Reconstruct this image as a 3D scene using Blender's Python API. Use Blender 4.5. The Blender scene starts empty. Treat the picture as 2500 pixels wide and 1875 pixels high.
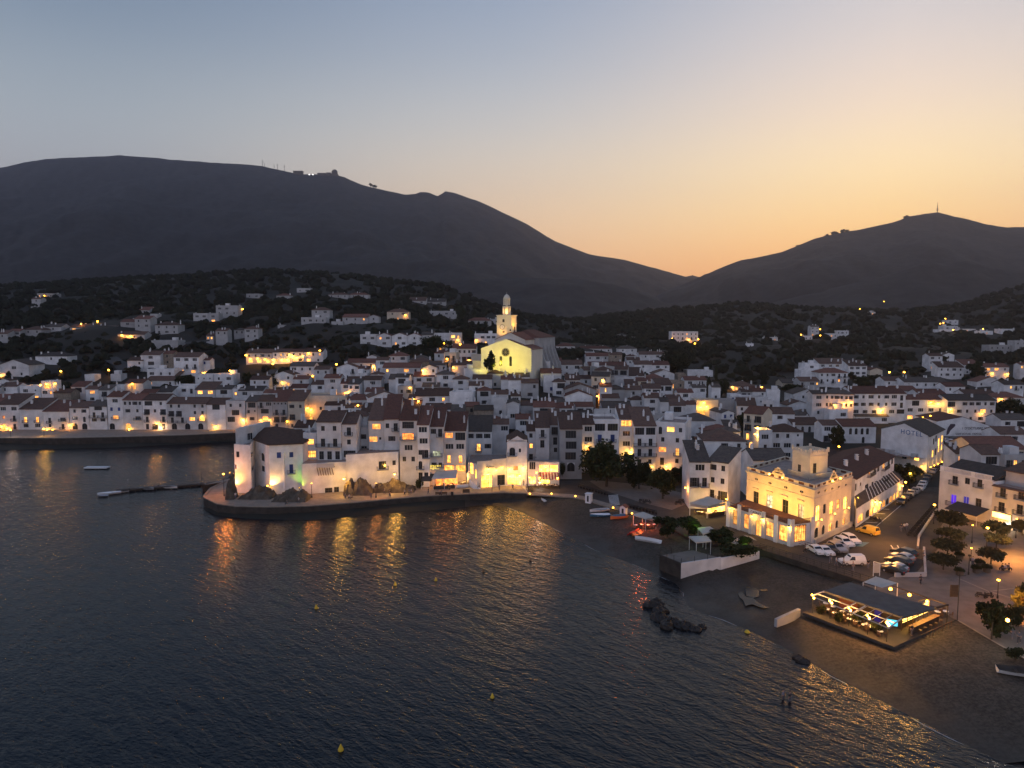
import bpy, bmesh, math, random
import numpy as np
from mathutils import Vector, noise
R = math.radians
rnd = random.Random(7)
scene = bpy.context.scene
col = scene.collection
W0, H0, F = 2500.0, 1875.0, 1720.0
CAMZ, PITCH = 46.0, R(5.0)
CP, SP = math.cos(PITCH), math.sin(PITCH)

# ---------------------------------------------------------------- camera
cd = bpy.data.cameras.new('camera'); cam = bpy.data.objects.new('camera', cd); col.objects.link(cam)
cam.location = (0, 0, CAMZ); cam.rotation_euler = (R(90) - PITCH, 0, 0)
cd.sensor_fit = 'HORIZONTAL'; cd.angle = 2 * math.atan(W0 / 2 / F); cd.clip_end = 60000; cd.clip_start = 1
scene.camera = cam
scene.view_settings.view_transform = 'Standard'; scene.view_settings.look = 'None'
scene.view_settings.exposure = 0.0; scene.view_settings.gamma = 1
scene.cycles.use_denoising = True
scene.cycles.max_bounces = 6; scene.cycles.diffuse_bounces = 3; scene.cycles.glossy_bounces = 3
scene.cycles.transparent_max_bounces = 6; scene.cycles.volume_bounces = 0
scene.cycles.sample_clamp_indirect = 9.0; scene.cycles.caustics_reflective = False

def ray(u, v):
    cx, cy = (u - W0 / 2) / F, (H0 / 2 - v) / F
    return (cx, CP + cy * SP, cy * CP - SP)
def P(u, v, z=0.0):                       # where the sight line through a photo pixel meets the level z
    dx, dy, dz = ray(u, v); t = (z - CAMZ) / dz
    return Vector((dx * t, dy * t, z))
def PD(u, v, d):                          # ... or the depth d
    dx, dy, dz = ray(u, v); t = d / dy
    return Vector((dx * t, d, CAMZ + dz * t))
def xy(pts, z=0.0): return [P(u, v, z).to_2d() for u, v in pts]

# ---------------------------------------------------------------- mesh builder
class MB:
    def __init__(s): s.v = []; s.f = []; s.m = []
    def face(s, pts, m=0):
        n = len(s.v); s.v += [tuple(p) for p in pts]; s.f.append(tuple(range(n, n + len(pts)))); s.m.append(m)
    def box(s, x0, x1, y0, y1, z0, z1, m=0):
        n = len(s.v)
        s.v += [(x0,y0,z0),(x1,y0,z0),(x1,y1,z0),(x0,y1,z0),(x0,y0,z1),(x1,y0,z1),(x1,y1,z1),(x0,y1,z1)]
        for q in ((0,3,2,1),(4,5,6,7),(0,1,5,4),(1,2,6,5),(2,3,7,6),(3,0,4,7)):
            s.f.append(tuple(n + i for i in q)); s.m.append(m)
    def prism(s, poly, z0, z1, m=0, mtop=None):    # poly counter-clockwise
        n = len(s.v); k = len(poly)
        a = sum(poly[i][0]*poly[(i+1)%k][1]-poly[(i+1)%k][0]*poly[i][1] for i in range(k))
        if a < 0: poly = poly[::-1]
        s.v += [(p[0], p[1], z0) for p in poly] + [(p[0], p[1], z1) for p in poly]
        s.f.append(tuple(range(n + k, n + 2 * k))); s.m.append(m if mtop is None else mtop)
        s.f.append(tuple(range(n + k - 1, n - 1, -1))); s.m.append(m)
        for i in range(k):
            j = (i + 1) % k; s.f.append((n + i, n + j, n + k + j, n + k + i)); s.m.append(m)
    def bar(s, a, b, r, m=0, sides=4, r2=None):
        a, b = Vector(a), Vector(b); d = (b - a)
        if d.length < 1e-6: return
        d.normalize(); up = Vector((0,0,1)) if abs(d.z) < .9 else Vector((1,0,0))
        e1 = d.cross(up).normalized(); e2 = d.cross(e1); r2 = r if r2 is None else r2
        n = len(s.v); off = math.pi / sides
        for c, rr in ((a, r), (b, r2)):
            for i in range(sides):
                t = 2 * math.pi * i / sides + off
                s.v.append(tuple(c + e1 * math.cos(t) * rr + e2 * math.sin(t) * rr))
        for i in range(sides):
            j = (i + 1) % sides; s.f.append((n+i, n+j, n+sides+j, n+sides+i)); s.m.append(m)
        s.f.append(tuple(n + sides + i for i in range(sides))); s.m.append(m)
        s.f.append(tuple(n + sides - 1 - i for i in range(sides))); s.m.append(m)
    def lathe(s, prof, c=(0,0), seg=8, m=0):       # prof [(r,z)...]
        n = len(s.v)
        for r, z in prof:
            for i in range(seg):
                t = 2 * math.pi * i / seg; s.v.append((c[0] + r * math.cos(t), c[1] + r * math.sin(t), z))
        for k in range(len(prof) - 1):
            for i in range(seg):
                j = (i + 1) % seg; b = n + k * seg
                s.f.append((b+i, b+j, b+seg+j, b+seg+i)); s.m.append(m)
        s.f.append(tuple(n + (len(prof)-1)*seg + i for i in range(seg))); s.m.append(m)
        s.f.append(tuple(n + seg - 1 - i for i in range(seg))); s.m.append(m)
    def ball(s, c, r, m=0, sq=(1,1,1), jit=0.0, rg=None, lvl=(6,8)):
        n = len(s.v); a, b = lvl
        for i in range(a + 1):
            ph = math.pi * i / a
            for j in range(b):
                th = 2 * math.pi * j / b
                k = r * (1 + (rg.uniform(-jit, jit) if rg else 0))
                s.v.append((c[0]+k*sq[0]*math.sin(ph)*math.cos(th), c[1]+k*sq[1]*math.sin(ph)*math.sin(th), c[2]+k*sq[2]*math.cos(ph)))
        for i in range(a):
            for j in range(b):
                q = (j + 1) % b
                s.f.append((n+i*b+j, n+(i+1)*b+j, n+(i+1)*b+q, n+i*b+q)); s.m.append(m)
    def mesh(s, name, mats, smooth=False):
        me = bpy.data.meshes.new(name); me.from_pydata(s.v, [], s.f)
        for m in (mats if isinstance(mats, (list, tuple)) else [mats]): me.materials.append(m)
        if any(s.m): me.polygons.foreach_set('material_index', s.m)
        if smooth: me.polygons.foreach_set('use_smooth', [True] * len(s.f))
        me.update(); return me
    def build(s, name, mats, parent=None, loc=None, rz=0, smooth=False):
        return link(name, s.mesh(name, mats, smooth), parent, loc, rz)
def link(name, data, parent=None, loc=None, rz=0):
    o = bpy.data.objects.new(name, data); col.objects.link(o)
    if parent: o.parent = parent
    if loc is not None: o.location = loc
    if rz: o.rotation_euler.z = rz
    return o
def tag(o, label=None, cat=None, group=None, kind=None):
    if label: o['label'] = label
    if cat: o['category'] = cat
    if group: o['group'] = group
    if kind: o['kind'] = kind
    return o
def empty(name, loc=(0,0,0), rz=0):
    o = link(name, None, None, loc, rz); o.empty_display_size = .5; return o
kids = {}
def copy_tree(o, parent=None):
    c = o.copy(); col.objects.link(c)
    if parent: c.parent = parent
    for ch in [x for x in o.children]: copy_tree(ch, c)
    return c

# ---------------------------------------------------------------- materials
def mat(name, base=(.5,.5,.5), rough=.8, nscale=0, namt=.25, col2=None, vary=0, emit=None, strength=0, bump=0, spec=.3, metal=0, detail=4, huevary=None):
    m = bpy.data.materials.new(name); m.use_nodes = True; nt = m.node_tree; N, L = nt.nodes, nt.links
    b = N['Principled BSDF']; b.inputs['Base Color'].default_value = (*base, 1); b.inputs['Roughness'].default_value = rough
    b.inputs['Specular IOR Level'].default_value = spec; b.inputs['Metallic'].default_value = metal
    out = None
    tc = N.new('ShaderNodeTexCoord')
    if nscale:
        n = N.new('ShaderNodeTexNoise'); n.inputs['Scale'].default_value = nscale; n.inputs['Detail'].default_value = detail
        L.new(tc.outputs['Object'], n.inputs['Vector'])
        r = N.new('ShaderNodeValToRGB'); c2 = col2 or tuple(c * (1 - namt) for c in base)
        r.color_ramp.elements[0].position = .35; r.color_ramp.elements[1].position = .65
        r.color_ramp.elements[0].color = (*c2, 1); r.color_ramp.elements[1].color = (*base, 1)
        L.new(n.outputs['Fac'], r.inputs['Fac']); out = r.outputs['Color']
        if bump:
            bp = N.new('ShaderNodeBump'); bp.inputs['Strength'].default_value = bump; bp.inputs['Distance'].default_value = .15
            L.new(n.outputs['Fac'], bp.inputs['Height']); L.new(bp.outputs['Normal'], b.inputs['Normal'])
    if vary or huevary:
        oi = N.new('ShaderNodeObjectInfo'); hv = N.new('ShaderNodeHueSaturation')
        mr = N.new('ShaderNodeMapRange'); mr.inputs[3].default_value = 1 - vary; mr.inputs[4].default_value = 1 + vary
        L.new(oi.outputs['Random'], mr.inputs[0]); L.new(mr.outputs[0], hv.inputs['Value'])
        if huevary:
            m2 = N.new('ShaderNodeMath'); m2.operation = 'MULTIPLY'; m2.inputs[1].default_value = 7.31
            m3 = N.new('ShaderNodeMath'); m3.operation = 'FRACT'; mr2 = N.new('ShaderNodeMapRange')
            mr2.inputs[3].default_value = huevary[0]; mr2.inputs[4].default_value = huevary[1]
            L.new(oi.outputs['Random'], m2.inputs[0]); L.new(m2.outputs[0], m3.inputs[0]); L.new(m3.outputs[0], mr2.inputs[0]); L.new(mr2.outputs[0], hv.inputs['Saturation'])
        if out: L.new(out, hv.inputs['Color'])
        else: hv.inputs['Color'].default_value = (*base, 1)
        out = hv.outputs['Color']
    if out: L.new(out, b.inputs['Base Color'])
    if emit:
        b.inputs['Emission Color'].default_value = (*emit, 1); b.inputs['Emission Strength'].default_value = strength
    return m
def lit(name, c1, c2, strength, scale=1.3):       # a lit room seen through its window: uneven lamp light
    m = bpy.data.materials.new(name); m.use_nodes = True; nt = m.node_tree; N, L = nt.nodes, nt.links
    b = N['Principled BSDF']; b.inputs['Base Color'].default_value = (.2,.15,.1,1); b.inputs['Roughness'].default_value = .3
    tc = N.new('ShaderNodeTexCoord'); mp = N.new('ShaderNodeVectorMath'); mp.operation = 'ADD'
    oi = N.new('ShaderNodeObjectInfo'); sc = N.new('ShaderNodeVectorMath'); sc.operation = 'SCALE'; sc.inputs[3].default_value = 60
    cx = N.new('ShaderNodeCombineXYZ')
    for i in range(3): L.new(oi.outputs['Random'], cx.inputs[i])
    L.new(cx.outputs[0], sc.inputs[0]); L.new(tc.outputs['Object'], mp.inputs[0]); L.new(sc.outputs[0], mp.inputs[1])
    n = N.new('ShaderNodeTexNoise'); n.inputs['Scale'].default_value = scale; n.inputs['Detail'].default_value = 3
    L.new(mp.outputs[0], n.inputs['Vector'])
    r = N.new('ShaderNodeValToRGB'); e = r.color_ramp.elements
    e[0].position = .36; e[0].color = (*c2, 1); e[1].position = .66; e[1].color = (*c1, 1)
    L.new(n.outputs['Fac'], r.inputs['Fac']); L.new(r.outputs['Color'], b.inputs['Emission Color'])
    mr = N.new('ShaderNodeMapRange'); mr.inputs[3].default_value = strength * .45; mr.inputs[4].default_value = strength * 1.35
    L.new(oi.outputs['Random'], mr.inputs[0]); L.new(mr.outputs[0], b.inputs['Emission Strength'])
    return m
def roofmat(name, c1, c2, period=.42):
    m = bpy.data.materials.new(name); m.use_nodes = True; nt = m.node_tree; N, L = nt.nodes, nt.links
    b = N['Principled BSDF']; b.inputs['Roughness'].default_value = .9; b.inputs['Specular IOR Level'].default_value = .15
    tc = N.new('ShaderNodeTexCoord')
    n = N.new('ShaderNodeTexNoise'); n.inputs['Scale'].default_value = 1.1; n.inputs['Detail'].default_value = 6; n.inputs['Roughness'].default_value = .7
    L.new(tc.outputs['Object'], n.inputs['Vector'])
    w = N.new('ShaderNodeTexWave'); w.inputs['Scale'].default_value = .314 / period; w.inputs['Distortion'].default_value = .6; w.bands_direction = 'X'
    w.inputs['Detail'].default_value = 1
    L.new(tc.outputs['Object'], w.inputs['Vector'])
    r = N.new('ShaderNodeValToRGB'); r.color_ramp.elements[0].position = .3; r.color_ramp.elements[1].position = .7
    r.color_ramp.elements[0].color = (*c2, 1); r.color_ramp.elements[1].color = (*c1, 1)
    L.new(n.outputs['Fac'], r.inputs['Fac'])
    oi = N.new('ShaderNodeObjectInfo'); hv = N.new('ShaderNodeHueSaturation')
    mr = N.new('ShaderNodeMapRange'); mr.inputs[3].default_value = .7; mr.inputs[4].default_value = 1.35
    L.new(oi.outputs['Random'], mr.inputs[0]); L.new(mr.outputs[0], hv.inputs['Value']); L.new(r.outputs['Color'], hv.inputs['Color'])
    L.new(hv.outputs['Color'], b.inputs['Base Color'])
    bp = N.new('ShaderNodeBump'); bp.inputs['Strength'].default_value = .7; bp.inputs['Distance'].default_value = .12
    L.new(w.outputs['Fac'], bp.inputs['Height']); L.new(bp.outputs['Normal'], b.inputs['Normal'])
    return m
M = {
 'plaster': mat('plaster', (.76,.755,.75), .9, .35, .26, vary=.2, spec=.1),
 'cream': mat('cream_plaster', (.66,.58,.46), .9, .4, .2, vary=.1, spec=.1),
 'stone': mat('stone', (.34,.28,.22), .9, 1.2, .4, vary=.12, bump=.4),
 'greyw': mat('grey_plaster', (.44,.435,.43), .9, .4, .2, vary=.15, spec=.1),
 'churchw': mat('church_plaster', (.74,.7,.6), .9, .25, .14, spec=.1),
 'tile': roofmat('brown_tile', (.15,.088,.064), (.075,.05,.042)),
 'redtile': roofmat('red_tile', (.2,.088,.062), (.1,.054,.044)),
 'greytile': roofmat('grey_tile', (.12,.098,.082), (.06,.052,.047)),
 'terrace': mat('terrace_tile', (.3,.24,.21), .85, 1.2, .3, vary=.2),
 'glass': mat('dark_glass', (.02,.025,.03), .12, spec=.5),
 'shutter': mat('dark_shutter', (.035,.035,.045), .6, vary=.4),
 'blue': mat('blue_shutter', (.03,.06,.2), .6, vary=.2),
 'frame': mat('window_frame', (.1,.09,.085), .6),
 'wframe': mat('white_frame', (.6,.6,.6), .6),
 'iron': mat('black_iron', (.02,.02,.02), .5),
 'wood': mat('wood', (.12,.07,.04), .7, 3, .3),
 'lit': lit('lit_room', (1,.47,.09), (.55,.13,.015), 3.2),
 'lity': lit('lit_shop', (1,.58,.1), (.6,.19,.02), 6.5, 1.0),
 'litr': lit('lit_red_room', (1,.36,.06), (.45,.07,.01), 2.6),
 'litw': lit('lit_pale_room', (.8,.85,.55), (.15,.16,.1), 1.6),
 'bulb': mat('glowing_bulb', (1,.8,.4), .4, emit=(1,.43,.03), strength=20),
 'bulbw': mat('white_bulb', (1,1,1), .4, emit=(.95,.88,1), strength=9),
 'sand': mat('sand', (.085,.073,.058), .95, .5, .3, detail=8, bump=.3),
 'soil': mat('hill_scrub', (.032,.03,.022), .95, .06, .45, detail=9, bump=.5),
 'paving': mat('paving', (.17,.15,.13), .85, .6, .25, detail=8),
 'asphalt': mat('asphalt', (.06,.056,.052), .85, .4, .3, detail=8),
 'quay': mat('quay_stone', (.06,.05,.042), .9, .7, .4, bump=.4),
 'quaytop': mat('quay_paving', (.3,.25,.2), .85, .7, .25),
 'rock': mat('rock', (.13,.105,.08), .95, .8, .5, bump=.8),
 'wetrock': mat('wet_rock', (.032,.028,.025), .6, .8, .5, bump=.8),
 'paint': mat('road_paint', (.6,.6,.58), .7, 2, .25),
 'leaf': mat('foliage', (.04,.05,.022), .9, .5, .45, vary=.25, spec=.1),
 'leaf2': mat('olive_foliage', (.055,.06,.035), .9, .5, .4, vary=.25, spec=.1),
 'bark': mat('bark', (.07,.055,.04), .9, 3, .3),
 'canvas': mat('canvas_awning', (.5,.47,.42), .9, .5, .15),
 'dkcanvas': mat('dark_awning', (.05,.05,.055), .9, .5, .2),
 'redcanvas': mat('red_awning', (.25,.05,.04), .9, 1, .3),
 'white': mat('white_paint', (.75,.75,.75), .4, vary=.05, spec=.4),
 'bluep': mat('blue_paint', (.06,.16,.25), .5, spec=.4),
 'redp': mat('red_plastic', (.5,.03,.02), .45),
 'orangep': mat('orange_plastic', (.55,.2,.06), .45),
 'yellowp': mat('yellow_plastic', (.6,.4,.03), .5),
 'silver': mat('silver_paint', (.42,.42,.44), .35, metal=.6),
 'black': mat('black_paint', (.02,.02,.022), .3, spec=.5),
 'vanp': mat('van_yellow', (.62,.4,.06), .4),
 'rubber': mat('rubber', (.015,.015,.015), .8),
 'skin': mat('skin', (.4,.24,.17), .6),
 'cloth': mat('clothing', (.1,.1,.12), .9, vary=.9),
 'clothl': mat('light_clothing', (.5,.48,.46), .9, vary=.3),
 'hair': mat('hair', (.03,.02,.015), .7),
}

def shore_sand():                        # dry sand, a dark wet band by the water, weed and pebbles
    m = M['sand']; nt = m.node_tree; N, L = nt.nodes, nt.links; b = N['Principled BSDF']; tc = N.new('ShaderNodeTexCoord'); sp = N.new('ShaderNodeSeparateXYZ'); L.new(tc.outputs['Object'], sp.inputs[0])
    src = b.inputs['Base Color'].links[0].from_socket
    nz = N.new('ShaderNodeTexNoise'); nz.inputs['Scale'].default_value = .25; nz.inputs['Detail'].default_value = 6; L.new(tc.outputs['Object'], nz.inputs['Vector'])
    ad = N.new('ShaderNodeMath'); ad.operation = 'MULTIPLY_ADD'; ad.inputs[1].default_value = -1.6; L.new(nz.outputs['Fac'], ad.inputs[0]); L.new(sp.outputs['Z'], ad.inputs[2])
    wet = N.new('ShaderNodeMapRange'); wet.inputs[1].default_value = -.7; wet.inputs[2].default_value = .35; L.new(ad.outputs[0], wet.inputs[0])
    mx = N.new('ShaderNodeMix'); mx.data_type = 'RGBA'; mx.inputs[6].default_value = (.022,.02,.018,1); L.new(wet.outputs[0], mx.inputs[0]); L.new(src, mx.inputs[7])
    p = N.new('ShaderNodeTexNoise'); p.inputs['Scale'].default_value = 2.2; p.inputs['Detail'].default_value = 5; p.inputs['Roughness'].default_value = .75; L.new(tc.outputs['Object'], p.inputs['Vector'])
    r = N.new('ShaderNodeValToRGB'); r.color_ramp.elements[0].position = .38; r.color_ramp.elements[1].position = .62; r.color_ramp.elements[0].color = (.45,.43,.4,1); r.color_ramp.elements[1].color = (1.25,1.22,1.18,1); L.new(p.outputs['Fac'], r.inputs['Fac'])
    ml = N.new('ShaderNodeMix'); ml.data_type = 'RGBA'; ml.blend_type = 'MULTIPLY'; ml.inputs[0].default_value = 1; L.new(mx.outputs[2], ml.inputs[6]); L.new(r.outputs['Color'], ml.inputs[7]); L.new(ml.outputs[2], b.inputs['Base Color'])
    rg = N.new('ShaderNodeMapRange'); rg.inputs[3].default_value = .45; rg.inputs[4].default_value = .95; L.new(wet.outputs[0], rg.inputs[0]); L.new(rg.outputs[0], b.inputs['Roughness'])
shore_sand()
# ---------------------------------------------------------------- sky
SUNAZ, SUNEL = 28.0, -1.5          # the sun has just set behind the saddle
def sky():
    w = bpy.data.worlds.new('World'); scene.world = w; w.use_nodes = True
    nt = w.node_tree; N, L = nt.nodes, nt.links; bg = N['Background']
    tc = N.new('ShaderNodeTexCoord'); sep = N.new('ShaderNodeSeparateXYZ'); L.new(tc.outputs['Generated'], sep.inputs[0])
    def math_(op, a=None, b=None):
        n = N.new('ShaderNodeMath'); n.operation = op
        for i, q in enumerate((a, b)):
            if q is None: continue
            if isinstance(q, (int, float)): n.inputs[i].default_value = q
            else: L.new(q, n.inputs[i])
        return n.outputs[0]
    el = math_('ARCSINE', sep.outputs['Z'])                       # elevation in radians
    e = math_('DIVIDE', el, R(60))
    sx, sy = math.sin(R(SUNAZ)), math.cos(R(SUNAZ))
    hl = math_('SQRT', math_('ADD', math_('MULTIPLY', sep.outputs['X'], sep.outputs['X']), math_('MULTIPLY', sep.outputs['Y'], sep.outputs['Y'])))
    ca = math_('DIVIDE', math_('ADD', math_('MULTIPLY', sep.outputs['X'], sx), math_('MULTIPLY', sep.outputs['Y'], sy)), math_('MAXIMUM', hl, .001))
    az = math_('DIVIDE', math_('ARCCOSINE', math_('MINIMUM', math_('MAXIMUM', ca, -1.0), 1.0)), math.pi)   # 0 at the sunset, 1 opposite
    def ramp(stops):
        r = N.new('ShaderNodeValToRGB'); r.color_ramp.interpolation = 'B_SPLINE'
        el_ = r.color_ramp.elements
        while len(el_) < len(stops): el_.new(.5)
        for q, (p, c) in zip(el_, stops): q.position = p; q.color = (*[(x / 255 / 12.92 if x < 10.3 else ((x / 255 + .055) / 1.055) ** 2.4) for x in c], 1)
        L.new(e, r.inputs['Fac']); return r.outputs['Color']
    return w, bg, N, L, ramp, az, math_, el
w, bg, N_, L_, ramp_, az_, math_, el_ = sky()
near = ramp_([(0, (218,138,98)), (.06, (246,172,100)), (.12, (254,212,138)), (.18, (254,229,174)), (.25, (234,212,190)), (.33, (206,198,195)), (.42, (180,182,190)), (.6, (136,148,170)), (1, (85,105,140))])
mid  = ramp_([(0, (208,146,118)), (.06, (230,174,124)), (.12, (230,194,154)), (.18, (216,198,174)), (.25, (190,189,186)), (.33, (158,167,179)), (.42, (134,149,171)), (.6, (108,130,158)), (1, (66,92,130))])
left_ = ramp_([(0, (160,145,145)), (.1, (162,155,156)), (.18, (162,166,172)), (.25, (152,162,170)), (.33, (121,137,155)), (.42, (97,117,141)), (.6, (84,104,136)), (1, (56,78,112))])
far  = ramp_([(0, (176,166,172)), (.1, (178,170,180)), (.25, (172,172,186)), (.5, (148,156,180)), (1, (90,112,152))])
def mixc(f, a, b):
    m = N_.new('ShaderNodeMix'); m.data_type = 'RGBA'; L_.new(f, m.inputs[0]); L_.new(a, m.inputs[6]); L_.new(b, m.inputs[7]); return m.outputs[2]
def mr_(v, a, b):
    m = N_.new('ShaderNodeMapRange'); m.interpolation_type = 'SMOOTHSTEP'; m.inputs[1].default_value = a; m.inputs[2].default_value = b; L_.new(v, m.inputs[0]); return m.outputs[0]
vs_ = N_.new('ShaderNodeVectorMath'); vs_.operation = 'SCALE'; vs_.inputs[3].default_value = 1.2; L_.new(far, vs_.inputs[0])   # unseen eastern sky, brightened beyond real dusk as added fill for the facades
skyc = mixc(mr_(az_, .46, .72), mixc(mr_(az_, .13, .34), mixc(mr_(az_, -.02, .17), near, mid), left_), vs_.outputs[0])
# a little of the physical sky for the light that comes from all round
nish = N_.new('ShaderNodeTexSky'); nish.sky_type = 'NISHITA'; nish.sun_disc = False
nish.sun_elevation = R(1.0); nish.sun_rotation = R(SUNAZ); nish.altitude = 50
bg2 = N_.new('ShaderNodeBackground'); L_.new(nish.outputs[0], bg2.inputs['Color']); bg2.inputs['Strength'].default_value = .01
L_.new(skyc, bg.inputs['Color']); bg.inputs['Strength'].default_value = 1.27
ad = N_.new('ShaderNodeAddShader'); L_.new(bg.outputs[0], ad.inputs[0]); L_.new(bg2.outputs[0], ad.inputs[1])
L_.new(ad.outputs[0], N_['World Output'].inputs['Surface'])
sl = bpy.data.lights.new('sun', 'SUN'); sl.energy = .04; sl.angle = R(20); sl.color = (1,.7,.45)
so = bpy.data.objects.new('sun', sl); col.objects.link(so); so.rotation_euler = (R(87), 0, R(180 - SUNAZ))

# ---------------------------------------------------------------- coast and terrain
COAST = [(-900,1128),(-300,1112),(0,1099),(300,1092),(575,1077),(650,1088),(556,1168),(500,1220),(499,1243),(527,1258),(600,1266),(760,1270),(900,1258),(1050,1246),(1189,1232)]
BEACH = [(1237,1237),(1276,1251),(1310,1268),(1358,1292),(1400,1312),(1458,1343),(1503,1362),(1560,1382),(1605,1402),(1650,1425),(1672,1450),(1678,1478),(1720,1498),(1763,1512),(1820,1535),(1910,1578),(2034,1650),(2204,1738),(2373,1825),(2486,1880),(2800,2030)]
cw = xy(COAST); bw = xy(BEACH)
LAND = [(p.x, p.y) for p in cw + bw] + [(400, 60), (2500, 60), (2500, 3000), (-2500, 3000), (-2500, cw[0].y)]
CTRL = [  # photo column, depth, height
 (-700,262,3),(-300,262,3),(0,262,3),(300,264,3),(560,270,3),(700,262,3),(-700,285,5),(0,285,5),(300,285,5),(560,285,5),(700,285,6),
 (520,178,2),(600,170,2),(700,172,2),(900,180,2),(1100,188,2),(1300,190,2),(1500,190,2),(1700,172,2),(1900,150,2),(2100,130,2),(2300,110,2),(2500,96,2),(2700,90,2),
 (700,205,4.5),(900,212,5),(1100,222,5.5),(1300,220,3.5),(1500,215,3),(1700,210,3),(750,235,8),(950,245,9),(1100,260,14),(1240,300,26),(1120,300,22),(1400,300,20),(1400,255,11),(1250,250,12),
 (1600,270,9),(1600,340,11),(1800,250,3.5),(2000,190,2.4),(2000,165,2.1),(2300,185,2.4),(2300,160,2.1),(2500,160,2.1),(2500,190,2.6),(2700,170,2.4),(2000,240,3.5),(2300,250,4),(2000,330,6.5),(2400,330,7),(2700,330,8),
 (2200,420,13),(2480,430,15),(2480,520,22),(2250,480,18),(1800,450,12),(2000,450,12),(2000,600,25),(2300,700,35),(2480,700,42),(2800,600,40),
 (1500,450,17),(1650,560,29),(1900,580,27),(1514,850,54),(1640,900,62),(1808,900,69),(2000,900,62),(2300,950,60),(2480,900,90),(2800,900,120),
 (-500,360,22),(0,360,22),(300,360,21),(560,345,16),(700,330,14),(820,320,16),(0,450,41),(300,450,40.5),(600,450,40),(850,450,40),(1000,390,30),(1100,360,28),
 (500,500,50),(0,600,66),(300,600,64),(650,600,64),(900,540,56),(1100,480,44),(1200,420,32),(1300,450,24),(1350,600,28),
 (0,800,80),(300,820,93),(650,800,103),(850,800,98),(960,780,90),(1075,760,84),(1200,750,60),(1350,850,45),(-600,800,78),(-600,500,55),
 (0,1150,60),(650,1150,60),(1100,1150,40),(1500,1150,30),(1900,1150,30),(2400,1200,60),(-600,1150,60),(2800,1200,60)]
cp = np.array([((u - 1250) / F * d, d, z) for u, d, z in CTRL])
def _phi(r): return r
_A = np.sqrt(((cp[:,None,:2] - cp[None,:,:2]) ** 2).sum(2)) + np.eye(len(cp)) * 1.0
_n = len(cp); _K = np.zeros((_n + 1, _n + 1)); _K[:_n,:_n] = _A; _K[:_n,_n] = 1; _K[_n,:_n] = 1
_wts = np.linalg.solve(_K, np.append(cp[:,2], 0))
_lp = np.array(LAND); _cl = np.array([(p.x, p.y) for p in cw + bw])
def inside(pts, poly):
    x, y = pts[:,0], pts[:,1]; r = np.zeros(len(pts), bool); n = len(poly); j = n - 1
    for i in range(n):
        xi, yi = poly[i]; xj, yj = poly[j]
        c = ((yi > y) != (yj > y)) & (x < (xj - xi) * (y - yi) / ((yj - yi) if yj != yi else 1e-9) + xi); r ^= c; j = i
    return r
def seg_dist(pts, line):
    d = np.full(len(pts), 1e9)
    for a, b in zip(line[:-1], line[1:]):
        ab = b - a; t = np.clip(((pts - a) @ ab) / (ab @ ab), 0, 1); d = np.minimum(d, np.linalg.norm(pts - (a + t[:,None] * ab), axis=1))
    return d
STREAM = np.array([tuple(p) for p in xy([(1668,1440),(1690,1408),(1790,1375),(1868,1352),(1940,1345),(2112,1398),(2030,1478),(1960,1500),(1925,1530),(1850,1515),(1765,1490),(1690,1470)], 1.0)])
PENQ = [(549,1176),(512,1193),(496,1211),(497,1216),(530,1232),(576,1237.5),(660,1239),(759,1236.5),(870,1228),(960,1219),(1045,1212),(1141,1207.5),(1230,1204),(1286,1206)]
PENP = np.array([tuple(p) for p in xy(PENQ, 2.0)] + [(5, 196), (-8, 215), (-60, 220), (-78, 200), (-84, 188)])
FARQ = [(-700,1092),(-300,1080),(0,1070),(150,1070.5),(300,1067),(450,1063),(575,1057),(665,1056)]
FARP = np.array([tuple(p) for p in xy(FARQ, 3.0)] + [(-84, 305), (-300, 305), (-420, 300)])
def TV(pts):
    pts = np.asarray(pts, float).reshape(-1, 2)
    out = np.empty(len(pts))
    for k in range(0, len(pts), 20000):
        p = pts[k:k+20000]
        z = np.sqrt(((p[:,None,:] - cp[None,:,:2]) ** 2).sum(2)) @ _wts[:_n] + _wts[_n]
        s = seg_dist(p, _cl); ins = inside(p, LAND)
        nearshore = np.clip((p[:,1] - 150) / 60, 0, 1)
        z = np.where((p[:,1] < 190) & (p[:,0] > -60), np.minimum(z, 2.0 + np.clip((p[:,1] - 178) / 12, 0, 1) * 50), z)
        z = np.maximum(z, 1.7)
        z = np.minimum(z, np.where(ins, .02 + s * .13 + np.maximum(s - 28, 0), -.15 * s))
        st = inside(p, STREAM); sd = seg_dist(p, np.vstack([STREAM, STREAM[:1]]))
        z = np.where(st, np.minimum(z, np.maximum(.12 + .0 * s, np.minimum(z, .55 + .035 * np.clip(s - 5, 0, 40)) - np.clip(sd / 4, 0, 1) * .25)), z)
        z = np.where(inside(p, PENP), np.minimum(z, 1.4), z); z = np.where(inside(p, FARP), np.minimum(z, 2.4), z)
        out[k:k+20000] = np.maximum(z, -4)
    return out
_yg = np.concatenate([np.arange(70, 200, 1.0), np.arange(200, 330, 2.5), np.geomspace(330, 1150, 90)])
_ug = np.linspace(-900, 3100, 420)
_X = (_ug[None,:] - 1250) / F * _yg[:,None]; _Y = np.repeat(_yg[:,None], len(_ug), 1)
_Z = TV(np.stack([_X.ravel(), _Y.ravel()], 1)).reshape(_X.shape)
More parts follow.
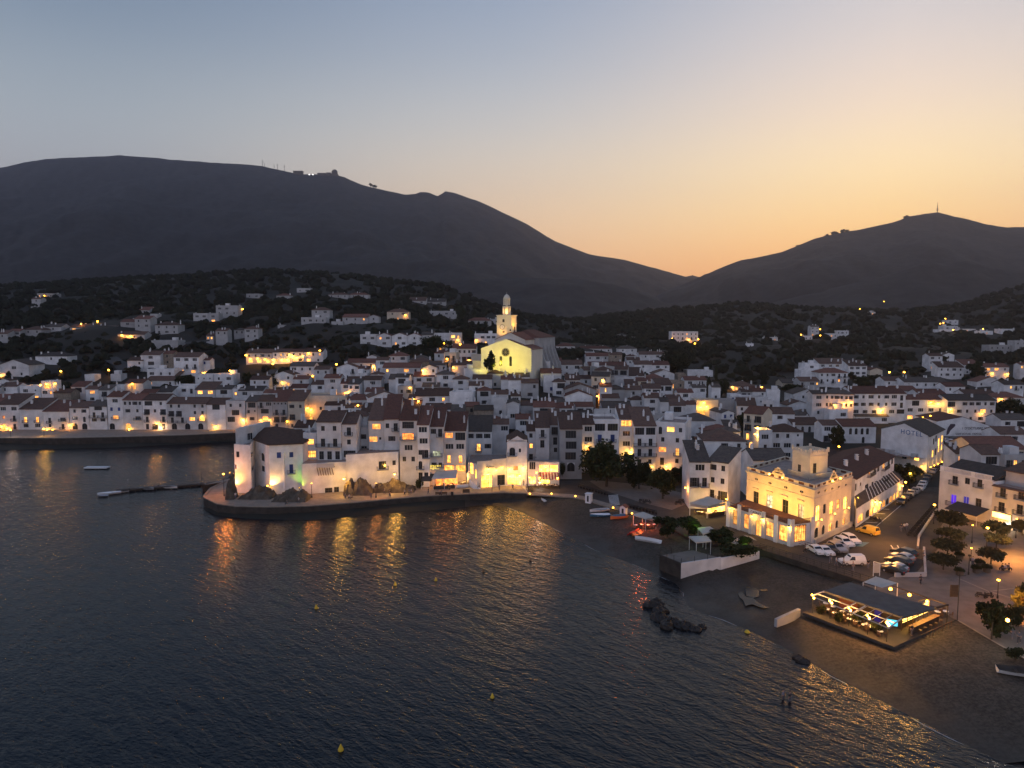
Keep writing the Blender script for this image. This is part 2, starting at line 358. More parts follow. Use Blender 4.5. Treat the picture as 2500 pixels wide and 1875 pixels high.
def T(x, y):                              # quick look-up
    u = x / y * F + 1250; i = np.searchsorted(_yg, y) - 1; i = min(max(i, 0), len(_yg) - 2)
    q = (u + 900) / 4000 * (len(_ug) - 1); j = min(max(int(q), 0), len(_ug) - 2); a = min(max(q - j, 0), 1)
    b = min(max((y - _yg[i]) / (_yg[i+1] - _yg[i]), 0), 1)
    return float((_Z[i,j]*(1-a)+_Z[i,j+1]*a)*(1-b) + (_Z[i+1,j]*(1-a)+_Z[i+1,j+1]*a)*b)
def solve(u, v, h, d0=71, d1=1100):       # the first depth where the sight line is h above the ground
    dx, dy, dz = ray(u, v); prev = None; d = d0
    while d < d1:
        t = d / dy; g = CAMZ + dz * t - T(dx * t, d) - h
        if g <= 0: return d
        d += .5
    return d
def terrain():
    rg = np.random.RandomState(3)
    ny, nx = _X.shape
    Zn = _Z.copy()
    far_ = np.clip((_Y - 320) / 100, 0, 1)
    for i in range(ny):
        if _yg[i] > 300:
            for j in range(nx): Zn[i,j] += far_[i,j] * 4.5 * noise.fractal((_X[i,j] * .014, _yg[i] * .014, 0), .8, 2, 4)
    ins = inside(np.stack([_X.ravel(), _Y.ravel()], 1), LAND).reshape(_X.shape)
    v = np.stack([_X.ravel(), _Y.ravel(), Zn.ravel()], 1)
    idx = np.arange(ny * nx).reshape(ny, nx)
    U = np.repeat(_ug[None,:], ny, 0)
    fz = np.maximum.reduce([Zn[:-1,:-1], Zn[1:,:-1], Zn[:-1,1:], Zn[1:,1:]])
    keep = fz > -2.5
    sandm = (_Y[:-1,:-1] < 184) & (_X[:-1,:-1] > -12)
    for name, mask, m in (('beach', keep & sandm, M['sand']), ('terrain', keep & ~sandm, M['soil'])):
        ii, jj = np.nonzero(mask)
        f = np.stack([idx[ii,jj], idx[ii,jj+1], idx[ii+1,jj+1], idx[ii+1,jj]], 1)
        used, inv = np.unique(f.ravel(), return_inverse=True)
        me = bpy.data.meshes.new(name); me.from_pydata(v[used].tolist(), [], inv.reshape(-1, 4).tolist()); me.materials.append(m)
        me.polygons.foreach_set('use_smooth', [True] * len(me.polygons))
        tag(link(name, me), kind='structure')
terrain()

# ---------------------------------------------------------------- hills behind
def ridge(name, sky_pts, D, run, foot=0.0, back=1200, rough=1.0, crest=.006, seed=0, ncol=260, nrow=46, p=1.25, m=None):
    us = np.linspace(sky_pts[0][0], sky_pts[-1][0], ncol); vs = np.interp(us, [a for a, _ in sky_pts], [b for _, b in sky_pts])
    V = []; 
    tops = [PD(u, v, D) for u, v in zip(us, vs)]
    rows = list(np.linspace(0, 1, nrow)) + [1.1, 1.3, 1.6]
    for t in rows:
        for k, q in enumerate(tops):
            if t <= 1:
                y = D - run * (1 - t); z = foot + (q.z - foot) * (t ** p); sc = q.x / D * y
                a = run * .055 * rough * math.sin(math.pi * min(t * 1.02, 1)) 
                n1 = noise.fractal((sc / run * 4.2 + seed, y / run * 2.2, seed), .9, 2.1, 7)
                n2 = noise.fractal((sc * .012 + seed, y * .012, 3 + seed), .7, 2.2, 3)
                z += a * n1 + (crest * D * .5 * n2) * (.25 if t == 1 else 1)
                V.append((sc, y, max(z, foot - 40)))
            else:
                y = D + back * (t - 1); V.append((q.x / D * y, y, foot + (q.z - foot) * max(0, 1 - (t - 1) * 1.7)))
    n = ncol; Fs = [(r*n+c, r*n+c+1, (r+1)*n+c+1, (r+1)*n+c) for r in range(len(rows) - 1) for c in range(n - 1)]
    me = bpy.data.meshes.new(name); me.from_pydata(V, [], Fs); me.materials.append(m or M['hillside'])
    me.polygons.foreach_set('use_smooth', [True] * len(Fs)); tag(link(name, me), kind='structure')
M['hillside'] = mat('far_scrub', (.034,.031,.027), .95, .05, .65, detail=10, bump=.6)
SKY1 = [(-700,470),(-400,430),(-150,418),(0,409),(60,396),(113,388),(200,384),(294,379),(384,386),(497,396),(599,401),(640,405),(678,414),(735,426),(814,426),(840,432),(881,450),(949,467),(990,475),(1015,474),(1024,469),(1042,469),(1055,473),(1068,479),(1078,474),(1087,467),(1105,470),(1119,474),(1160,488),(1198,505),(1277,542),(1356,589),(1435,619),(1480,628),(1526,635),(1605,656),(1684,678),(1763,700),(1900,740)]
SKY2 = [(1450,775),(1582,723),(1639,703),(1695,684),(1763,652),(1808,636),(1860,626),(1910,616),(1989,582),(2015,575),(2057,568),(2095,561),(2147,550),(2181,544),(2200,537),(2212,531),(2260,521),(2289,518),(2328,529),(2370,538),(2407,547),(2460,555),(2500,554),(2700,535),(3100,560)]
ridge('mountain', SKY1, 2800, 1750, 30, rough=.62, seed=1.3, ncol=420, nrow=60)
ridge('mountain', SKY2, 2300, 1200, 30, rough=.6, seed=5.1, ncol=300)
ridge('hill', [(700,790),(900,745),(983,723),(1073,692),(1187,681),(1300,678),(1424,683),(1503,695),(1582,723),(1650,748),(1750,780)], 1500, 500, 20, back=500, rough=.5, seed=8.2, ncol=160, nrow=30)
ridge('hill', [(1700,775),(1850,748),(2022,705),(2136,680),(2185,664),(2247,642),(2280,640),(2307,645),(2361,637),(2415,651),(2500,659),(2700,640),(3000,650)], 1500, 450, 30, back=500, rough=.5, seed=11.7, ncol=200, nrow=30)
ridge('mountain', [(1560,700),(1640,682),(1690,672),(1720,679),(1800,700)], 3500, 600, 0, back=300, rough=.3, seed=2.2, ncol=60, nrow=12)

# ---------------------------------------------------------------- water
def water():
    m = bpy.data.materials.new('sea_water'); m.use_nodes = True; nt = m.node_tree; N, L = nt.nodes, nt.links
    b = N['Principled BSDF']; b.inputs['Base Color'].default_value = (.008,.0115,.015,1); b.inputs['Roughness'].default_value = .1
    b.inputs['IOR'].default_value = 1.33; b.inputs['Specular IOR Level'].default_value = .35
    tc = N.new('ShaderNodeTexCoord')
    def wav(scale, det, rot, sx, dist, strength, prev=None, rough=.55):
        mp = N.new('ShaderNodeMapping'); mp.vector_type = 'TEXTURE'; mp.inputs['Rotation'].default_value = (0, 0, R(rot)); mp.inputs['Scale'].default_value = (sx, 1, 1)
        L.new(tc.outputs['Object'], mp.inputs['Vector'])
        n = N.new('ShaderNodeTexNoise'); n.inputs['Scale'].default_value = scale; n.inputs['Detail'].default_value = det; n.inputs['Roughness'].default_value = rough
        n.inputs['Distortion'].default_value = .4
        L.new(mp.outputs[0], n.inputs['Vector'])
        bp = N.new('ShaderNodeBump'); bp.inputs['Strength'].default_value = strength; bp.inputs['Distance'].default_value = dist
        L.new(n.outputs['Fac'], bp.inputs['Height'])
        if prev: L.new(prev, bp.inputs['Normal'])
        return bp.outputs['Normal']
    n1 = wav(.6, 3, -48, 2.6, .27, 1.0)
    n2 = wav(2.2, 3, -25, 1.9, .105, 1.0, n1)
    L.new(n2, b.inputs['Normal'])
    v = [(-3000,-400,0),(3000,-400,0),(3000,1500,0),(-3000,1500,0)]
    me = bpy.data.meshes.new('water'); me.from_pydata(v, [], [(0,1,2,3)]); me.materials.append(m)
    tag(link('water', me), kind='structure')
water()

def foam():                              # thin broken line of foam where the ripples reach the sand
    b = MB(); rg = random.Random(8); pts = []
    for a, e in zip(bw[:-1], bw[1:]):
        n = max(2, int((e - a).length / .7))
        for i in range(n): pts.append(a.lerp(e, i / n))
    for i in range(1, len(pts) - 2):
        a, e = pts[i], pts[i+1]; d = (e - a).normalized(); n = Vector((d.y, -d.x)); k = noise.noise((i * .11, 0, 0)); w = max(0, .02 + .38 * k + .12 * noise.noise((i * .7, 3, 0)))
        k2 = noise.noise(((i+1) * .11, 0, 0)); w2 = max(0, .02 + .38 * k2 + .12 * noise.noise(((i+1) * .7, 3, 0)))
        if w > .03 and w2 > .03:
            o = n * (.25 + .5 * noise.noise((i * .09, 7, 0))); o2 = n * (.25 + .5 * noise.noise(((i+1) * .09, 7, 0)))
            b.face([(*(a + o), .03), (*(a + o + n*w), .03), (*(e + o2 + n*w2), .03), (*(e + o2), .03)])
    tag(b.build('foam', mat('sea_foam', (.4,.4,.4), .6, 3, .4)), kind='stuff')
foam()
def haze():
    m = bpy.data.materials.new('dusk_air'); m.use_nodes = True; nt = m.node_tree; nt.nodes.clear()
    o = nt.nodes.new('ShaderNodeOutputMaterial'); v = nt.nodes.new('ShaderNodeVolumePrincipled'); v.inputs['Density'].default_value = HAZE
    v.inputs['Color'].default_value = (.84,.8,.95,1); v.inputs['Anisotropy'].default_value = .78; nt.links.new(v.outputs[0], o.inputs['Volume'])
    b = MB(); b.box(-4200, 4200, -300, 3900, -42, 760); tag(b.build('haze', m), kind='stuff')
HAZE = 1.15e-4; HAZE_ON = True
# ---------------------------------------------------------------- houses
WK = {  # kind: width, height, sill
 'w': (.95,1.3,.95), 's': (.6,.7,1.5), 'd': (1.1,2.15,.12), 'D': (1.2,2.2,.08), 'W': (2.2,1.5,.9), 'G': (3.1,1.8,.75),
 'T': (3.0,2.1,.35), 'a': (2.1,2.5,.05), 'A': (1.0,2.2,.1), 'b': (1.0,1.4,.9), 'B': (1.2,2.15,.12), 'v': (.5,1.5,.9)}
_wc = {}
def window_mesh(k, w, h, l):
    key = (k, round(w, 1), round(h, 1), l)
    if key in _wc: return _wc[key]
    b = MB(); x = w / 2
    lm = {None: M['glass'], '*': M['lit'], '!': M['litr'], '+': M['litw'], '#': M['lity']}[l]
    fr = M['frame'] if k in 'wdDGTaAsv' else M['wframe']
    if k in 'bB': fr = M['blue']
    t = .07
    b.box(-x, x, .02, .06, 0, h, 1)                                  # pane
    b.box(-x, -x + t, -.04, .1, 0, h, 0); b.box(x - t, x, -.04, .1, 0, h, 0)
    b.box(-x + t, x - t, -.04, .1, h - t, h, 0); b.box(-x + t, x - t, -.04, .1, 0, t, 0)
    nm = {'w': 1, 's': 0, 'd': 1, 'D': 1, 'W': 2, 'G': 5, 'T': 3, 'a': 1, 'A': 1, 'b': 1, 'B': 1, 'v': 0}[k]
    for i in range(nm):
        q = -x + w * (i + 1) / (nm + 1); b.box(q - .035, q + .035, -.03, .1, t, h - t, 0)
    if k in 'GDd': b.box(-x + t, x - t, -.028, .098, h * .55, h * .55 + .06, 0)
    if k in 'bB' and l is None: b.box(-x + t, x - t, -.02, .018, t, h - t, 0)      # closed blue shutters
    if k in 'aA':                                                     # arched head: spandrels fill the corners
        r = x if k == 'A' else x; n = 5
        for s in (-1, 1):
            pts = [(s * x, h), (s * x, h - min(r, h * .45))]
            for i in range(1, n + 1):
                a = math.pi / 2 * i / n; pts.append((s * x * math.cos(a), h - min(r, h * .45) * (1 - math.sin(a))))
            f = [(p[0], -.13, p[1]) for p in pts]
            b.face(f if s > 0 else f[::-1], 2)
    if k == 'w' and l is None and False: pass
    me = b.mesh('window', [fr, lm, M['plaster']]); _wc[key] = me; return me
def shutter_mesh(h, w):
    key = ('sh', round(h, 1), round(w, 1))
    if key not in _wc:
        b = MB(); b.box(-w / 2, w / 2, -.05, 0, 0, h)
        for i in range(4): b.box(-w/2 + .04, w/2 - .04, -.065, -.052, h * (.08 + .23 * i), h * (.08 + .23 * i) + h * .18)
        _wc[key] = b.mesh('shutter', M['shutter'])
    return _wc[key]
def balcony_mesh(w, solid=False):
    key = ('bal', round(w * 2) / 2, solid)
    if key not in _wc:
        b = MB(); x = key[1] / 2; dpt = .85
        b.box(-x, x, -dpt, -.01, -.14, 0, 0)
        if solid: b.box(-x, x, -dpt, -dpt + .12, 0, .9, 0); b.box(-x, -x + .12, -dpt + .12, -.01, 0, .9, 0); b.box(x - .12, x, -dpt + .12, -.01, 0, .9, 0)
        else:
            for s in (-1, 1): b.box(s*x - .025, s*x + .025, -dpt, -.01, .9, .96, 1)
            b.box(-x, x, -dpt, -dpt + .05, .9, .96, 1); b.box(-x, x, -dpt, -dpt + .04, .08, .12, 1)
            n = max(3, int(key[1] / .22))
            for i in range(n + 1):
                q = -x + key[1] * i / n; b.box(q - .018, q + .018, -dpt, -dpt + .035, 0, .9, 1)
            for s in (-1, 1):
                for i in range(1, 4): b.box(s*x - .018, s*x + .018, -dpt + i * .21, -dpt + i * .21 + .035, 0, .9, 1)
        _wc[key] = b.mesh('balcony', [M['greyw'], M['iron']])
    return _wc[key]
def chimney_mesh(i):
    key = ('ch', i)
    if key not in _wc:
        b = MB(); q = (.28, .34, .24)[i]; h = (1.1, .9, 1.4)[i]
        b.box(-q, q, -q, q, -.8, h); b.box(-q - .06, q + .06, -q - .06, q + .06, h, h + .1)
        if i == 1: b.box(-q*.7, q*.7, -q*.7, q*.7, h + .1, h + .4); b.box(-q-.05, q+.05, -q-.05, q+.05, h + .4, h + .48)
        if i == 2: b.lathe([(q*.8, h+.1), (q*.8, h+.4), (q*1.1, h+.42), (.05, h+.75)], seg=6)
        _wc[key] = b.mesh('chimney', M['plaster'])
    return _wc[key]
HOUSES = []
ORD = 'first second third fourth fifth sixth seventh eighth ninth tenth eleventh twelfth thirteenth fourteenth fifteenth sixteenth seventeenth eighteenth nineteenth twentieth'.split()
o9 = ORD[:9]
for t_ in ('twenty', 'thirty', 'forty', 'fifty', 'sixty', 'seventy'): ORD += ['%s-%s' % (t_, o) for o in o9] + [{'twenty':'thirtieth','thirty':'fortieth','forty':'fiftieth','fifty':'sixtieth','sixty':'seventieth','seventy':'eightieth'}[t_]]
NUM = {1:'one', 2:'two', 3:'three', 4:'four', 5:'five', 6: 'six'}
def slab(b, pts, t=.18, m=0):             # a sloping slab: top polygon given, thickened downwards
    n = len(b.v); k = len(pts)
    b.v += [tuple(p) for p in pts] + [(p[0], p[1], p[2] - t) for p in pts]
    b.f.append(tuple(range(n, n + k))); b.f.append(tuple(range(n + 2*k - 1, n + k - 1, -1))); b.m += [m, m]
    for i in range(k):
        j = (i + 1) % k; b.f.append((n+i, n+k+i, n+k+j, n+j)); b.m.append(m)
def wall_holes(b, w, h, z0, wins, y=0.0, deep=.2, m=0, x0=None):
    """front wall with openings cut through; wins = [(cx, sill, w, h)]"""
    xs = sorted({-w/2, w/2} | {c - a/2 for c, s, a, e in wins} | {c + a/2 for c, s, a, e in wins})
    zs = sorted({z0, h} | {s for c, s, a, e in wins} | {s + e for c, s, a, e in wins})
    xs = [x for i, x in enumerate(xs) if i == 0 or x - xs[i-1] > 1e-5]; zs = [z for i, z in enumerate(zs) if i == 0 or z - zs[i-1] > 1e-5]
    for i in range(len(xs) - 1):
        mx = (xs[i] + xs[i+1]) / 2; run = None
        for j in range(len(zs) - 1):
            mz = (zs[j] + zs[j+1]) / 2
            hole = any(abs(mx - c) < a/2 and s < mz < s + e for c, s, a, e in wins)
            if not hole:
                if run is None: run = zs[j]
            if (hole or j == len(zs) - 2) and run is not None:
                top = zs[j] if hole else zs[j+1]
                b.face([(xs[i], y, run), (xs[i+1], y, run), (xs[i+1], y, top), (xs[i], y, top)], m); run = None
    for c, s, a, e in wins:
        l, r_, t = c - a/2, c + a/2, s + e; d = y + deep
        b.face([(l,y,s),(l,d,s),(l,d,t),(l,y,t)][::-1], m); b.face([(r_,y,s),(r_,d,s),(r_,d,t),(r_,y,t)], m)
        b.face([(l,y,s),(r_,y,s),(r_,d,s),(l,d,s)], m); b.face([(l,y,t),(r_,y,t),(r_,d,t),(l,d,t)][::-1], m)
        b.face([(l,d,s),(r_,d,s),(r_,d,t),(l,d,t)], m)
def layout(spec, w, h, sth, rg):
    """storeys given top first -> [(kind, cx, sill, w, h, lit)]"""
    out = []; storeys = spec.split('/')
    for i, row in enumerate(storeys):
        toks = row.split(); z = h - (i + 1) * sth
        if not toks: continue
        tot = sum(WK[t.lstrip('*!+#')[0]][0] if t != '-' else .8 for t in toks) + .35 * (len(toks) + 1); k = min(1, w / tot)
        for j, t in enumerate(toks):
            if t == '-': continue
            l = t[0] if t[0] in '*!+#' else None; q = t.lstrip('*!+#'); kind = q[0]
            a, e, s = WK[kind]; cx = (j + .5) / len(toks) * w - w / 2 + rg.uniform(-.1, .1)
            a = min(a * max(.7, k), w * .9 / len(toks) if k < 1 else a); s2 = z + s
            a = min(a, w - .4)
            cx = max(-w/2 + a/2 + .15, min(w/2 - a/2 - .15, cx))
            if s2 + e > h - .1: e = h - .1 - s2
            out.append((q, cx, s2, a, e, l))
    out.sort(key=lambda r: (r[2], r[1])); ok = []
    for r in out:                                       # never two openings over one another
        if all(abs(r[1]-q[1]) >= (r[3]+q[3])/2 + .02 or abs((r[2]+r[4]/2)-(q[2]+q[4]/2)) >= (r[4]+q[4])/2 + .02 for q in ok): ok.append(r)
    return ok
def autospec(w, st, rg, far, litp):
    rows = []; n = max(1, round(w / rg.uniform(2.6, 3.6)))
    if far: n = max(1, round(w / 4.2))
    style = rg.choice(['w', 'w', 'd', 'mix'])
    for i in range(st):
        r = rg.random()
        if i == 0 and r < .2: row = ['T'] * max(1, round(w / 5))
        elif i == 0 and r < .32: row = ['G'] * max(1, round(w / 5))
        else: row = [style if style != 'mix' else rg.choice('wwdWs-') for _ in range(n)]
        if rg.random() < .15 and w < 5: row = ['w']
        row = [('*' if rg.random() < litp else '') + q if q != '-' else q for q in row]
        rows.append(' '.join(row))
    return ' / '.join(rows)
def house(x0, x1, ve, st, roof='g', spec=None, row='', yaw=0, dp=None, wall='plaster', tile=None, rise=None, sth=3.05, d=None, name='house', label=None,
          cat='house', ch=None, litp=.05, side='', nolist=False, hh=None, bz=None, found=6.0, feat=''):
    rg = random.Random(int(x0 * 7 + ve * 13 + st)); u = (x0 + x1) / 2; h = hh or st * sth
    if bz is not None and d is not None:                 # a known level and a known street line
        p = PD(u, ve, d); h = p.z - bz; sth = h / st
    elif bz is not None:                                   # standing on a known level
        p = P(u, ve, bz + h); d = p.y
    else:
        if d is None: d = solve(u, ve, h)
        p = PD(u, ve, d)
    w = (x1 - x0) / F * d * CP / math.cos(R(yaw)); far = d > 330
    if dp is None: dp = max(5.5, min(w * .9, rg.uniform(8, 11)))
    root = empty(name, (p.x, p.y, p.z - h), R(yaw))
    if spec is None: spec = autospec(w, st, rg, far, litp)
    wins = layout(spec, w, h, sth, rg); z0 = -found
    wm = M[wall]; tm = M[tile or rg.choice(['tile', 'tile', 'redtile', 'greytile', 'tile'])]
    x = w / 2; b = MB(); rise_ = rise
    par = .75 if roof == 'f' else 0; H = h + par
    # side window openings on the end seen from the camera
    sx = 1 if p.x < 0 else -1
    wall_holes(b, w, H, z0, [(c, s, a, e) for q, c, s, a, e, l in wins])
    swins = layout(side, dp, h, sth, rg) if side else []
    for s in (-1, 1):
        if s == sx and swins:
            t = MB(); wall_holes(t, dp, H, z0, [(c, q, a, e) for _, c, q, a, e, l in swins])
            for f in t.f:
                pts = [t.v[i] for i in f]
                # local x of the side wall runs along the depth
                b.face([(s * (x - p_[1]), dp/2 + s * p_[0], p_[2]) for p_ in pts])
        else:
            q = [(s*x, 0, z0), (s*x, dp, z0), (s*x, dp, H), (s*x, 0, H)]; b.face(q if s > 0 else q[::-1])
    b.face([(x, dp, z0), (-x, dp, z0), (-x, dp, H), (x, dp, H)])
    o = .32; rb = MB(); rrot = 0
    if roof == 'f':
        t = .22
        b.face([(-x+t, t, H), (x-t, t, H), (x-t, t, h), (-x+t, t, h)][::-1]); b.face([(-x+t, dp-t, H), (x-t, dp-t, H), (x-t, dp-t, h), (-x+t, dp-t, h)])
        b.face([(-x+t, t, H), (-x+t, dp-t, H), (-x+t, dp-t, h), (-x+t, t, h)]); b.face([(x-t, t, H), (x-t, dp-t, H), (x-t, dp-t, h), (x-t, t, h)][::-1])
        for q in ([(-x,0),(x,0),(x-t,t),(-x+t,t)], [(x,0),(x,dp),(x-t,dp-t),(x-t,t)], [(x,dp),(-x,dp),(-x+t,dp-t),(x-t,dp-t)], [(-x,dp),(-x,0),(-x+t,t),(-x+t,dp-t)]):
            b.face([(c[0], c[1], H) for c in q])
        rb.face([(-x+t, t, h), (x-t, t, h), (x-t, dp-t, h), (-x+t, dp-t, h)]); tm = M['terrace']
        if rg.random() < .5 and w > 5 and not nolist:            # a stair hut on the roof
            hx = rg.uniform(-x + 1.6, x - 1.6); rb.box(hx - 1.2, hx + 1.2, dp - 3.2, dp - .4, h + .02, h + 2.3, 1)
    elif roof in 'gs':
        ym = dp * .55 if roof == 'g' else dp; rz = rise_ or ym * .34
        for s in (-1, 1):
            tri = [(s*x, 0, h), (s*x, ym, h + rz)] + ([(s*x, dp, h)] if roof == 'g' else [(s*x, dp, h)]); b.face(tri if s < 0 else tri[::-1])
        k = rz / ym
        slab(rb, [(-x-.15, -o, h - o*k + .12), (x+.15, -o, h - o*k + .12), (x+.15, ym, h + rz + .12), (-x-.15, ym, h + rz + .12)])
        if roof == 'g':
            k2 = rz / (dp - ym); slab(rb, [(-x-.15, ym + .003, h + rz + .12), (x+.15, ym + .003, h + rz + .12), (x+.15, dp + o, h - o*k2 + .12), (-x-.15, dp + o, h - o*k2 + .12)])
            rb.box(-x-.15, x+.15, ym - .14, ym + .14, h + rz + .05, h + rz + .24)
        else: b.face([(x, dp, h), (-x, dp, h), (-x, dp, h + rz), (x, dp, h + rz)])
    elif roof == 'x':
        rz = rise_ or x * .36; k = rz / x
        b.face([(-x, 0, h), (x, 0, h), (0, 0, h + rz)]); b.face([(x, dp, h), (-x, dp, h), (0, dp, h + rz)])
        rrot = R(90)
        def rt(q): return (q[1], -q[0], q[2])            # roof object is turned a quarter so that its tiles run down the slope
        for s in (-1, 1):
            pts = [(s*.002, -.25, h + rz + .12), (s*(x + o), -.25, h - o*k + .12), (s*(x + o), dp + .2, h - o*k + .12), (s*.002, dp + .2, h + rz + .12)]
            pts = [rt(q) for q in (pts if s > 0 else pts[::-1])]; slab(rb, pts)
    else:
        rz = rise_ or min(x, dp / 2) * .42; m = min(x, dp / 2); k = rz / m
        e = [(-x-o, -o), (x+o, -o), (x+o, dp+o), (-x-o, dp+o)]; zo = h - o*k + .1
        if x >= dp / 2: r1, r2 = (-x + m, dp/2, h + rz + .1), (x - m, dp/2, h + rz + .1)
        else: r1 = r2 = (0, dp/2, h + rz + .1); r1, r2 = (0, m, h + rz + .1), (0, dp - m, h + rz + .1)
        E = [(*q, zo) for q in e]
        if x >= dp / 2: fs = [[E[0],E[1],r2,r1],[E[1],E[2],r2],[E[2],E[3],r1,r2],[E[3],E[0],r1]]
        else: fs = [[E[0],E[1],r1],[E[1],E[2],r2,r1],[E[2],E[3],r2],[E[3],E[0],r1,r2]]
        for f in fs: rb.face(f)
        rb.prism([q for q in e], zo - .16, zo - .002)
    b.build('wall', wm, root)
    if roof == 'f': ro = rb.build('roof_terrace', [tm, M['plaster']], root)
    else:
        ro = rb.build('roof', tm, root)
        if rrot: ro.rotation_euler.z = rrot
    # chimneys on the roof
    n = rg.choice([0, 1, 1, 2, 2, 3]) if ch is None else ch
    for i in range(n):
        cx, cy = rg.uniform(-x + .6, x - .6), rg.uniform(dp * .25, dp * .8)
        if roof == 'f': cz = h; cx = (x - .5) * rg.choice([-1, 1])
        elif roof in 'gs':
            ym = dp * .55 if roof == 'g' else dp; cz = h + rz * (cy / ym if cy < ym else (dp - cy) / (dp - ym))
        elif roof == 'x': cz = h + rz * (1 - abs(cx) / x)
        else: cz = h + rz * .5
        c = link('chimney', chimney_mesh(rg.randrange(3)), ro, (cy, -cx, cz) if False else (cx, cy, cz))
        if rrot: c.location = (cy, -cx, cz)
    if rg.random() < .35 and not far and not nolist:     # a television aerial
        if ('aer',) not in _wc:
            b = MB(); b.bar((0,0,-1),(0,0,1.9),.03); b.bar((-.5,0,1.7),(.5,0,1.7),.02)
            for i in range(4): b.bar((-.4+.25*i,-.3,1.7),(-.4+.25*i,.3,1.7),.015)
            _wc[('aer',)] = b.mesh('aerial', M['iron'])
        ax, ay = rg.uniform(-x + .5, x - .5), dp * .5; az = h if roof == 'f' else h + rz * .75
        link('aerial', _wc[('aer',)], ro, (ay, -ax, az) if rrot else (ax, ay, az))
    nl = nb = nblue = 0
    for q, c, s, a, e, l in wins:
        kind = q[0]; wd = link('window', window_mesh(kind, a, e, l), root, (c, .12, s))
        nl += l is not None; nblue += kind in 'bB'
        if kind in 'wd' and not far and len(q) < 2 and l is None and rg.random() < .35 and a > .85:
            for sg in (-1, 1):
                if abs(c + sg * (a * .77)) < x - a * .25: link('shutter', shutter_mesh(e, a * .48), wd, (sg * (a * .75), -.125, 0))
        if kind in 'dB' or 'o' in q[1:]:
            link('balcony', balcony_mesh(a + .9 + (1.4 if 'p' in q else 0), 'v' in q[1:]), root, (c, 0, s - .05)); nb += 1
    for q, c, s, a, e, l in swins:
        wd = link('window', window_mesh(q[0], a, e, l), root, (sx * (x - .12), dp/2 + sx * c, s)); wd.rotation_euler.z = R(90) * sx; nl += l is not None
    info = dict(root=root, row=row, u=u, st=st, roof=roof, tile=tm.name, nl=nl, nb=nb, nblue=nblue, wall=wall, label=label, cat=cat, p=p, d=d, w=w, dp=dp, h=h, yaw=yaw, name=name, feat=feat)
    if not nolist: HOUSES.append(info)
    if label: tag(root, label, cat)
    return info
def lp(info, x, y, z):                     # a point of a house in world space
    a = R(info['yaw']); b = info['root'].location
    return Vector((b.x + x * math.cos(a) - y * math.sin(a), b.y + x * math.sin(a) + y * math.cos(a), b.z + z))
ROWTXT = {}
def label_houses():
    rows = {}
    for i in HOUSES:
        if not i['label']: rows.setdefault(i['row'], []).append(i)
    for r, L in rows.items():
        L.sort(key=lambda i: i['u']); txt, grp = ROWTXT[r]
        for n, i in enumerate(L):
            colw = {'plaster': 'white', 'cream': 'cream', 'stone': 'brown stone', 'greyw': 'pale grey', 'blue': 'white'}[i['wall']]
            st = {1: 'one-storey', 2: 'two-storey', 3: 'three-storey', 4: 'four-storey', 5: 'five-storey'}.get(i['st'], 'tall')
            f = []
            if i['feat']: f.append(i['feat'])
            if i['nl']: f.append(('%s lit window' % NUM[i['nl']] + ('s' if i['nl'] > 1 else '')) if i['nl'] < 5 else 'many lit windows')
            if i['roof'] == 'f': f.append('flat roof')
            elif not f: f.append({'brown_tile': 'brown', 'red_tile': 'reddish', 'grey_tile': 'grey'}[i['tile']] + ' tiled roof')
            if i['nblue']: f.append('blue shutters')
            pos = (ORD[n] + ' from left ' if len(L) > 1 else '') + txt
            base = '%s %s house' % (colw, st) if i['name'] == 'house' else '%s %s' % (colw, i['name'].replace('_', ' '))
            lab = base + ' with ' + ' and '.join(f[:2]) + ', ' + pos
            if len(lab.split()) > 16: lab = base + ' with ' + f[0] + ', ' + pos
            if len(lab.split()) > 16: lab = base + ', ' + pos
            tag(i['root'], lab, i['cat'], grp)
CROPS = {'Z': (0,0,1), 'A': (0,600,3.318), 'B': (500,600,3.318), 'C': (1000,600,3.318), 'D': (1500,700,4.148), 'E': (2000,700,4.148), 'F': (460,950,4.148), 'G': (900,950,4.148),
         'I': (1350,950,4.148), 'J': (1700,1050,4.148), 'K': (2000,950,4.148), 'L': (1900,1300,3.457)}
def cu(c, x): o = CROPS[c]; return o[0] + x / o[2]
def cv(c, y): o = CROPS[c]; return o[1] + y / o[2]
def rowof(key, txt, grp, crop, text, **kw):
    ROWTXT[key] = (txt, grp); res = []
    for line in text.strip().splitlines():
        parts = [q.strip() for q in line.split('|')]; a = parts[0].split(); opt = dict(kw)
        if len(parts) > 2:
            for q in parts[2].split(';'):
                if '=' in q:
                    k, v = q.split('=', 1); k = k.strip(); v = v.strip()
                    opt[k] = v if k in ('wall', 'tile', 'name', 'label', 'cat', 'side', 'feat') else float(v)
        if 'ch' in opt: opt['ch'] = int(opt['ch'])
        cr = crop
        if a[0].isalpha() and a[0] in CROPS: cr = a[0]; a = a[1:]
        spec = parts[1] if len(parts) > 1 and parts[1] else None
        res.append(house(cu(cr, float(a[0])), cu(cr, float(a[1])), cv(cr, float(a[2])), int(a[3]), a[4], spec, key, **opt))
    return res
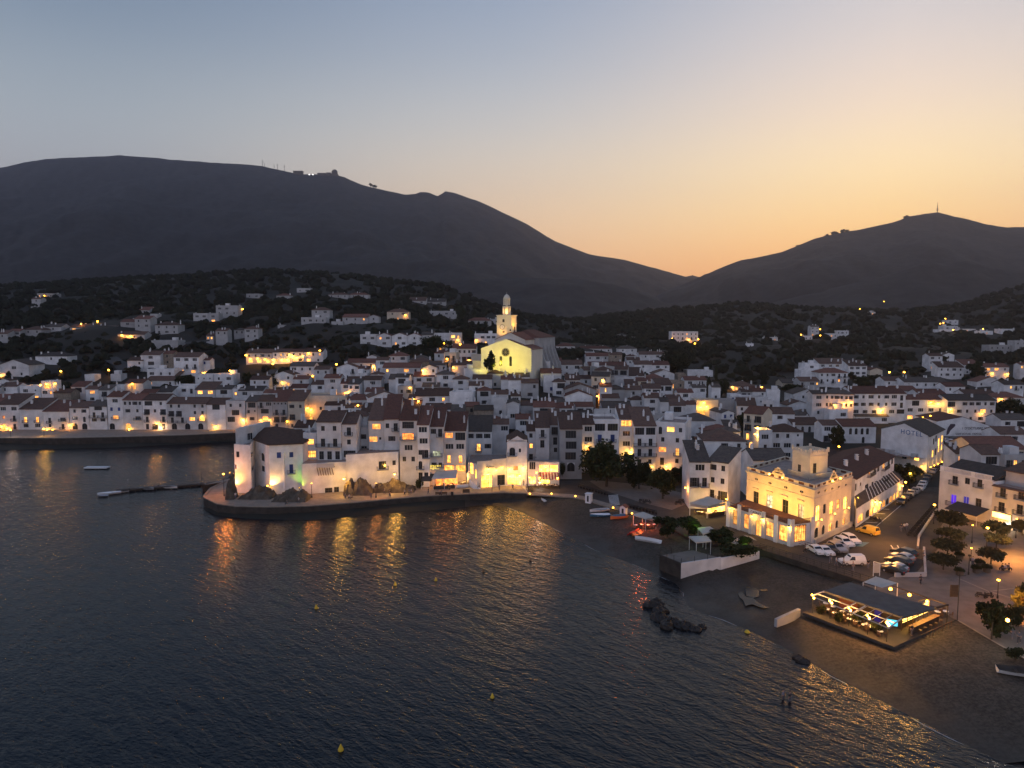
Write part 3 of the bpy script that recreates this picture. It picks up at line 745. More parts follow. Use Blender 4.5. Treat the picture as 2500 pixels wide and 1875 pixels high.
# --- far quay, first row (waterfront on the left of the bay)
rowof('fq', 'in the far quay row', 'houses along the far quay', 'A', '''
-160 -25 1290 3 s | w w / *w w / d d
-22 152 1285 3 s | W W / !w d / *d d | dp=10
154 345 1322 3 s | / *do *do / w W / D D
346 558 1340 3 s | / do Wo / w d / *D a - 
560 720 1312 3 g | w w / W A / a a
721 864 1300 4 g | G / dp dp / w w / - | tile=greytile
866 990 1222 4 g | W / b b / *Wo / a - | dp=9
991 1150 1248 4 g | w w w w / w w / - Wo / *a - | 
1151 1350 1250 4 g | G w / d w d / d - d / D d D
1351 1672 1278 4 g | w w - w w / d d - w w / dp dp *W *Wo / a a a |
1673 1826 1284 4 g | T / - / - / *s - | ch=1
1828 1984 1270 4 f | w w / T / T - | dp=9
B 330 424 1262 4 g | T / w s / w / - | wall=greyw
B 426 545 1258 4 g | do W / G / *W / W | wall=greyw
B 546 668 1258 4 s | s s s s / d d / d d / D - | wall=greyw
B 671 808 1255 3 s | w w / d - / w w | wall=cream
''', bz=3.0, d=281, dp=10)
rowof('fq2', 'in row behind far quay', 'houses behind the far quay', 'A', '''
-130 0 1150 2 g | w w / w
0 140 1138 2 g | w - / T
160 330 1150 2 f | W s / *W *W | ch=0
332 432 1108 3 f | *T / W *w / !w *w | ch=1
432 572 1190 2 g | / w W | wall=stone
574 690 1140 2 s | T / w
692 798 1160 2 g | *W / w
800 892 1168 2 s | d / -
895 1008 1142 2 f | / - | ch=1
1012 1160 1112 2 g | *D / - | tile=redtile
1140 1262 1190 2 g | w / -
1265 1392 1185 2 s | W / -
1395 1578 1145 2 f | s w D / - |
1580 1744 1162 2 s | *W *W / -
1746 1880 1160 2 g | G / - 
1882 1985 1172 2 f | *w d / -
B 270 472 1172 2 g | W - / -
B 475 590 1190 2 g | W / -
B 592 690 1190 2 s | w / -
B 690 826 1150 2 g | *w w / -
''')
rowof('ls', 'on lower slope above quay', 'houses on the lower left slope', 'A', '''
-120 -20 960 2 x | w w / w
-10 232 965 2 x | W / w w | dp=12;tile=greytile
-10 72 1090 1 x | - 
285 540 893 1 h | - w w | tile=greytile;dp=9;ch=3
685 765 1055 1 f | -  | ch=0
895 980 1052 1 f | - | ch=0
1030 1160 928 2 g | - w / -
1140 1298 882 3 g | W / G / T
1300 1404 872 3 g | w / w / d | wall=stone
1405 1612 900 3 g | W W W / - d d / *G *W
1612 1700 926 2 g | b / -
1190 1412 1012 2 f | W w w / - | ch=3
1180 1416 1090 1 s | *w - w
1580 1724 1055 2 f | s s s / *w | 
1730 1890 1052 2 f | w W / s w
B 365 520 1082 2 g | w w / - | dp=7
B 500 560 1040 2 s | - / w
B 555 716 1045 2 x | - w / - *w | dp=10
''')
# --- villas scattered over the wooded hillside
rowof('hv', 'on the wooded hillside', 'villas on the wooded hillside', 'A', '''
300 432 392 1 f | *w W w
255 330 430 2 g | w / w
250 300 500 1 f | w
-30 60 712 1 s | w
65 162 692 1 g | w W
190 332 678 1 h | w w
360 496 655 1 g | w
565 700 660 1 g | *W w
690 930 665 1 g | w W w | dp=8
975 1090 615 2 g | W / W
1090 1215 590 3 g | w w / w W / - | tile=redtile
1215 1275 560 2 f | w / w
1255 1440 640 2 h | w w w / d W w
950 1170 718 1 g | *w *W w w
1125 1210 520 1 s | w
1225 1440 776 1 f | - 
1565 1680 555 2 f | W W / w
1680 1770 555 2 f | W / *W
1748 1925 492 3 f | W W - / w w w / - | ch=2
1745 1842 688 2 g | w w / -
1670 1728 728 1 s | *w *w
1895 1980 682 1 h | w w | 
1980 2090 672 2 h | W w / w w
B 335 445 395 1 f | w W 
B 580 690 402 1 h | w
B 745 850 350 1 f | w W
B 865 1010 520 2 h | w W / w
B 1000 1160 395 1 h | w w w
B 1165 1325 395 1 h | w w
B 780 980 588 2 f | w W w w / -
B 1025 1120 622 1 f | w
B 1115 1320 578 2 g | w w *w / w
B 1322 1410 575 2 x | w / w
B 1475 1650 535 2 h | w W / *w | wall=cream
B 1650 1790 445 1 s | W W
B 1795 1950 452 1 s | W W
B 1820 2040 535 2 f | w w W w / W w | ch=3
B 590 640 650 1 f | w
C 465 660 605 2 h | w w w / w W | tile=redtile
C 650 720 600 2 f | w w / -
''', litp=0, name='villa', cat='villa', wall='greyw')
rowof('gt', 'in the gabled terrace below villas', 'gabled terrace on the hillside', 'B', '''
1258 1392 728 2 f | W W / W | ch=0
1394 1512 728 2 x | *w W / W
1516 1640 728 2 x | W / *w W
1642 1752 728 2 x | w / W
1754 1852 722 2 g | - / W
1854 1985 718 2 f | w - / w | ch=1
1988 2076 716 2 f | *W *w / *w
C 525 705 722 2 f | - W W W / *w *w -
''', dp=9, name='terraced_house')
rowof('lv', 'in the floodlit villa terrace', 'floodlit villa terrace', 'B', '''
332 545 868 2 g | w w W w / *W *W *W | ch=2
547 690 862 2 g | w *w w / *w *W
692 798 858 2 g | w w / *w W
800 955 858 2 g | *w w *w / *W w
''', name='villa', cat='villa')
# --- old town between the far quay and the church
rowof('ot', 'in old town left of church', 'old town houses left of the church', 'B', '''
690 885 975 2 g | W w w / w w
886 1010 1000 2 g | w w / -
716 842 1078 2 g | w / -
966 1100 1070 3 g | W / w / w | tile=redtile
860 1005 1122 2 g | w / W
1100 1180 1115 2 s | W / *w *w | tile=redtile
1066 1240 985 2 x | - d / w | dp=10
1242 1332 1000 2 g | W / w
1150 1382 945 2 g | a w w / - | 
1386 1490 925 3 g | W / d d / -
1310 1400 900 2 x | - / w
1490 1640 890 2 h | w W / -
1656 1830 940 2 h | - / w | wall=stone
1440 1745 985 2 g | *w - *W w / - w - | tile=redtile;dp=9
1760 1880 985 3 x | - w / w / w | 
1872 2012 1038 2 h | - W / -
1150 1292 1090 2 g | - / - | wall=stone
1286 1430 1085 2 g | W / w
1490 1670 1078 2 g | w / -
1632 1800 1128 1 g | w
1690 1860 1058 2 g | w W / -
815 1140 1228 3 f | - - / - w w w / *d *w w - | wall=cream;yaw=4;dp=12
970 1135 1290 2 g | - w / - | 
1412 1600 1265 2 h | W W / - | yaw=-12
1400 1695 1300 1 f | - | yaw=-12;dp=9;ch=0
1650 1760 1235 2 g | *w *w / - | 
1712 1985 1198 2 g | W W *w / - | yaw=8
1760 1900 1140 1 g | w w
1150 1360 1245 2 g | - / - | dp=8
1300 1440 1180 2 g | w / -
1340 1570 1225 2 x | - / - | yaw=20
1200 1330 1330 1 g | *W | dp=7
1260 1460 1345 2 g | - / - | dp=12
''')
rowof('ch', 'below the church', 'houses round the church', 'C', '''
0 165 918 2 h | - / w | wall=stone
200 345 868 2 h | w w / - | tile=redtile
215 345 812 1 f | *w *w | 
345 540 832 3 g | w w w w w / d w d w d / w w w w | tile=redtile
500 582 895 2 f | - / - | wall=cream;ch=0
345 500 965 2 g | *w w / -
445 632 1015 2 f | - / - | yaw=6
630 752 1032 2 h | - / w | 
220 362 1040 2 h | W / w
350 478 1078 2 h | w / w
510 668 1078 2 g | w / -
480 600 1130 2 g | w / w
740 830 1080 2 g | - / w
800 905 1085 2 s | - / w
830 972 1060 2 g | W w / w
905 1045 1110 2 g | - w / w | wall=greyw
890 1000 1005 2 f | - / w
1060 1140 950 2 f | w / W | 
1062 1230 1030 2 g | - / -
1142 1232 930 2 g | W / w
1230 1400 960 2 g | w W / w W
1140 1230 1010 2 h | w / -
1430 1620 892 2 g | w W w / - | tile=redtile
1622 1722 882 3 g | w / w w / w | wall=stone
1690 1842 832 2 h | w w / - | 
1420 1500 870 1 f | w
1350 1640 832 1 h | w w w w w | tile=redtile;dp=8
1190 1340 812 1 h | w w w | tile=redtile
1860 2062 880 2 g | w W / -
1760 1870 925 2 g | w W / -
1450 1760 970 2 g | - W - / w w | tile=redtile
1480 1700 1048 1 g | w w | tile=redtile;dp=10
1700 1900 1052 2 s | - / - |
1630 1800 1080 2 f | - / - | 
1820 1965 960 2 g | w / -
1900 2074 1075 2 h | w W / -
1925 2085 955 2 h | w W / -
1085 1168 1068 2 f | - / - b | ch=1
1160 1262 1100 2 h | - T / W | 
1262 1380 1085 2 s | W / - 
1255 1510 1165 2 x | - / - | dp=10;wall=greyw
1260 1482 1215 2 x | - - / w - | 
1380 1480 1075 1 g | w
1540 1640 1140 3 g | *v / *w / - | 
1600 1745 1160 2 h | - / w | wall=greyw
1745 1880 1165 2 g | w / - | wall=greyw
1560 1700 1230 2 g | - / w | wall=greyw
''', litp=.02)
rowof('mt', 'in the middle of old town', 'old town houses behind the harbour front', 'C', '''
545 665 1170 2 h | G / w | 
320 512 1200 2 f | - / - | yaw=-10;ch=0
50 318 1215 2 g | - W *w / - | yaw=10
660 800 1200 2 g | W / - | 
820 900 1215 2 g | W / -
900 1045 1290 2 g | - / - | wall=greyw
680 790 1245 3 f | - / w / - | ch=1
790 888 1275 3 x | - / W / - | dp=9
955 1092 1290 2 g | d T / w w
1090 1170 1262 2 g | w / -
1165 1332 1312 2 g | - / W | tile=redtile
1180 1340 1270 1 g | W
1345 1490 1300 2 g | d w / - |
1560 1800 1310 2 g | w - / - | tile=greytile
1790 1912 1245 2 h | - w / W
1902 2030 1230 3 g | w / W / W | 
120 330 1325 2 g | G G / - | tile=tile
332 445 1345 2 s | G / - 
445 560 1300 2 g | w / - | wall=stone
520 680 1330 2 g | - / - | wall=stone;tile=greytile
600 750 1410 2 h | - / w | tile=redtile
860 962 1415 2 g | W / - | tile=redtile
440 620 1420 2 g | - / - | 
1240 1490 1390 2 g | w / - | 
2030 2100 1260 3 g | - / w / - | 
2085 2200 1235 2 g | - / W
''', litp=.03)
# --- right-hand half of the town
rowof('rt', 'in the town behind the fort house', 'town houses between church and hotel', 'D', '''
-30 130 800 2 g | w w / - | tile=redtile
120 300 850 2 f | w w / - |
130 225 700 2 h | w w / -
320 560 790 2 g | w W w / - | tile=redtile
270 510 680 2 g | w / - | 
390 610 880 2 x | w / - | dp=9
165 295 880 2 g | w / - | tile=redtile
470 710 970 2 f | w *A w / - | wall=stone;ch=0
640 720 890 2 f | - / - | wall=stone;ch=0
710 935 945 2 g | W W / - | tile=redtile
740 1000 860 1 f | - - | ch=0
790 930 1020 2 g | - W / - | 
640 800 1070 2 g | W / w
985 1076 1015 3 g | - / w / -
830 1056 1165 2 f | - / *G *G | wall=cream;ch=0
1060 1220 1160 2 f | - / - | wall=greyw;ch=0
690 830 1190 2 g | - / w | 
560 720 1200 2 s | T / - 
300 460 1115 3 g | W / W / -
1085 1218 1275 2 x | b b / *w | yaw=12;dp=10
960 1090 1245 1 g | - | dp=10
700 1020 1352 2 h | - / - | 
1175 1280 1105 2 f | b b / - | ch=1
1200 1432 1005 1 h | *w - w | wall=cream
1290 1552 1135 2 f | - s / - | ch=2
1320 1560 1060 1 g | w w | tile=redtile
1550 1672 1065 3 f | - / w / w | yaw=-15;ch=1
1500 1610 1170 3 f | w w / w w / w | yaw=-20
1330 1482 1285 4 g | d d / d d / *A *A / *a | wall=cream;yaw=-38;dp=10;ch=0
930 1240 1470 2 h | W - / - | 
880 1335 1590 2 h | w - / - W | yaw=-6;dp=12
1530 1820 1285 2 g | - w - / - | yaw=-8
1460 1600 1475 3 f | W / w / W | ch=0
1600 1912 1465 3 h | w w s / W W w / w W W | yaw=-4
1800 2090 1395 1 g | w A A A | tile=tile;dp=10
1830 2090 1300 1 h | - - | tile=greytile
1810 2090 1085 2 x | - w w - / w - w | tile=greytile
1750 2000 1200 1 x | s - s
1700 1900 975 1 g | w w | wall=cream
1880 2080 955 2 g | d - W *w / - | wall=greyw
''', litp=.03)
rowof('va', 'in the valley behind hotel', 'apartment blocks in the valley', 'E', '''
D 1930 2074 790 3 f | W / w / - | ch=3;dp=10
0 300 778 2 s | W W W *w / - | ch=6;dp=9
300 486 800 3 s | W W W / W W W / W W W | ch=5;dp=9
D 1890 2074 855 2 f | - w / - 
0 292 868 3 h | w w W d d / d w d *w d / - | ch=4;tile=redtile
515 642 845 1 x | - | wall=cream;dp=14;tile=redtile
-70 72 1085 4 g | W / W / w / - | ch=3
75 335 1085 4 h | w w w w w w / w w w w w w / *w w w *w - / - | ch=5;yaw=-18
335 880 1080 4 g | w w W w w W D / w w w w w W D / W w w *w W G / - | tile=redtile;dp=12;ch=6
875 1085 1140 3 g | T / W W / *W W | tile=redtile;ch=2
1085 1300 1140 3 g | *G - / W W / *W w | tile=redtile;dp=10;ch=2
1300 1792 1150 3 g | T T w w w w w / *W w w w *W w / W w w w w | ch=3;tile=greytile;dp=10
360 705 1312 1 g | w W - W | dp=11;tile=greytile
105 290 1260 2 f | - W / - | ch=0
660 860 950 2 g | w w / -
860 1300 965 2 g | w w w w w / - | tile=greytile;ch=4
1280 1480 1010 2 g | w w / - | tile=redtile
1480 1800 1090 2 g | D W w D / - | dp=9
1600 1870 960 1 x | w - w | 
1870 2076 990 2 g | - *w d w / - | ch=3
1800 2080 1120 2 h | w w w / - | tile=redtile
760 1000 1050 1 g | - | tile=redtile
1000 1280 1080 1 g | w w w | tile=redtile
1215 1460 815 2 s | w w W w / w W w w | yaw=-6
1460 1640 790 2 s | w W w / w w
1672 1925 812 2 g | *W *W w / *w - *w | ch=2
2035 2120 790 2 g | *w *w / -
1840 2120 1345 2 g | w T / - | ch=2
235 580 1412 2 g | - A A A A - / - - A - | tile=redtile;feat=four arched windows;ch=0
30 240 1400 2 g | W - / d d | 
''')
rowof('rv', 'among the woods beyond the valley', 'villas beyond the valley', 'E', '''
D 580 848 462 3 f | w w w *w w w / w w d *w d w / *w w w *w *w w | name=hotel;cat=building
D 1535 1655 520 1 f | *W *w | 
D 1350 1410 585 1 f | w
D 1925 2005 505 1 f | w w
D 1990 2074 405 3 g | w w / w w / *w w
72 180 482 1 f | W *w w
175 300 452 1 f | w W w
1115 1250 700 3 g | W w / W W / *w *w
1250 1370 690 2 x | w / w
1725 1945 600 2 f | w w w w / w - w | wall=greyw
1985 2110 555 3 f | w w / W / W | wall=greyw
1215 1405 440 1 f | w *w
1265 1405 405 1 f | W w
1400 1585 435 1 f | w *W w
1300 1410 345 1 f | W w
1640 1760 455 1 f | *w
1850 2010 435 1 f | w w
340 385 235 1 f | w
400 425 228 1 f | w
515 570 262 1 f | *w
''', litp=0, name='villa', cat='villa')
# --- harbour front of the old town
HF = rowof('hf', 'in the harbour front row', 'harbour front houses', 'G', '''
F 1160 1298 470 4 f | *W / *G / - | bz=3;d=184;dp=9;ch=1
F 1070 1245 385 3 g | T - / - | dp=7;d=196
F 1296 1545 330 5 g | w w / dp dp / D D D / - | bz=3.2;d=183;dp=11;ch=2;tile=tile
F 1546 1700 350 5 g | d / w / G / W | bz=3.2;d=184;dp=11;yaw=3
F 1700 1832 415 4 f | w / W / - | d=191;bz=3;ch=1
G -2 152 312 5 s | *W / *W s / do s s s / - | bz=2.6;d=188;dp=13;yaw=3
G 152 308 300 5 s | w d / w / - / w - | bz=2.6;d=188.5;dp=15;yaw=5
G 309 490 312 5 s | G / !Go / W / w w / - | bz=2.4;hh=17.6;dp=12;ch=3
G 491 612 358 5 s | W / W / w d / Ao - / D D | bz=2.3;hh=16.6;dp=11
G 613 756 374 5 s | w d / - / +Wo / w wo / - | bz=2.2;hh=16.0;dp=11;ch=1
G 757 985 418 4 s | !W T / W W / *A *A / *G *G | bz=2.2;hh=14.4;dp=11;ch=1
G 986 1248 425 3 s | w w w / - *d w | dp=10;d=206
''', found=4)
HF2 = rowof('hs', 'along the square behind trees', 'houses behind the harbour square', 'I', '''
G 1690 1832 385 4 s | d / D / - | bz=2.2;hh=13.6;dp=10;feat=blue and white striped awning
G 1833 1950 358 4 s | d / D / w | bz=2.2;hh=14;dp=10
70 298 400 4 s | T / T / T / a | bz=2.2;hh=14.2;dp=10;wall=greyw;ch=2
296 420 355 4 g | W / W / *w / D | bz=2.3;hh=14.2;dp=9
412 672 330 4 f | T T / BB B / *d d / W | bz=2.4;hh=14.6;dp=12;ch=0;feat=pierced white parapet
674 822 300 4 s | *G / W / W / do | bz=2.4;hh=15;dp=9;tile=tile
824 1046 370 4 s | T T / dp dp / dp dp / D w | bz=2.4;hh=13.6;dp=12;tile=tile
1048 1330 360 4 f | A *W w / w w / !W *d / D w | bz=2.4;hh=13.8;dp=13;yaw=-22;ch=1;side=w w / *w w / w
1386 1592 735 2 s | W / d d | bz=2.3;hh=11;dp=10;yaw=-4
1587 1758 735 4 s | w w / w w / d d / *w *A *w | bz=2.2;hh=11.2;yaw=-40;dp=7.4;ch=0;tile=greytile;side=- w w / d w / w - / *D -
1372 1540 620 2 g | w W / - | d=192
1530 1950 520 2 h | - w w / - | d=196;dp=12;yaw=-6
1480 1720 560 2 g | w W / - | d=205
''')
rowof('kf', 'just behind the harbour front', 'houses just behind the harbour front', 'G', '''
1085 1250 335 3 g | w - / - | d=219
1250 1420 352 3 g | - W / - | d=216
1488 1640 300 3 g | W / w / - | tile=redtile;d=222
1600 1690 420 4 s | w / *w / d | bz=2.2;hh=12.5
700 980 300 3 g | G G / - | d=222
1960 2060 300 3 g | W / - | d=228
I 1540 1700 470 2 g | - W / - | d=214
I 1700 1900 430 2 h | w w / - | d=222
''')
rowof('kr', 'with broad roofs behind the plaza', 'broad roofed buildings behind the plaza', 'K', '''
1830 2130 455 2 g | - w - / - | dp=9;d=232;ch=1
1590 2110 605 1 g | w w - w | dp=13;d=205;wall=cream;ch=0;hh=6
1640 1860 660 2 g | T / - | d=184;dp=9;ch=0;hh=9
1880 2110 690 3 f | d *w d / W / - | d=182;wall=greyw;hh=8.5
1380 1480 650 1 s | *w | d=196;hh=4
''')
rowof('rs', 'behind fort-like house', 'houses behind the floodlit society building', 'J', '''
575 940 305 2 g | - / - | d=172;dp=10
1260 1700 330 2 g | w w / - | d=180;dp=11;yaw=-20;tile=tile
''')
def infill():                            # the small houses packed between those above
    rg = random.Random(21); ROWTXT['in'] = ('in the crowded old town lanes', 'small houses in the crowded old town'); n = 0
    occ = [(i['p'].x, i['p'].y + i['dp'] / 2, max(i['w'], i['dp']) / 2) for i in HOUSES]
    for k in range(4000):
        if n >= 36: break
        u, d = rg.uniform(840, 1860), rg.uniform(214, 330); x = (u - 1250) / F * d; w = rg.uniform(5, 8)
        if (1120 < u < 1430 and d > 262) or T(x, d) < 2.6: continue
        if any(math.hypot(x - a, d + 4 - b) < (r + w / 2) * .82 for a, b, r in occ): continue
        st = rg.choice([2, 2, 3]); v = None; h = st * 3.05; z = T(x, d) + h
        cy = (z - CAMZ) / d; v = 937.5 - F * (cy * CP + SP) / (CP - cy * SP)
        hp = w / 2 / d * F; house(u - hp, u + hp, v, st, rg.choice('gghsf'), None, 'in', rg.uniform(-18, 18), w, d=d, litp=.03, wall=rg.choice(['plaster', 'plaster', 'plaster', 'greyw', 'cream'])); occ.append((x, d + 4, w / 2)); n += 1
infill()
label_houses()
# ---------------------------------------------------------------- lamps
_lm = {}
def point(loc, power, color=(1,.56,.18), r=.25):
    l = bpy.data.lights.new('lamp', 'POINT'); l.energy = power; l.color = color; l.shadow_soft_size = r
    o = bpy.data.objects.new('lamp_light', l); col.objects.link(o); o.location = loc; return o
def spot(loc, target, power, color, angle=70, blend=.6, r=.3):
    l = bpy.data.lights.new('flood', 'SPOT'); l.energy = power; l.color = color; l.spot_size = R(angle); l.spot_blend = blend; l.shadow_soft_size = r
    o = bpy.data.objects.new('flood_light', l); col.objects.link(o); o.location = loc
    o.rotation_euler = (Vector(target) - Vector(loc)).to_track_quat('-Z', 'Y').to_euler(); return o
WARM, YEL, ORG = (1,.38,.065), (1,.5,.08), (1,.31,.05)
def lantern(loc, power, label, color=WARM, size=.22, kind='wall_lantern', group=None, down=.9, white=False):
    """a lantern on a short bracket; its glowing bulb is the lamp"""
    key = (kind, round(size, 2), white)
    if key not in _lm:
        b = MB(); b.lathe([(.02, .0), (size, .06), (size*1.1, size*1.4), (.04, size*1.9)], seg=6)
        c = MB(); c.bar((0, 0, size*1.9), (0, .5, size*2.2), .03); c.lathe([(size*1.3, size*1.45), (.05, size*2.3)], seg=6)
        _lm[key] = (b.mesh('bulb', M['bulbw' if white else 'bulb']), c.mesh('bracket', M['iron']))
    r = empty(kind, loc); link('bulb', _lm[key][0], r); link('bracket', _lm[key][1], r)
    tag(r, label, 'lantern', group); point(Vector(loc) + Vector((0, -.35, -.15)), power, color, .3); return r
def street_lamp(base, h, power, label, color=WARM, group='street lamps', double=False, size=.3, lit_=True):
    key = ('post', round(h, 1), lit_, size)
    if key not in _lm:
        a = MB(); a.bar((0,0,0), (0,0,h), .09, sides=6, r2=.05); a.lathe([(.16, 0), (.14, .5)], seg=6)
        c = MB(); c.lathe([(.02, h), (size, h + .08), (size*.9, h + size*1.3), (.1, h + size*1.6)], seg=7)
        d = MB(); d.lathe([(size*1.5, h + size*1.62), (size*.4, h + size*2.0)], seg=7)
        _lm[key] = (a.mesh('post', M['iron']), c.mesh('bulb', M['bulb'] if lit_ else M['glass']), d.mesh('lamp_cap', M['iron']))
    r = empty('street_lamp', base)
    for n, m in zip(('post', 'bulb', 'lamp_cap'), _lm[key]): link(n, m, r)
    tag(r, label, 'street lamp', group)
    if lit_: point(Vector(base) + Vector((0, 0, h - .35)), power, color, .25)
    return r

# ---------------------------------------------------------------- quays, paving and roads
def sheet(name, pts, z, m, kind='structure', label=None, cat=None, thick=None, px=True):
    b = MB(); poly = [tuple(p) for p in (xy(pts, z) if px else pts)]
    if thick: b.prism(poly, z - thick, z)
    else:
        a = sum(poly[i][0]*poly[(i+1) % len(poly)][1]-poly[(i+1) % len(poly)][0]*poly[i][1] for i in range(len(poly)))
        b.face([(p[0], p[1], z) for p in (poly if a > 0 else poly[::-1])])
    return tag(b.build(name, m), label, cat, kind=kind)
def quay(name, P_, z, kerb):
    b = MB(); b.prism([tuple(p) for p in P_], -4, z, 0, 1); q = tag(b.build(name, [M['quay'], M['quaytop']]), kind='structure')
    k = MB()                                            # a raised stone edge on the sea side
    for a, c in zip(kerb[:-1], kerb[1:]):
        d = (c - a).normalized(); n = Vector((-d.y, d.x)) * .5
        k.prism([tuple(a), tuple(c), tuple(c + n), tuple(a + n)], z + .004, z + .22)
    tag(k.build(name + '_kerb', M['quaytop']), kind='structure')
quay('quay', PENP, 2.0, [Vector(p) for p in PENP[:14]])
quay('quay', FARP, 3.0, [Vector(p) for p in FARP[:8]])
# promenade round the bay, square, roads
sheet('promenade', [(1286,1206),(1310,1208),(1400,1214),(1422,1218),(1485,1237),(1543,1253),(1600,1272),(1650,1296),(1690,1322),(1720,1330),(1800,1335),(1868,1336),(1960,1372),(2060,1402),(2125,1420),(2200,1380),(2160,1290),(2130,1240),(2000,1200),(1860,1230),(1760,1190),(1640,1185),(1500,1160),(1290,1180)], 2.03, M['asphalt'])
sheet('square', [(1440,1175),(1500,1150),(1660,1150),(1720,1185),(1690,1225),(1640,1245),(1560,1225),(1470,1195)], 2.04, M['paving'])
sheet('road', [(2060,1402),(2125,1420),(2235,1395),(2290,1330),(2292,1290),(2275,1200),(2262,1150),(2240,1150),(2225,1200),(2100,1290),(1998,1335),(1990,1352)], 2.05, M['asphalt'])
sheet('plaza', [(2100,1425),(2335,1513),(2440,1575),(2560,1640),(2760,1600),(2760,1290),(2500,1215),(2320,1250),(2294,1290),(2290,1340),(2240,1395),(2130,1418)], 2.06, M['paving'])
for pts in ([(2335,1513.5),(2440,1575.5),(2560,1640.5),(2562,1637),(2442,1573),(2336,1511.5)], [(2335,1411),(2412,1444),(2500,1470),(2500,1468),(2413,1442),(2336,1409.5)], [(2412,1445),(2500,1434),(2500,1432.5),(2412,1443)]):
    sheet('kerb_line', pts, 2.075, M['quaytop'])
sheet('promenade_kerb', [(1286,1206),(1310,1208),(1400,1214),(1422,1218),(1485,1237),(1543,1253),(1600,1272),(1602,1266),(1548,1246),(1490,1230),(1425,1211),(1400,1207),(1310,1202),(1286,1201)], 2.1, M['quaytop'], thick=.3)
def stripes(crop, x0, y0, x1, y1, wx, wy, n, z=2.075, frac=.55):
    """zebra crossing: n bars between two ends, each bar running along (wx, wy)"""
    for i in range(n):
        a = i / n; b_ = (i + frac) / n
        q = [(cu(crop, x0+(x1-x0)*t + s*wx), cv(crop, y0+(y1-y0)*t + s*wy)) for t, s in ((a,0),(b_,0),(b_,1),(a,1))]
        sheet('zebra_stripe', q, z, M['paint'])
stripes('G', 1545, 980, 1600, 1040, 80, 0, 5, 2.03); 
stripes('I', 560, 1078, 580, 1185, 98, -10, 9)
stripes('J', 380, 1085, 330, 1140, 95, 30, 5); stripes('J', 480, 1060, 560, 1080, 60, 40, 6)
for a in ((720,1580,760,1640),(785,1580,815,1640)): sheet('parking_line', [(cu('K',a[0]),cv('K',a[1])),(cu('K',a[2]),cv('K',a[3])),(cu('K',a[2]+12),cv('K',a[3])),(cu('K',a[0]+12),cv('K',a[1]))], 2.075, M['paint'])
for x in range(5): sheet('parking_line', [(cu('K',410+x*55),cv('K',1395-x*45)),(cu('K',545+x*40),cv('K',1400-x*45)),(cu('K',552+x*40),cv('K',1396-x*45)),(cu('K',416+x*55),cv('K',1391-x*45))], 2.075, M['paint'])
sheet('parking_line', [(cu('K',560),cv('K',1400)),(cu('K',830),cv('K',1170)),(cu('K',838),cv('K',1170)),(cu('K',570),cv('K',1400))], 2.079, M['paint'])
sheet('parking_bay', [(cu('K',385),cv('K',1545)),(cu('K',510),cv('K',1553)),(cu('K',440),cv('K',1595)),(cu('K',350),cv('K',1590))], 2.075, M['bluep'])

# ---------------------------------------------------------------- buildings drawn wall by wall
def plane_hit(p0, p1, u, v):
    d = Vector(ray(u, v)); n = Vector((p1.y - p0.y, -(p1.x - p0.x), 0)); o = Vector((p0.x, p0.y, 0)) - Vector((0, 0, CAMZ))
    return Vector((0, 0, CAMZ)) + d * (n.dot(o) / n.dot(d))
class Bld:
    def __init__(s, name, at, label, cat='building', group=None):
        s.root = empty(name, at); tag(s.root, label, cat, group); s.o = Vector(at)
    def part(s, b, name, m, parent=None):                # a part built in world coordinates
        o = b.build(name, m, parent or s.root); o.location = -s.o if parent is None else (0,0,0); return o
    def wall(s, p0, p1, z0, z1, wins=(), m='plaster', name='wall', deep=.2, top=None):
        """one wall from p0 to p1 seen from outside with p0 on the viewer's side of the left; wins = [(u, v_top, v_bottom, width_px, kind)] in photo pixels"""
        p0, p1 = Vector(p0).to_2d(), Vector(p1).to_2d(); L = (p1 - p0).length; ang = math.atan2(p1.y - p0.y, p1.x - p0.x); c = (p0 + p1) / 2
        res = []; z0_ = z0
        for u, v0, v1, wp, k in wins:
            a = plane_hit(p0.to_3d(), p1.to_3d(), u, (v0 + v1) / 2); t = plane_hit(p0.to_3d(), p1.to_3d(), u, v0).z; b_ = plane_hit(p0.to_3d(), p1.to_3d(), u, v1).z
            e = plane_hit(p0.to_3d(), p1.to_3d(), u - wp / 2, (v0 + v1) / 2); f = plane_hit(p0.to_3d(), p1.to_3d(), u + wp / 2, (v0 + v1) / 2)
            w = (f - e).length; x = (a.to_2d() - c).dot((p1 - p0) / L)
            x = max(-L/2 + w/2 + .08, min(L/2 - w/2 - .08, x)); res.append((k, x, max(b_, z0 + .05), w, min(t, z1 - .05) - max(b_, z0 + .05)))
        b = MB(); wall_holes(b, L, z1, z0, [(x, q, w, h) for k, x, q, w, h in res], deep=deep)
        o = b.build(name, M[m] if isinstance(m, str) else m, s.root, Vector((c.x, c.y, 0)) - s.o, ang)
        for k, x, q, w, h in res:
            l = k[0] if k[0] in '*!+#' else None; kk = k.lstrip('*!+#')
            if kk[0] == '-': continue
            wd = link('window' if kk[0] not in 'D' else 'door', window_mesh(kk[0], w, h, l), s.root)
            loc = Vector((c.x, c.y, 0)) + Vector((math.cos(ang) * x - math.sin(ang) * .12, math.sin(ang) * x + math.cos(ang) * .12, q)); wd.location = loc - s.o; wd.rotation_euler.z = ang
            if 'o' in kk[1:]:
                bl = link('balcony', balcony_mesh(w + .9 + (2 if 'p' in kk else 0)), s.root); bl.location = Vector((c.x, c.y, 0)) + Vector((math.cos(ang) * x, math.sin(ang) * x, q - .05)) - s.o; bl.rotation_euler.z = ang
        return ang, c, L
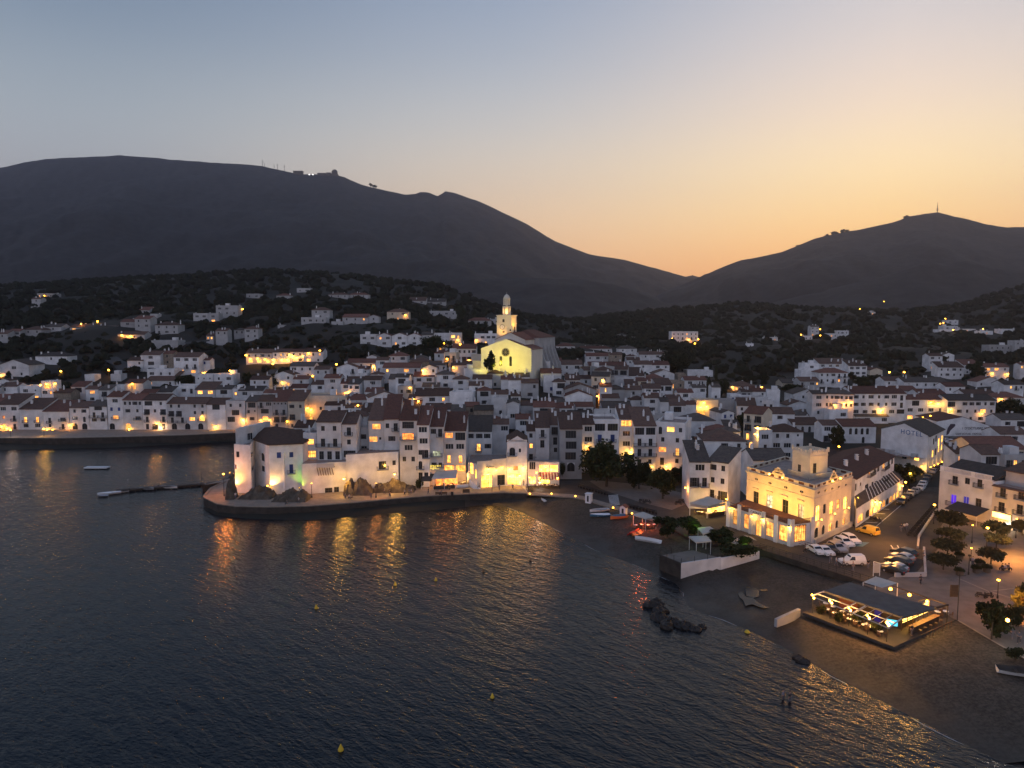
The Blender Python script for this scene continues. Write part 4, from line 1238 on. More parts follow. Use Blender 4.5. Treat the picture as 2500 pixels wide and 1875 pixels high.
def textmesh(name, curve):                 # lettering as a plain mesh
    t = bpy.data.objects.new('tmp', curve); col.objects.link(t); bpy.context.view_layer.update()
    me = bpy.data.meshes.new_from_object(t.evaluated_get(bpy.context.evaluated_depsgraph_get())); bpy.data.objects.remove(t); bpy.data.curves.remove(curve)
    me.name = name; return link(name, me)
def text_on(s, txt, p0, p1, u, v, size, m, off=.04, name='lettering', parent=None, depth=.02, spacing=1.0):
    p0, p1 = Vector(p0), Vector(p1); a = plane_hit(p0, p1, u, v); ang = math.atan2(p1.y - p0.y, p1.x - p0.x)
    cu_ = bpy.data.curves.new('lettering', 'FONT'); cu_.body = txt; cu_.size = size; cu_.align_x = 'CENTER'; cu_.align_y = 'CENTER'; cu_.extrude = depth; cu_.space_character = spacing
    cu_.materials.append(m); o = textmesh(name, cu_); o.parent = s.root
    o.location = a + Vector((math.sin(ang), -math.cos(ang), 0)) * off - s.o; o.rotation_euler = (R(90), 0, ang); return o
def v3(p, z): return Vector((p[0], p[1], z))

def bulbspot(p, r=.2):
    b = MB(); b.ball((0,0,0), r, lvl=(5,7)); b.box(-.05, .05, -.05, .05, -.35, -r*.8, 1); return b.build('lamp_bulb', [M['bulb'], M['iron']], None, p)
# --- the white landmark house on the point
def point_house():
    z1 = 15.0; A, B_, C_ = P(620.3,1071.7,z1), P(656.5,1085,z1), P(738.4,1081.4,z1)
    L1, L2 = P(571,1081.4,z1), P(611,1083.5,z1)
    back = Vector((0, 11, 0)); Cb = C_ + Vector((.5, 12, 0)); Ab = A + Vector((1.5, 9, 0)); L1b = L1 + Vector((1.5, 9, 0))
    s = Bld('landmark_house', (L2.x, L2.y, 2), 'large white corner house with tiled hip roof on the tip of the point', 'house')
    f = lambda x, y: (cu('F', x), cv('F', y))
    def W(x, y0, y1, w, k): u, v0 = f(x, y0); return (u, v0, cv('F', y1), w / 4.148, k)
    s.wall(A, B_, 1, z1, [W(755,648,728,30,'A'), W(757,778,834,28,'w')])
    s.wall(B_, C_, 1, z1, [W(916,640,698,42,'b'), W(1042,638,690,40,'b'), W(1042,762,852,38,'Bo')])
    s.wall(L1, L2, 1, z1 - .3, [W(500,632,690,30,'w'), W(474,762,810,16,'A')]); s.wall(L2, A, 1, z1, [W(643,640,685,16,'w'), W(652,780,822,20,'w')])
    s.wall(L1b, L1, 1, z1 - .3); s.wall(C_, Cb, 1, z1); s.wall(Cb, Ab, 1, z1); s.wall(Ab, L1b, 1, z1 - .3)
    b = MB(); b.face([v3(q, z1 - .9) for q in (L1, L2, A, Ab, L1b)]); s.part(b, 'roof_terrace', M['terrace'])
    # upper storey of the rounded end with its curved parapet
    U1, U2 = P(594,1083,z1-.4) + Vector((0,2.6,0)), A + Vector((.1,.5,0)); U1 = L1 + Vector((.3, .5, 0))
    zt = 18.6
    b = MB(); b.prism([tuple(q.to_2d()) for q in (U1, U2 + Vector((-.2,.3,0)), Ab + Vector((-.2,0,0)), L1b + Vector((.4,0,0)))], z1 - .9, zt); s.part(b, 'attic', M['plaster'])
    u, v = f(602, 515); w = link('window', window_mesh('W', 2.6, 1.9, None), s.root)
    m_ = U1.lerp(U2 + Vector((-.2,.3,0)), .7); dd = (U2 - U1) - Vector((0,.9,0)); w.location = Vector((m_.x, m_.y - .1, z1 - .1)) - s.o; w.rotation_euler.z = math.atan2(dd.y + 1.2, dd.x)
    # roof
    R1, R2 = P(673,1041,17.6), P(702,1045,17.4); Lb, Rb = P(622,1046,16.9), P(727.6,1060,16.2)
    o = .35; e = lambda p, dx, dy: Vector((p.x + dx, p.y + dy, z1 - .02))
    A_, Bq, Cq = e(A,-.3,-.3), e(B_,-.1,-.45), e(C_,.3,-.4)
    b = MB()
    slab(b, [A_, Bq, R1, Lb], .2); slab(b, [Bq, Cq, Rb, R2, R1], .2); slab(b, [R1, R2, Rb, Cb + Vector((0,0,.8)), Ab + Vector((0,0,.9)), Lb], .2); slab(b, [Cq, Cb + Vector((.3,0,0)), Cb + Vector((0,0,.8)), Rb], .2)
    s.part(b, 'roof', M['tile'])
    b = MB(); q = B_.lerp(C_, .42); b.bar((q.x, q.y - .12, 1.5), (q.x, q.y - .12, z1 - 2.2), .35, sides=4); q = B_.lerp(C_, .03); s.part(b, 'buttress', M['plaster'])
    # the sea wall that carries the neighbouring terraces
    t = Bld('sea_wall', (C_.x, C_.y, 2), 'long whitewashed retaining wall with slanted brackets beside the landmark house', 'wall')
    D0, D1 = P(738,1203,2.4), P(846,1196,2.4)
    t.wall(D0, D1, 1, 9.9, [(cu('F',1420),cv('F',1000),cv('F',1062),18,'D'),(cu('F',1500),cv('F',990),cv('F',1058),12,'D')])
    b = MB(); n = Vector((0, 9, 0)); b.face([v3(q, 9.9) for q in (D0, D1, D1 + n, D0 + n)]); t.part(b, 'terrace', M['terrace'])
    b = MB()
    for i in range(7):
        q = D0.lerp(D1, .38 + i * .055); b.bar((q.x, q.y - .08, 6.6), (q.x - .25, q.y - .75, 8.9), .09)
    t.part(b, 'bracket', M['wood'])
    b = MB(); q0, q1 = D0.lerp(D1, .36), D0.lerp(D1, .78); b.box(q0.x, q1.x, q0.y - 1.0, q0.y - .1, 8.9, 9.15); b.box(q0.x, q1.x, q0.y - 1.0, q0.y - .9, 9.15, 10.0); t.part(b, 'gallery', M['greyw'])
    E0, E1 = P(846,1196,2.3), P(973,1186,2.3)
    t2 = Bld('sea_wall', (E0.x, E0.y, 2), 'tall blank white wall with one balcony window above the lit rocks', 'wall')
    t2.wall(E0, E1, 1, 11.6, [(cu('G',140),cv('G',730),cv('G',812),18,'wo'), (cu('G',258),cv('G',722),cv('G',770),8,'w')])
    b = MB(); b.face([v3(q, 11.6) for q in (E0, E1, E1 + n, E0 + n)]); t2.part(b, 'terrace', M['terrace'])
    b = MB(); b.face([v3(E1, 1), v3(E1 + n, 1), v3(E1 + n, 11.6), v3(E1, 11.6)]); b.face([v3(E0 + n, 1), v3(E0, 1), v3(E0, 11.6), v3(E0 + n, 11.6)]); t2.part(b, 'side_wall', M['plaster'])
    # lights
    for (p, q), x, y, pw, c_, lab in (((L1, L2), 478, 975, 1500, (1,.66,.1), 'small floodlight washing the rounded white end of the landmark house'), ((B_, C_), 842, 985, 1900, (1,.5,.13), 'small floodlight at the foot of the landmark house corner'), ((D0 + Vector((-3,0,0)), D1), 1128, 985, 420, (.5,1,.02), 'small green floodlight on the white wall above the rocks'), ((L1, L2), 455, 835, 120, (.7,.5,1), 'violet lamp high on the rounded white end of the landmark house')):
        h_ = plane_hit(p, q, *f(x, y)); dd = (q - p).to_2d().normalized(); o_ = Vector((dd.y, -dd.x, 0)); pt = h_ + o_ * 1.1
        spot(pt, h_ + Vector((.6 * dd.x, .6 * dd.y, 3.2)), pw, c_, 125, .9, .12); tag(floodlight(pt - Vector((0,0,.25)) + o_ * .3), lab, 'floodlight'); tag(bulbspot(pt + o_ * .35, .1), lab.replace('floodlight', 'glowing lens of the floodlight').replace('violet lamp', 'glowing bulb of the violet lamp'), 'lamp')
    lantern(PD(cu('F',800),cv('F',985), C_.y - 3.2), 900, 'wall lantern beside the rocks under the landmark house', YEL)
    lantern(PD(cu('F',1575),cv('F',915), D0.y - 1.0), 1100, 'bracket lantern on the white sea wall above the gate', YEL)
    lantern(PD(cu('G',262),cv('G',868), E0.y - 2.2), 1400, 'lantern over the lit rocks beside the steps', YEL)
def floodlight(p):
    b = MB(); b.box(-.18, .18, -.12, .12, .12, .42); b.box(-.05, .05, -.05, .05, -.4, .12, 1); b.box(-.14, .14, .121, .13, .16, .38, 2)
    return b.build('floodlight', [M['iron'], M['iron'], M['bulb']], None, p)
point_house()

# --- rocks
def rock(crop, x0, x1, ytop, ybase, label, z=2.0, seed=1, peaks=3, deep=3.5, lean=0):
    rg = random.Random(seed); p0, p1 = P(cu(crop,x0),cv(crop,ybase),z), P(cu(crop,x1),cv(crop,ybase),z); w = (p1 - p0).length
    h = (cv(crop,ybase) - cv(crop,ytop)) / F * p0.y * .85
    c = (p0 + p1) / 2 + Vector((0, deep * .5, 0)); b = MB(); nx, ny = 26, 14
    pk = [(rg.uniform(-.32, .32) * w, rg.uniform(-.2, .2) * deep, rg.uniform(.55, 1) * h, rg.uniform(.16, .3) * w) for _ in range(peaks)]; pk[0] = (lean * w, 0, h, .28 * w)
    for j in range(ny):
        for i in range(nx):
            x = (i / (nx - 1) - .5) * w; y = (j / (ny - 1) - .5) * deep * 1.6
            zz = max(q[2] * max(0, 1 - (abs(x - q[0]) / (q[3] * 1.7)) ** 1.3) * max(0, 1 - (abs(y - q[1]) / (deep * .8)) ** 2) for q in pk)
            zz += .9 * h * .35 * noise.fractal((x * .8 + seed, y * .8, 1), .8, 2.2, 4) * (zz > .02)
            zz += .35 * noise.noise((x * 2.3, y * 2.3, seed))
            edge = min(i, nx - 1 - i, j, ny - 1 - j); b.v.append((x + .3 * noise.noise((x, y, 5)), y, max(zz, .1) if edge > 0 else -.6))
    for j in range(ny - 1):
        for i in range(nx - 1): k = j * nx + i; b.f.append((k, k+1, k+nx+1, k+nx)); b.m.append(0)
    return tag(b.build('rock_outcrop', M['rock'], None, (c.x, c.y, z)), label, 'rock', 'rocks along the quay')
rock('F', 490, 850, 965, 1112, 'jagged dark rock outcrop lit from behind under the landmark house corner', seed=2, lean=.05)
rock('F', 835, 1205, 1005, 1138, 'low rounded dark rock mound in front of the white wall', seed=5, peaks=4)
rock('F', 1575, 1860, 872, 1072, 'tall pointed rock lit yellow beside the gate in the sea wall', seed=9, peaks=2, lean=.08)
rock('G', 40, 470, 900, 1045, 'long rock face lit yellow below the lantern, next to the steps', seed=12, peaks=5, deep=3)
rock('F', 375, 470, 800, 1115, 'dark narrow rock stack at the end of the point', seed=14, peaks=2, deep=2.5)

# --- church
def church():
    yaw = R(-20); d = 286; c = PD(cu('C',780), cv('C',1000), d); c.z = 25.5
    s = Bld('church', c, 'floodlit church with round rose window and clock tower above the old town', 'church')
    s.root.rotation_euler.z = yaw; r = s.root; k = d / F
    def prt(b, n, m): return b.build(n, m, r)
    hw = 10.9; e, ap = 9.9, 13.8; b = MB()
    wins = [(-2.2 - .0, 2.8, 1.1, 4.0), (2.0, 2.8, 1.1, 4.0)]
    wall_holes(b, 2*hw, e, -9, wins, deep=.5); b.face([(-hw,0,e),(hw,0,e),(0,0,ap)])
    b.face([(hw,0,-9),(hw,15,-9),(hw,15,e),(hw,0,e)]); b.face([(-hw,15,-9),(-hw,0,-9),(-hw,0,e),(-hw,15,e)]); b.face([(hw,15,-9),(-hw,15,-9),(-hw,15,e),(hw,15,e)])
    b.box(-hw, hw, -.08, -.002, 2.2, 2.4)
    prt(b, 'facade', M['churchw'])
    for x in (-2.2, 2.0):
        w = link('window', window_mesh('A', 1.1, 4.0, None), r); w.location = (x, .3, 2.8)
    b = MB()                                             # rose window: stone ring, dark glass, tracery
    n = 28; cx, cz, ro, ri = -.1, 8.4, 1.75, 1.4
    for i in range(n):
        a0, a1 = 2*math.pi*i/n, 2*math.pi*(i+1)/n; q = lambda rr, a, y: (cx + rr*math.cos(a), y, cz + rr*math.sin(a))
        b.face([q(ro,a0,-.16),q(ro,a1,-.16),q(ri,a1,-.16),q(ri,a0,-.16)][::-1], 0); b.face([q(ro,a0,-.16),q(ro,a1,-.16),q(ro,a1,0),q(ro,a0,0)], 0)
    b.face([(cx + ri*1.01*math.cos(-2*math.pi*i/n), -.05, cz + ri*1.01*math.sin(-2*math.pi*i/n)) for i in range(n)][::-1], 1)
    for i in range(4):
        a = math.pi * i / 4; b.bar((cx - ri*math.cos(a), -.1, cz - ri*math.sin(a)), (cx + ri*math.cos(a), -.1, cz + ri*math.sin(a)), .06, 0)
    prt(b, 'rose_window', [M['stone'], M['glass']])
    b = MB(); b.box(-1.6, 1.6, -.5, -.002, -6, -1.2); b.lathe([(.1, -1.2)] , seg=3) if False else None
    for i in range(8):
        a0, a1 = math.pi*i/8, math.pi*(i+1)/8; b.face([(2.6*math.cos(a0),-.5,-2+2.6*math.sin(a0)),(2.6*math.cos(a1),-.5,-2+2.6*math.sin(a1)),(2.2*math.cos(a1),-.5,-2+2.2*math.sin(a1)),(2.2*math.cos(a0),-.5,-2+2.2*math.sin(a0))][::-1])
    prt(b, 'portal', M['stone'])
    b = MB()
    slab(b, [(-.0,.4,ap-.15),(hw+.3,.4,e-.15),(hw+.3,15,e-.15),(0,15,ap-.15)]); slab(b, [(-hw-.3,.4,e-.15),(0,.4,ap-.15),(0,15,ap-.15),(-hw-.3,15,e-.15)])
    prt(b, 'roof', M['redtile'])
    b = MB(); nx0, nx1, h1, h2 = -6.5, 6.6, 13.4, 16.4; m = (nx0+nx1)/2     # the taller nave behind
    b.face([(nx0,5,0),(nx1,5,0),(nx1,5,h1),(m,5,h2),(nx0,5,h1)]); b.face([(nx1,5,0),(nx1,24,0),(nx1,24,h1),(nx1,5,h1)]); b.face([(nx0,24,0),(nx0,5,0),(nx0,5,h1),(nx0,24,h1)]); b.face([(nx1,24,0),(nx0,24,0),(nx0,24,h1),(m,24,h2),(nx1,24,h1)])
    prt(b, 'nave', M['churchw'])
    b = MB(); slab(b, [(m,4.8,h2+.1),(nx1+.3,4.8,h1+.05),(nx1+.3,24.2,h1+.05),(m,24.2,h2+.1)]); slab(b, [(nx0-.3,4.8,h1+.05),(m,4.8,h2+.1),(m,24.2,h2+.1),(nx0-.3,24.2,h1+.05)]); prt(b, 'nave_roof', M['redtile'])
    b = MB(); b.box(m-1.1, m-.6, 4.7, 5.3, h2, h2+2.0); b.box(m+.6, m+1.1, 4.7, 5.3, h2, h2+2.0); b.box(m-1.1, m+1.1, 4.7, 5.3, h2+2.003, h2+2.6); b.lathe([(.35, h2+.6), (.2, h2+1.3)], (m, 5), 6, 1); prt(b, 'bellcote', [M['churchw'], M['iron']])
    b = MB(); x0, x1, y0, y1, q = -7, 8.6, 17, 41, 13.9
    b.box(x0, x1, y0, y1, -8, q); prt(b, 'apse', M['greyw'])
    b = MB(); mx = (x0+x1)/2
    for f in ([(x0-.3,y0-.3,q),(x1+.3,y0-.3,q),(mx,y0+6,q+3.4)],[(x1+.3,y0-.3,q),(x1+.3,y1+.3,q),(mx,y1-6,q+3.4),(mx,y0+6,q+3.4)],[(x1+.3,y1+.3,q),(x0-.3,y1+.3,q),(mx,y1-6,q+3.4)],[(x0-.3,y1+.3,q),(x0-.3,y0-.3,q),(mx,y0+6,q+3.4),(mx,y1-6,q+3.4)]): b.face([(p[0],p[1],p[2]+.05) for p in f])
    prt(b, 'apse_roof', M['redtile'])
    for i in range(5):
        y = 18.5 + i * 5; b = MB(); a0, a1 = y - .5, y + .5
        for yy in (a0, a1): b.face([(x1,yy,11),(x1,yy,-8),(x1+4.2,yy,-8),(x1+3.6,yy,1)][::(1 if yy == a1 else -1)])
        b.face([(x1,a0,11),(x1+3.6,a0,1),(x1+3.6,a1,1),(x1,a1,11)]); b.face([(x1+3.6,a0,1),(x1+4.2,a0,-8),(x1+4.2,a1,-8),(x1+3.6,a1,1)]); prt(b, 'buttress', M['greyw'])
    b = MB(); b.box(-hw-5, -hw-.003, 3, 12, -9, 4.6); prt(b, 'side_chapel', M['cream'])
    # tower
    tx, ty, tw, th = -3.9, 11.5, 3.25, 23.2; b = MB(); b.box(tx-tw, tx+tw, ty-tw, ty+tw, -5, th)
    b.box(tx-tw-.15, tx+tw+.15, ty-tw-.15, ty+tw+.15, th-3.2, th-2.9); b.box(tx-tw-.25, tx+tw+.25, ty-tw-.25, ty+tw+.25, th, th+.4)
    for f in ([(tx-tw-2,ty-tw,9),(tx-tw,ty-tw,9),(tx-tw,ty-tw,15)],): b.face(f); b.face([(p[0], ty+tw, p[2]) for p in f][::-1]); b.face([(f[0][0],ty-tw,9),(f[2][0],ty-tw,15),(f[2][0],ty+tw,15),(f[0][0],ty+tw,9)])
    tower = prt(b, 'tower', M['churchw'])
    b = MB(); n = 20
    b.face([(tx-.8+.95*math.cos(2*math.pi*i/n), ty-tw-.06, 18.6+.95*math.sin(2*math.pi*i/n)) for i in range(n)][::-1][::-1], 0)
    for i in range(n):
        a0, a1 = 2*math.pi*i/n, 2*math.pi*(i+1)/n; q2 = lambda rr, a: (tx-.8+rr*math.cos(a), ty-tw-.1, 18.6+rr*math.sin(a)); b.face([q2(1.08,a0),q2(1.08,a1),q2(.92,a1),q2(.92,a0)][::-1], 1)
    b.bar((tx-.8, ty-tw-.09, 18.6), (tx-.8, ty-tw-.09, 19.3), .05, 1); b.bar((tx-.8, ty-tw-.09, 18.6), (tx-.3, ty-tw-.09, 18.4), .05, 1); b.build('clock_face', [M['white'], M['iron']], tower)
    for zz, hh in ((16.2,.7),(20.6,1.3)):
        w = link('window', window_mesh('A', .9, hh, None), tower); w.location = (tx-.2, ty-tw-.12, zz)
    w = link('window', window_mesh('A', 1.1, 3.0, None), tower); w.location = (tx+tw+.12, ty+.4, 15.8); w.rotation_euler.z = R(90)
    b = MB()                                             # open octagonal lantern with arches and a small dome
    r8 = 1.55; z = th + .4; b.lathe([(r8+.2, z), (r8+.2, z+.5)], (tx, ty), 8)
    for lv, rr in ((0, r8), (3.6, r8*.8)):
        for i in range(8):
            a = math.pi*2*i/8; b.bar((tx+rr*math.cos(a), ty+rr*math.sin(a), z+.5+lv), (tx+rr*math.cos(a), ty+rr*math.sin(a), z+3.3+lv*.94), .3, 0, 5)
        b.lathe([(rr+.35, z+3.2+lv*.93), (rr+.35, z+3.7+lv*.93)], (tx, ty), 8)
    b.lathe([(1.45, z+7.05), (1.3, z+7.6), (.9, z+8.2), (.3, z+8.6), (.06, z+8.7), (.06, z+9.6)], (tx, ty), 8)
    b.lathe([(.5, z+.5), (.5, z+6.8)], (tx, ty), 6)
    prt(b, 'lantern_tower', M['churchw'])
    M4 = Vector
    def w_(x, y, zz): return Vector((c.x + x*math.cos(yaw) - y*math.sin(yaw), c.y + x*math.sin(yaw) + y*math.cos(yaw), c.z + zz))
    for x in (-8, 0, 8): spot(w_(x, -13, 3.2), w_(x*.9, 0, 6), 5200, (1,.78,.05), 95, .8, .5)
    spot(w_(-9, -12, 3), w_(-4, 5, 17), 3500, (1,.74,.12), 60, .8, .5)
    spot(w_(tx-1.5, ty-6.5, 14), w_(tx, ty-tw, 20), 4800, (1,.47,.06), 110, .8, .3); spot(w_(tx+tw+3.5, ty-2, 18.2), w_(tx+tw, ty, 21), 2400, (1,.47,.06), 110, .8, .3)
    point(w_(tx, ty-1.05, th+1.4), 500, (1,.5,.1), .1); point(w_(tx+.95, ty-.9, th+4.9), 260, (1,.5,.1), .1); point(w_(tx-.9, ty-.9, th+4.9), 260, (1,.5,.1), .1)
church()

# --- the floodlit society building ("CASINO") with veranda and crenellated tower
def society():
    z1 = 13.0; zp = 13.9
    C0 = P(1984,1325,2.2); L0 = P(1824,1139,zp); Rr = P(2080,1162,z1); C0 = C0.to_2d(); L0 = L0.to_2d(); Rr = Rr.to_2d()
    back = L0 + (Rr - C0)
    s = Bld('society_building', (C0.x, C0.y, 2.1), 'floodlit cream society building with crenellated tower and glazed ground floor veranda', 'building'); J = 'J'
    def W(x, y0, y1, w, k): return (cu(J,x), cv(J,y0), cv(J,y1), w / 4.148, k)
    m = 'cream'
    s.wall(L0, C0, 1, z1, [W(604,622,754,52,'D'), W(740,656,800,56,'+D'), W(900,706,850,58,'D'), W(1060,752,892,58,'+D')], m)
    s.wall(C0, Rr, 1, z1, [W(1230,770,920,36,'#D'), W(1298,750,845,26,'D'), W(1368,725,850,34,'#D'), W(1436,705,800,26,'*D'), W(1508,680,800,32,'#D'),
        W(1215,990,1098,36,'A'), W(1285,965,1065,28,'A'), W(1355,940,1045,30,'*A'), W(1422,915,1020,24,'A'), W(1492,890,1000,26,'*A')], m)
    s.wall(Rr, back, 1, z1, (), m); s.wall(back, L0, 1, z1, (), m)
    # cornice, parapet with brick panels, oval vents
    b = MB(); cen = (L0 + C0 + Rr + back) / 4; dirs = [(L0, C0), (C0, Rr), (Rr, back), (back, L0)]
    out = lambda p, k: cen + (p - cen) * k
    ring0 = [out(p, 1.025) for p in (L0, C0, Rr, back)]
    b.prism([tuple(p) for p in ring0], z1 - .35, z1); s.part(b, 'cornice', M['cream'])
    b = MB(); b.prism([tuple(out(p, .985)) for p in (L0, C0, Rr, back)], z1 + .003, z1 + .03); s.part(b, 'roof_terrace', M['terrace'])
    b = MB()
    for a, e in dirs:
        dd = (e - a).normalized(); n = Vector((-dd.y, dd.x)); L = (e - a).length
        for z0_, z2, ins in ((z1 + .031, z1 + .25, .0), (zp - .12, zp, -.04)):
            b.prism([tuple(q) for q in (a + n*ins, e + n*ins, e + n*.35, a + n*.35)], z0_, z2, 0)
        k = 7
        for i in range(k):
            t0, t1 = i / k, (i + .45) / k; b.prism([tuple(q) for q in (a + dd*L*t0, a + dd*L*t1, a + dd*L*t1 + n*.3, a + dd*L*t0 + n*.3)], z1 + .251, zp - .121, 0)
            t0, t1 = (i + .45) / k, (i + 1) / k; b.prism([tuple(q) for q in (a + dd*L*t0 + n*.1, a + dd*L*t1 + n*.1, a + dd*L*t1 + n*.22, a + dd*L*t0 + n*.22)], z1 + .251, zp - .121, 1)
    s.part(b, 'parapet', [M['cream'], M['redtile']])
    for (a, e), lst in ((dirs[0], [(610,497),(748,537),(908,580),(1068,625)]), (dirs[1], [(1237,633),(1307,612),(1374,594),(1441,575),(1513,555)])):
        ang = math.atan2((e - a).y, (e - a).x)
        for x, y in lst:
            q = plane_hit(a.to_3d(), e.to_3d(), cu(J,x), cv(J,y)); b = MB(); b.face([(.5*math.cos(2*math.pi*i/10), -.05, .26*math.sin(2*math.pi*i/10)) for i in range(10)], 0); b.box(-.05, .05, -.1, -.05, -.26, .26, 1)
            o = b.build('oval_vent', [M['glass'], M['cream']], s.root, q - s.o, ang)
    # mouldings over the doors
    a, e = dirs[0]; ang = math.atan2((e - a).y, (e - a).x)
    for x, y in ((602,590),(742,622),(898,668),(1060,712)):
        q = plane_hit(a.to_3d(), e.to_3d(), cu(J,x), cv(J,y)); b = MB(); b.box(-.9, .9, -.22, -.002, -.12, .12); b.build('lintel', M['cream'], s.root, q - s.o, ang)
    b = MB(); q0, q1 = L0, C0
    for (a, e) in dirs[:2]:
        dd = (e - a).normalized(); n = Vector((dd.y, -dd.x)); b.prism([tuple(p) for p in (a + n*.09, e + n*.09, e + n*.002, a + n*.002)], z1 - 2.0, z1 - 1.86)
    s.part(b, 'string_course', M['cream'])
    # signs on the roof
    for (a, e), x, y, txt in ((dirs[0], 832, 455, ('SOCIETAT', "L'AMISTAT")), (dirs[1], 1385, 490, ('LA', 'AMISTAT'))):
        dd = (e - a).normalized(); ang = math.atan2(dd.y, dd.x); q = plane_hit(a.to_3d(), e.to_3d(), cu(J,x), cv(J,y + 20)); q.z = zp
        b = MB(); prof = [(-1.7,0),(1.7,0),(1.7,.5),(1.2,.75),(1.1,1.2),(.5,1.3),(.4,1.65),(-.4,1.65),(-.5,1.3),(-1.1,1.2),(-1.2,.75),(-1.7,.5)]
        b.face([(x_, -.1, z_) for x_, z_ in prof]); b.face([(x_, .1, z_) for x_, z_ in prof][::-1])
        for i in range(12): p_, r_ = prof[i], prof[(i+1) % 12]; b.face([(p_[0],-.1,p_[1]),(p_[0],.1,p_[1]),(r_[0],.1,r_[1]),(r_[0],-.1,r_[1])])
        g = b.build('roof_sign', M['cream'], s.root, q - s.o, ang)
        for i, t in enumerate(txt):
            cu_ = bpy.data.curves.new('lettering', 'FONT'); cu_.body = t; cu_.size = .62 if i == 0 else .55; cu_.align_x = 'CENTER'; cu_.align_y = 'CENTER'; cu_.extrude = .02; cu_.materials.append(M['iron'])
            o = textmesh('lettering', cu_); o.parent = g; o.location = (0, -.13, 1.05 - i * .6); o.rotation_euler = (R(90), 0, 0)
        n = Vector((dd.y, -dd.x, 0)); d3 = dd.to_3d()
        for k in (-1.9, 1.9):
            pt = q + d3 * k + n * .7 + Vector((0, 0, -.1)); tag(bulbspot(pt), 'bright bulb beside the roof sign reading %s, %s of its pair' % (txt[1], 'first' if k < 0 else 'second'), 'lamp', 'roof sign lamps'); point(pt + n * .25, 90, YEL, .15)
    # the tower
    Tc = P(1976,1167,z1).to_2d(); fdir = (L0 - C0).normalized(); sdir = (Rr - C0).normalized(); sdir = Vector((fdir.y, -fdir.x)); t = 5.0; tz = 18.3
    pl = [Tc, Tc + sdir * t, Tc + (sdir + fdir) * t, Tc + fdir * t]; b = MB(); b.prism([tuple(p) for p in pl], z1 + .03, tz)
    nn = 7
    for i in range(4):
        a, e = pl[i], pl[(i+1) % 4]; dd = (e - a) / nn; n = Vector((-(e-a).y, (e-a).x)).normalized()
        for k in range(nn):
            p_ = a + dd * k; b.prism([tuple(q) for q in (p_, p_ + dd*.6, p_ + dd*.6 + n*.3, p_ + n*.3)], tz, tz + .55)
        b.prism([tuple(q) for q in (a - n*.12, e - n*.12, e - n*.002, a - n*.002)], tz - .75, tz - .6)
    for p_ in pl: b.bar((p_.x, p_.y, tz), (p_.x, p_.y, tz + 1.0), .3)
    tw = s.part(b, 'tower', M['cream'])
    for a, e, x, y0, y1 in ((pl[3], pl[0], 1040, 350, 450), (pl[0], pl[1], 1195, 360, 440)):
        q = plane_hit(a.to_3d(), e.to_3d(), cu(J,x), cv(J,y1)); o = link('door', window_mesh('D', .8, 2.1, None), tw); o.location = q + Vector((0,-.08,.1)); o.rotation_euler.z = math.atan2((e-a).y, (e-a).x)
    b = MB()                                             # balustrade round the foot of the tower
    for a, e in ((pl[3] - sdir*1.2, pl[0] - sdir*1.2 - fdir*1.2), (pl[0] - sdir*1.2 - fdir*1.2, pl[1] - fdir*1.2)):
        L = (e - a).length; dd = (e - a) / L; n = Vector((-dd.y, dd.x))
        b.prism([tuple(q) for q in (a, e, e + n*.2, a + n*.2)], z1 + .95, z1 + 1.1)
        for k in range(int(L / .35)): p_ = a + dd * .35 * k; b.prism([tuple(q) for q in (p_, p_ + dd*.16, p_ + dd*.16 + n*.16, p_ + n*.16)], z1 + .03, z1 + .949)
    s.part(b, 'balustrade', M['cream'])
    for a_, t_ in ((dirs[0], .5), (dirs[1], .45)): q = a_[0].lerp(a_[1], t_); q = q.lerp(cen, .12); spot(v3(q, zp + .2), v3(Tc + (sdir + fdir) * t / 2, 17), 700, (1,.5,.08), 75, .8, .2)
    # veranda
    VL, VC = P(1778,1283,2.2).to_2d(), P(1930,1333,2.2).to_2d(); VR = P(1982,1328,2.2).to_2d(); zd = 6.4
    VR = C0 + (C0 - L0).normalized() * .3
    VC2 = VC
    s.wall(VL, VC, 1, zd, [W(405,818,962,66,'*G'), W(520,856,1004,76,'*G'), W(630,908,1072,60,'*A'), W(748,932,1080,84,'*G'), W(880,968,1122,86,'*G')], 'plaster', deep=.5)
    s.wall(VC, C0, 1, zd, [W(1045,965,1130,128,'*G')], 'plaster', deep=.5)
    s.wall(L0, VL, 1, zd)
    b = MB(); b.face([v3(q, zd + .02) for q in (VL, VC, C0, L0)]); s.part(b, 'veranda_deck', M['redtile'])
    dd = (VC - VL).normalized(); n = Vector((dd.y, -dd.x)); L = (VC - VL).length
    e2 = (C0 - VC).normalized(); n2 = Vector((e2.y, -e2.x))
    for p_, d_, m_, h_ in [(VL + dd * L * t_, dd, n, 1.1 if t_ != .385 else .3) for t_ in (0, .19, .385, .59, .78, .985)] + [(VC + (C0 - VC) * t_, e2, n2, 1.1) for t_ in (.03, .93)]:
        b = MB(); b.prism([tuple(q) for q in (p_ - d_*.4, p_ + d_*.4, p_ + d_*.4 + m_*.3, p_ - d_*.4 + m_*.3)], 1.5, zd + h_); s.part(b, 'pillar', M['plaster'])
    b = MB()
    for a, e in ((VL, VC), (VC, C0)):
        for zz in (.45, .95): b.bar(v3(a, zd + zz), v3(e, zd + zz), .04)
        for k in range(30): p_ = a.lerp(e, k / 30); b.bar(v3(p_, zd), v3(p_, zd + .95), .022)
    s.part(b, 'railing', M['iron'])
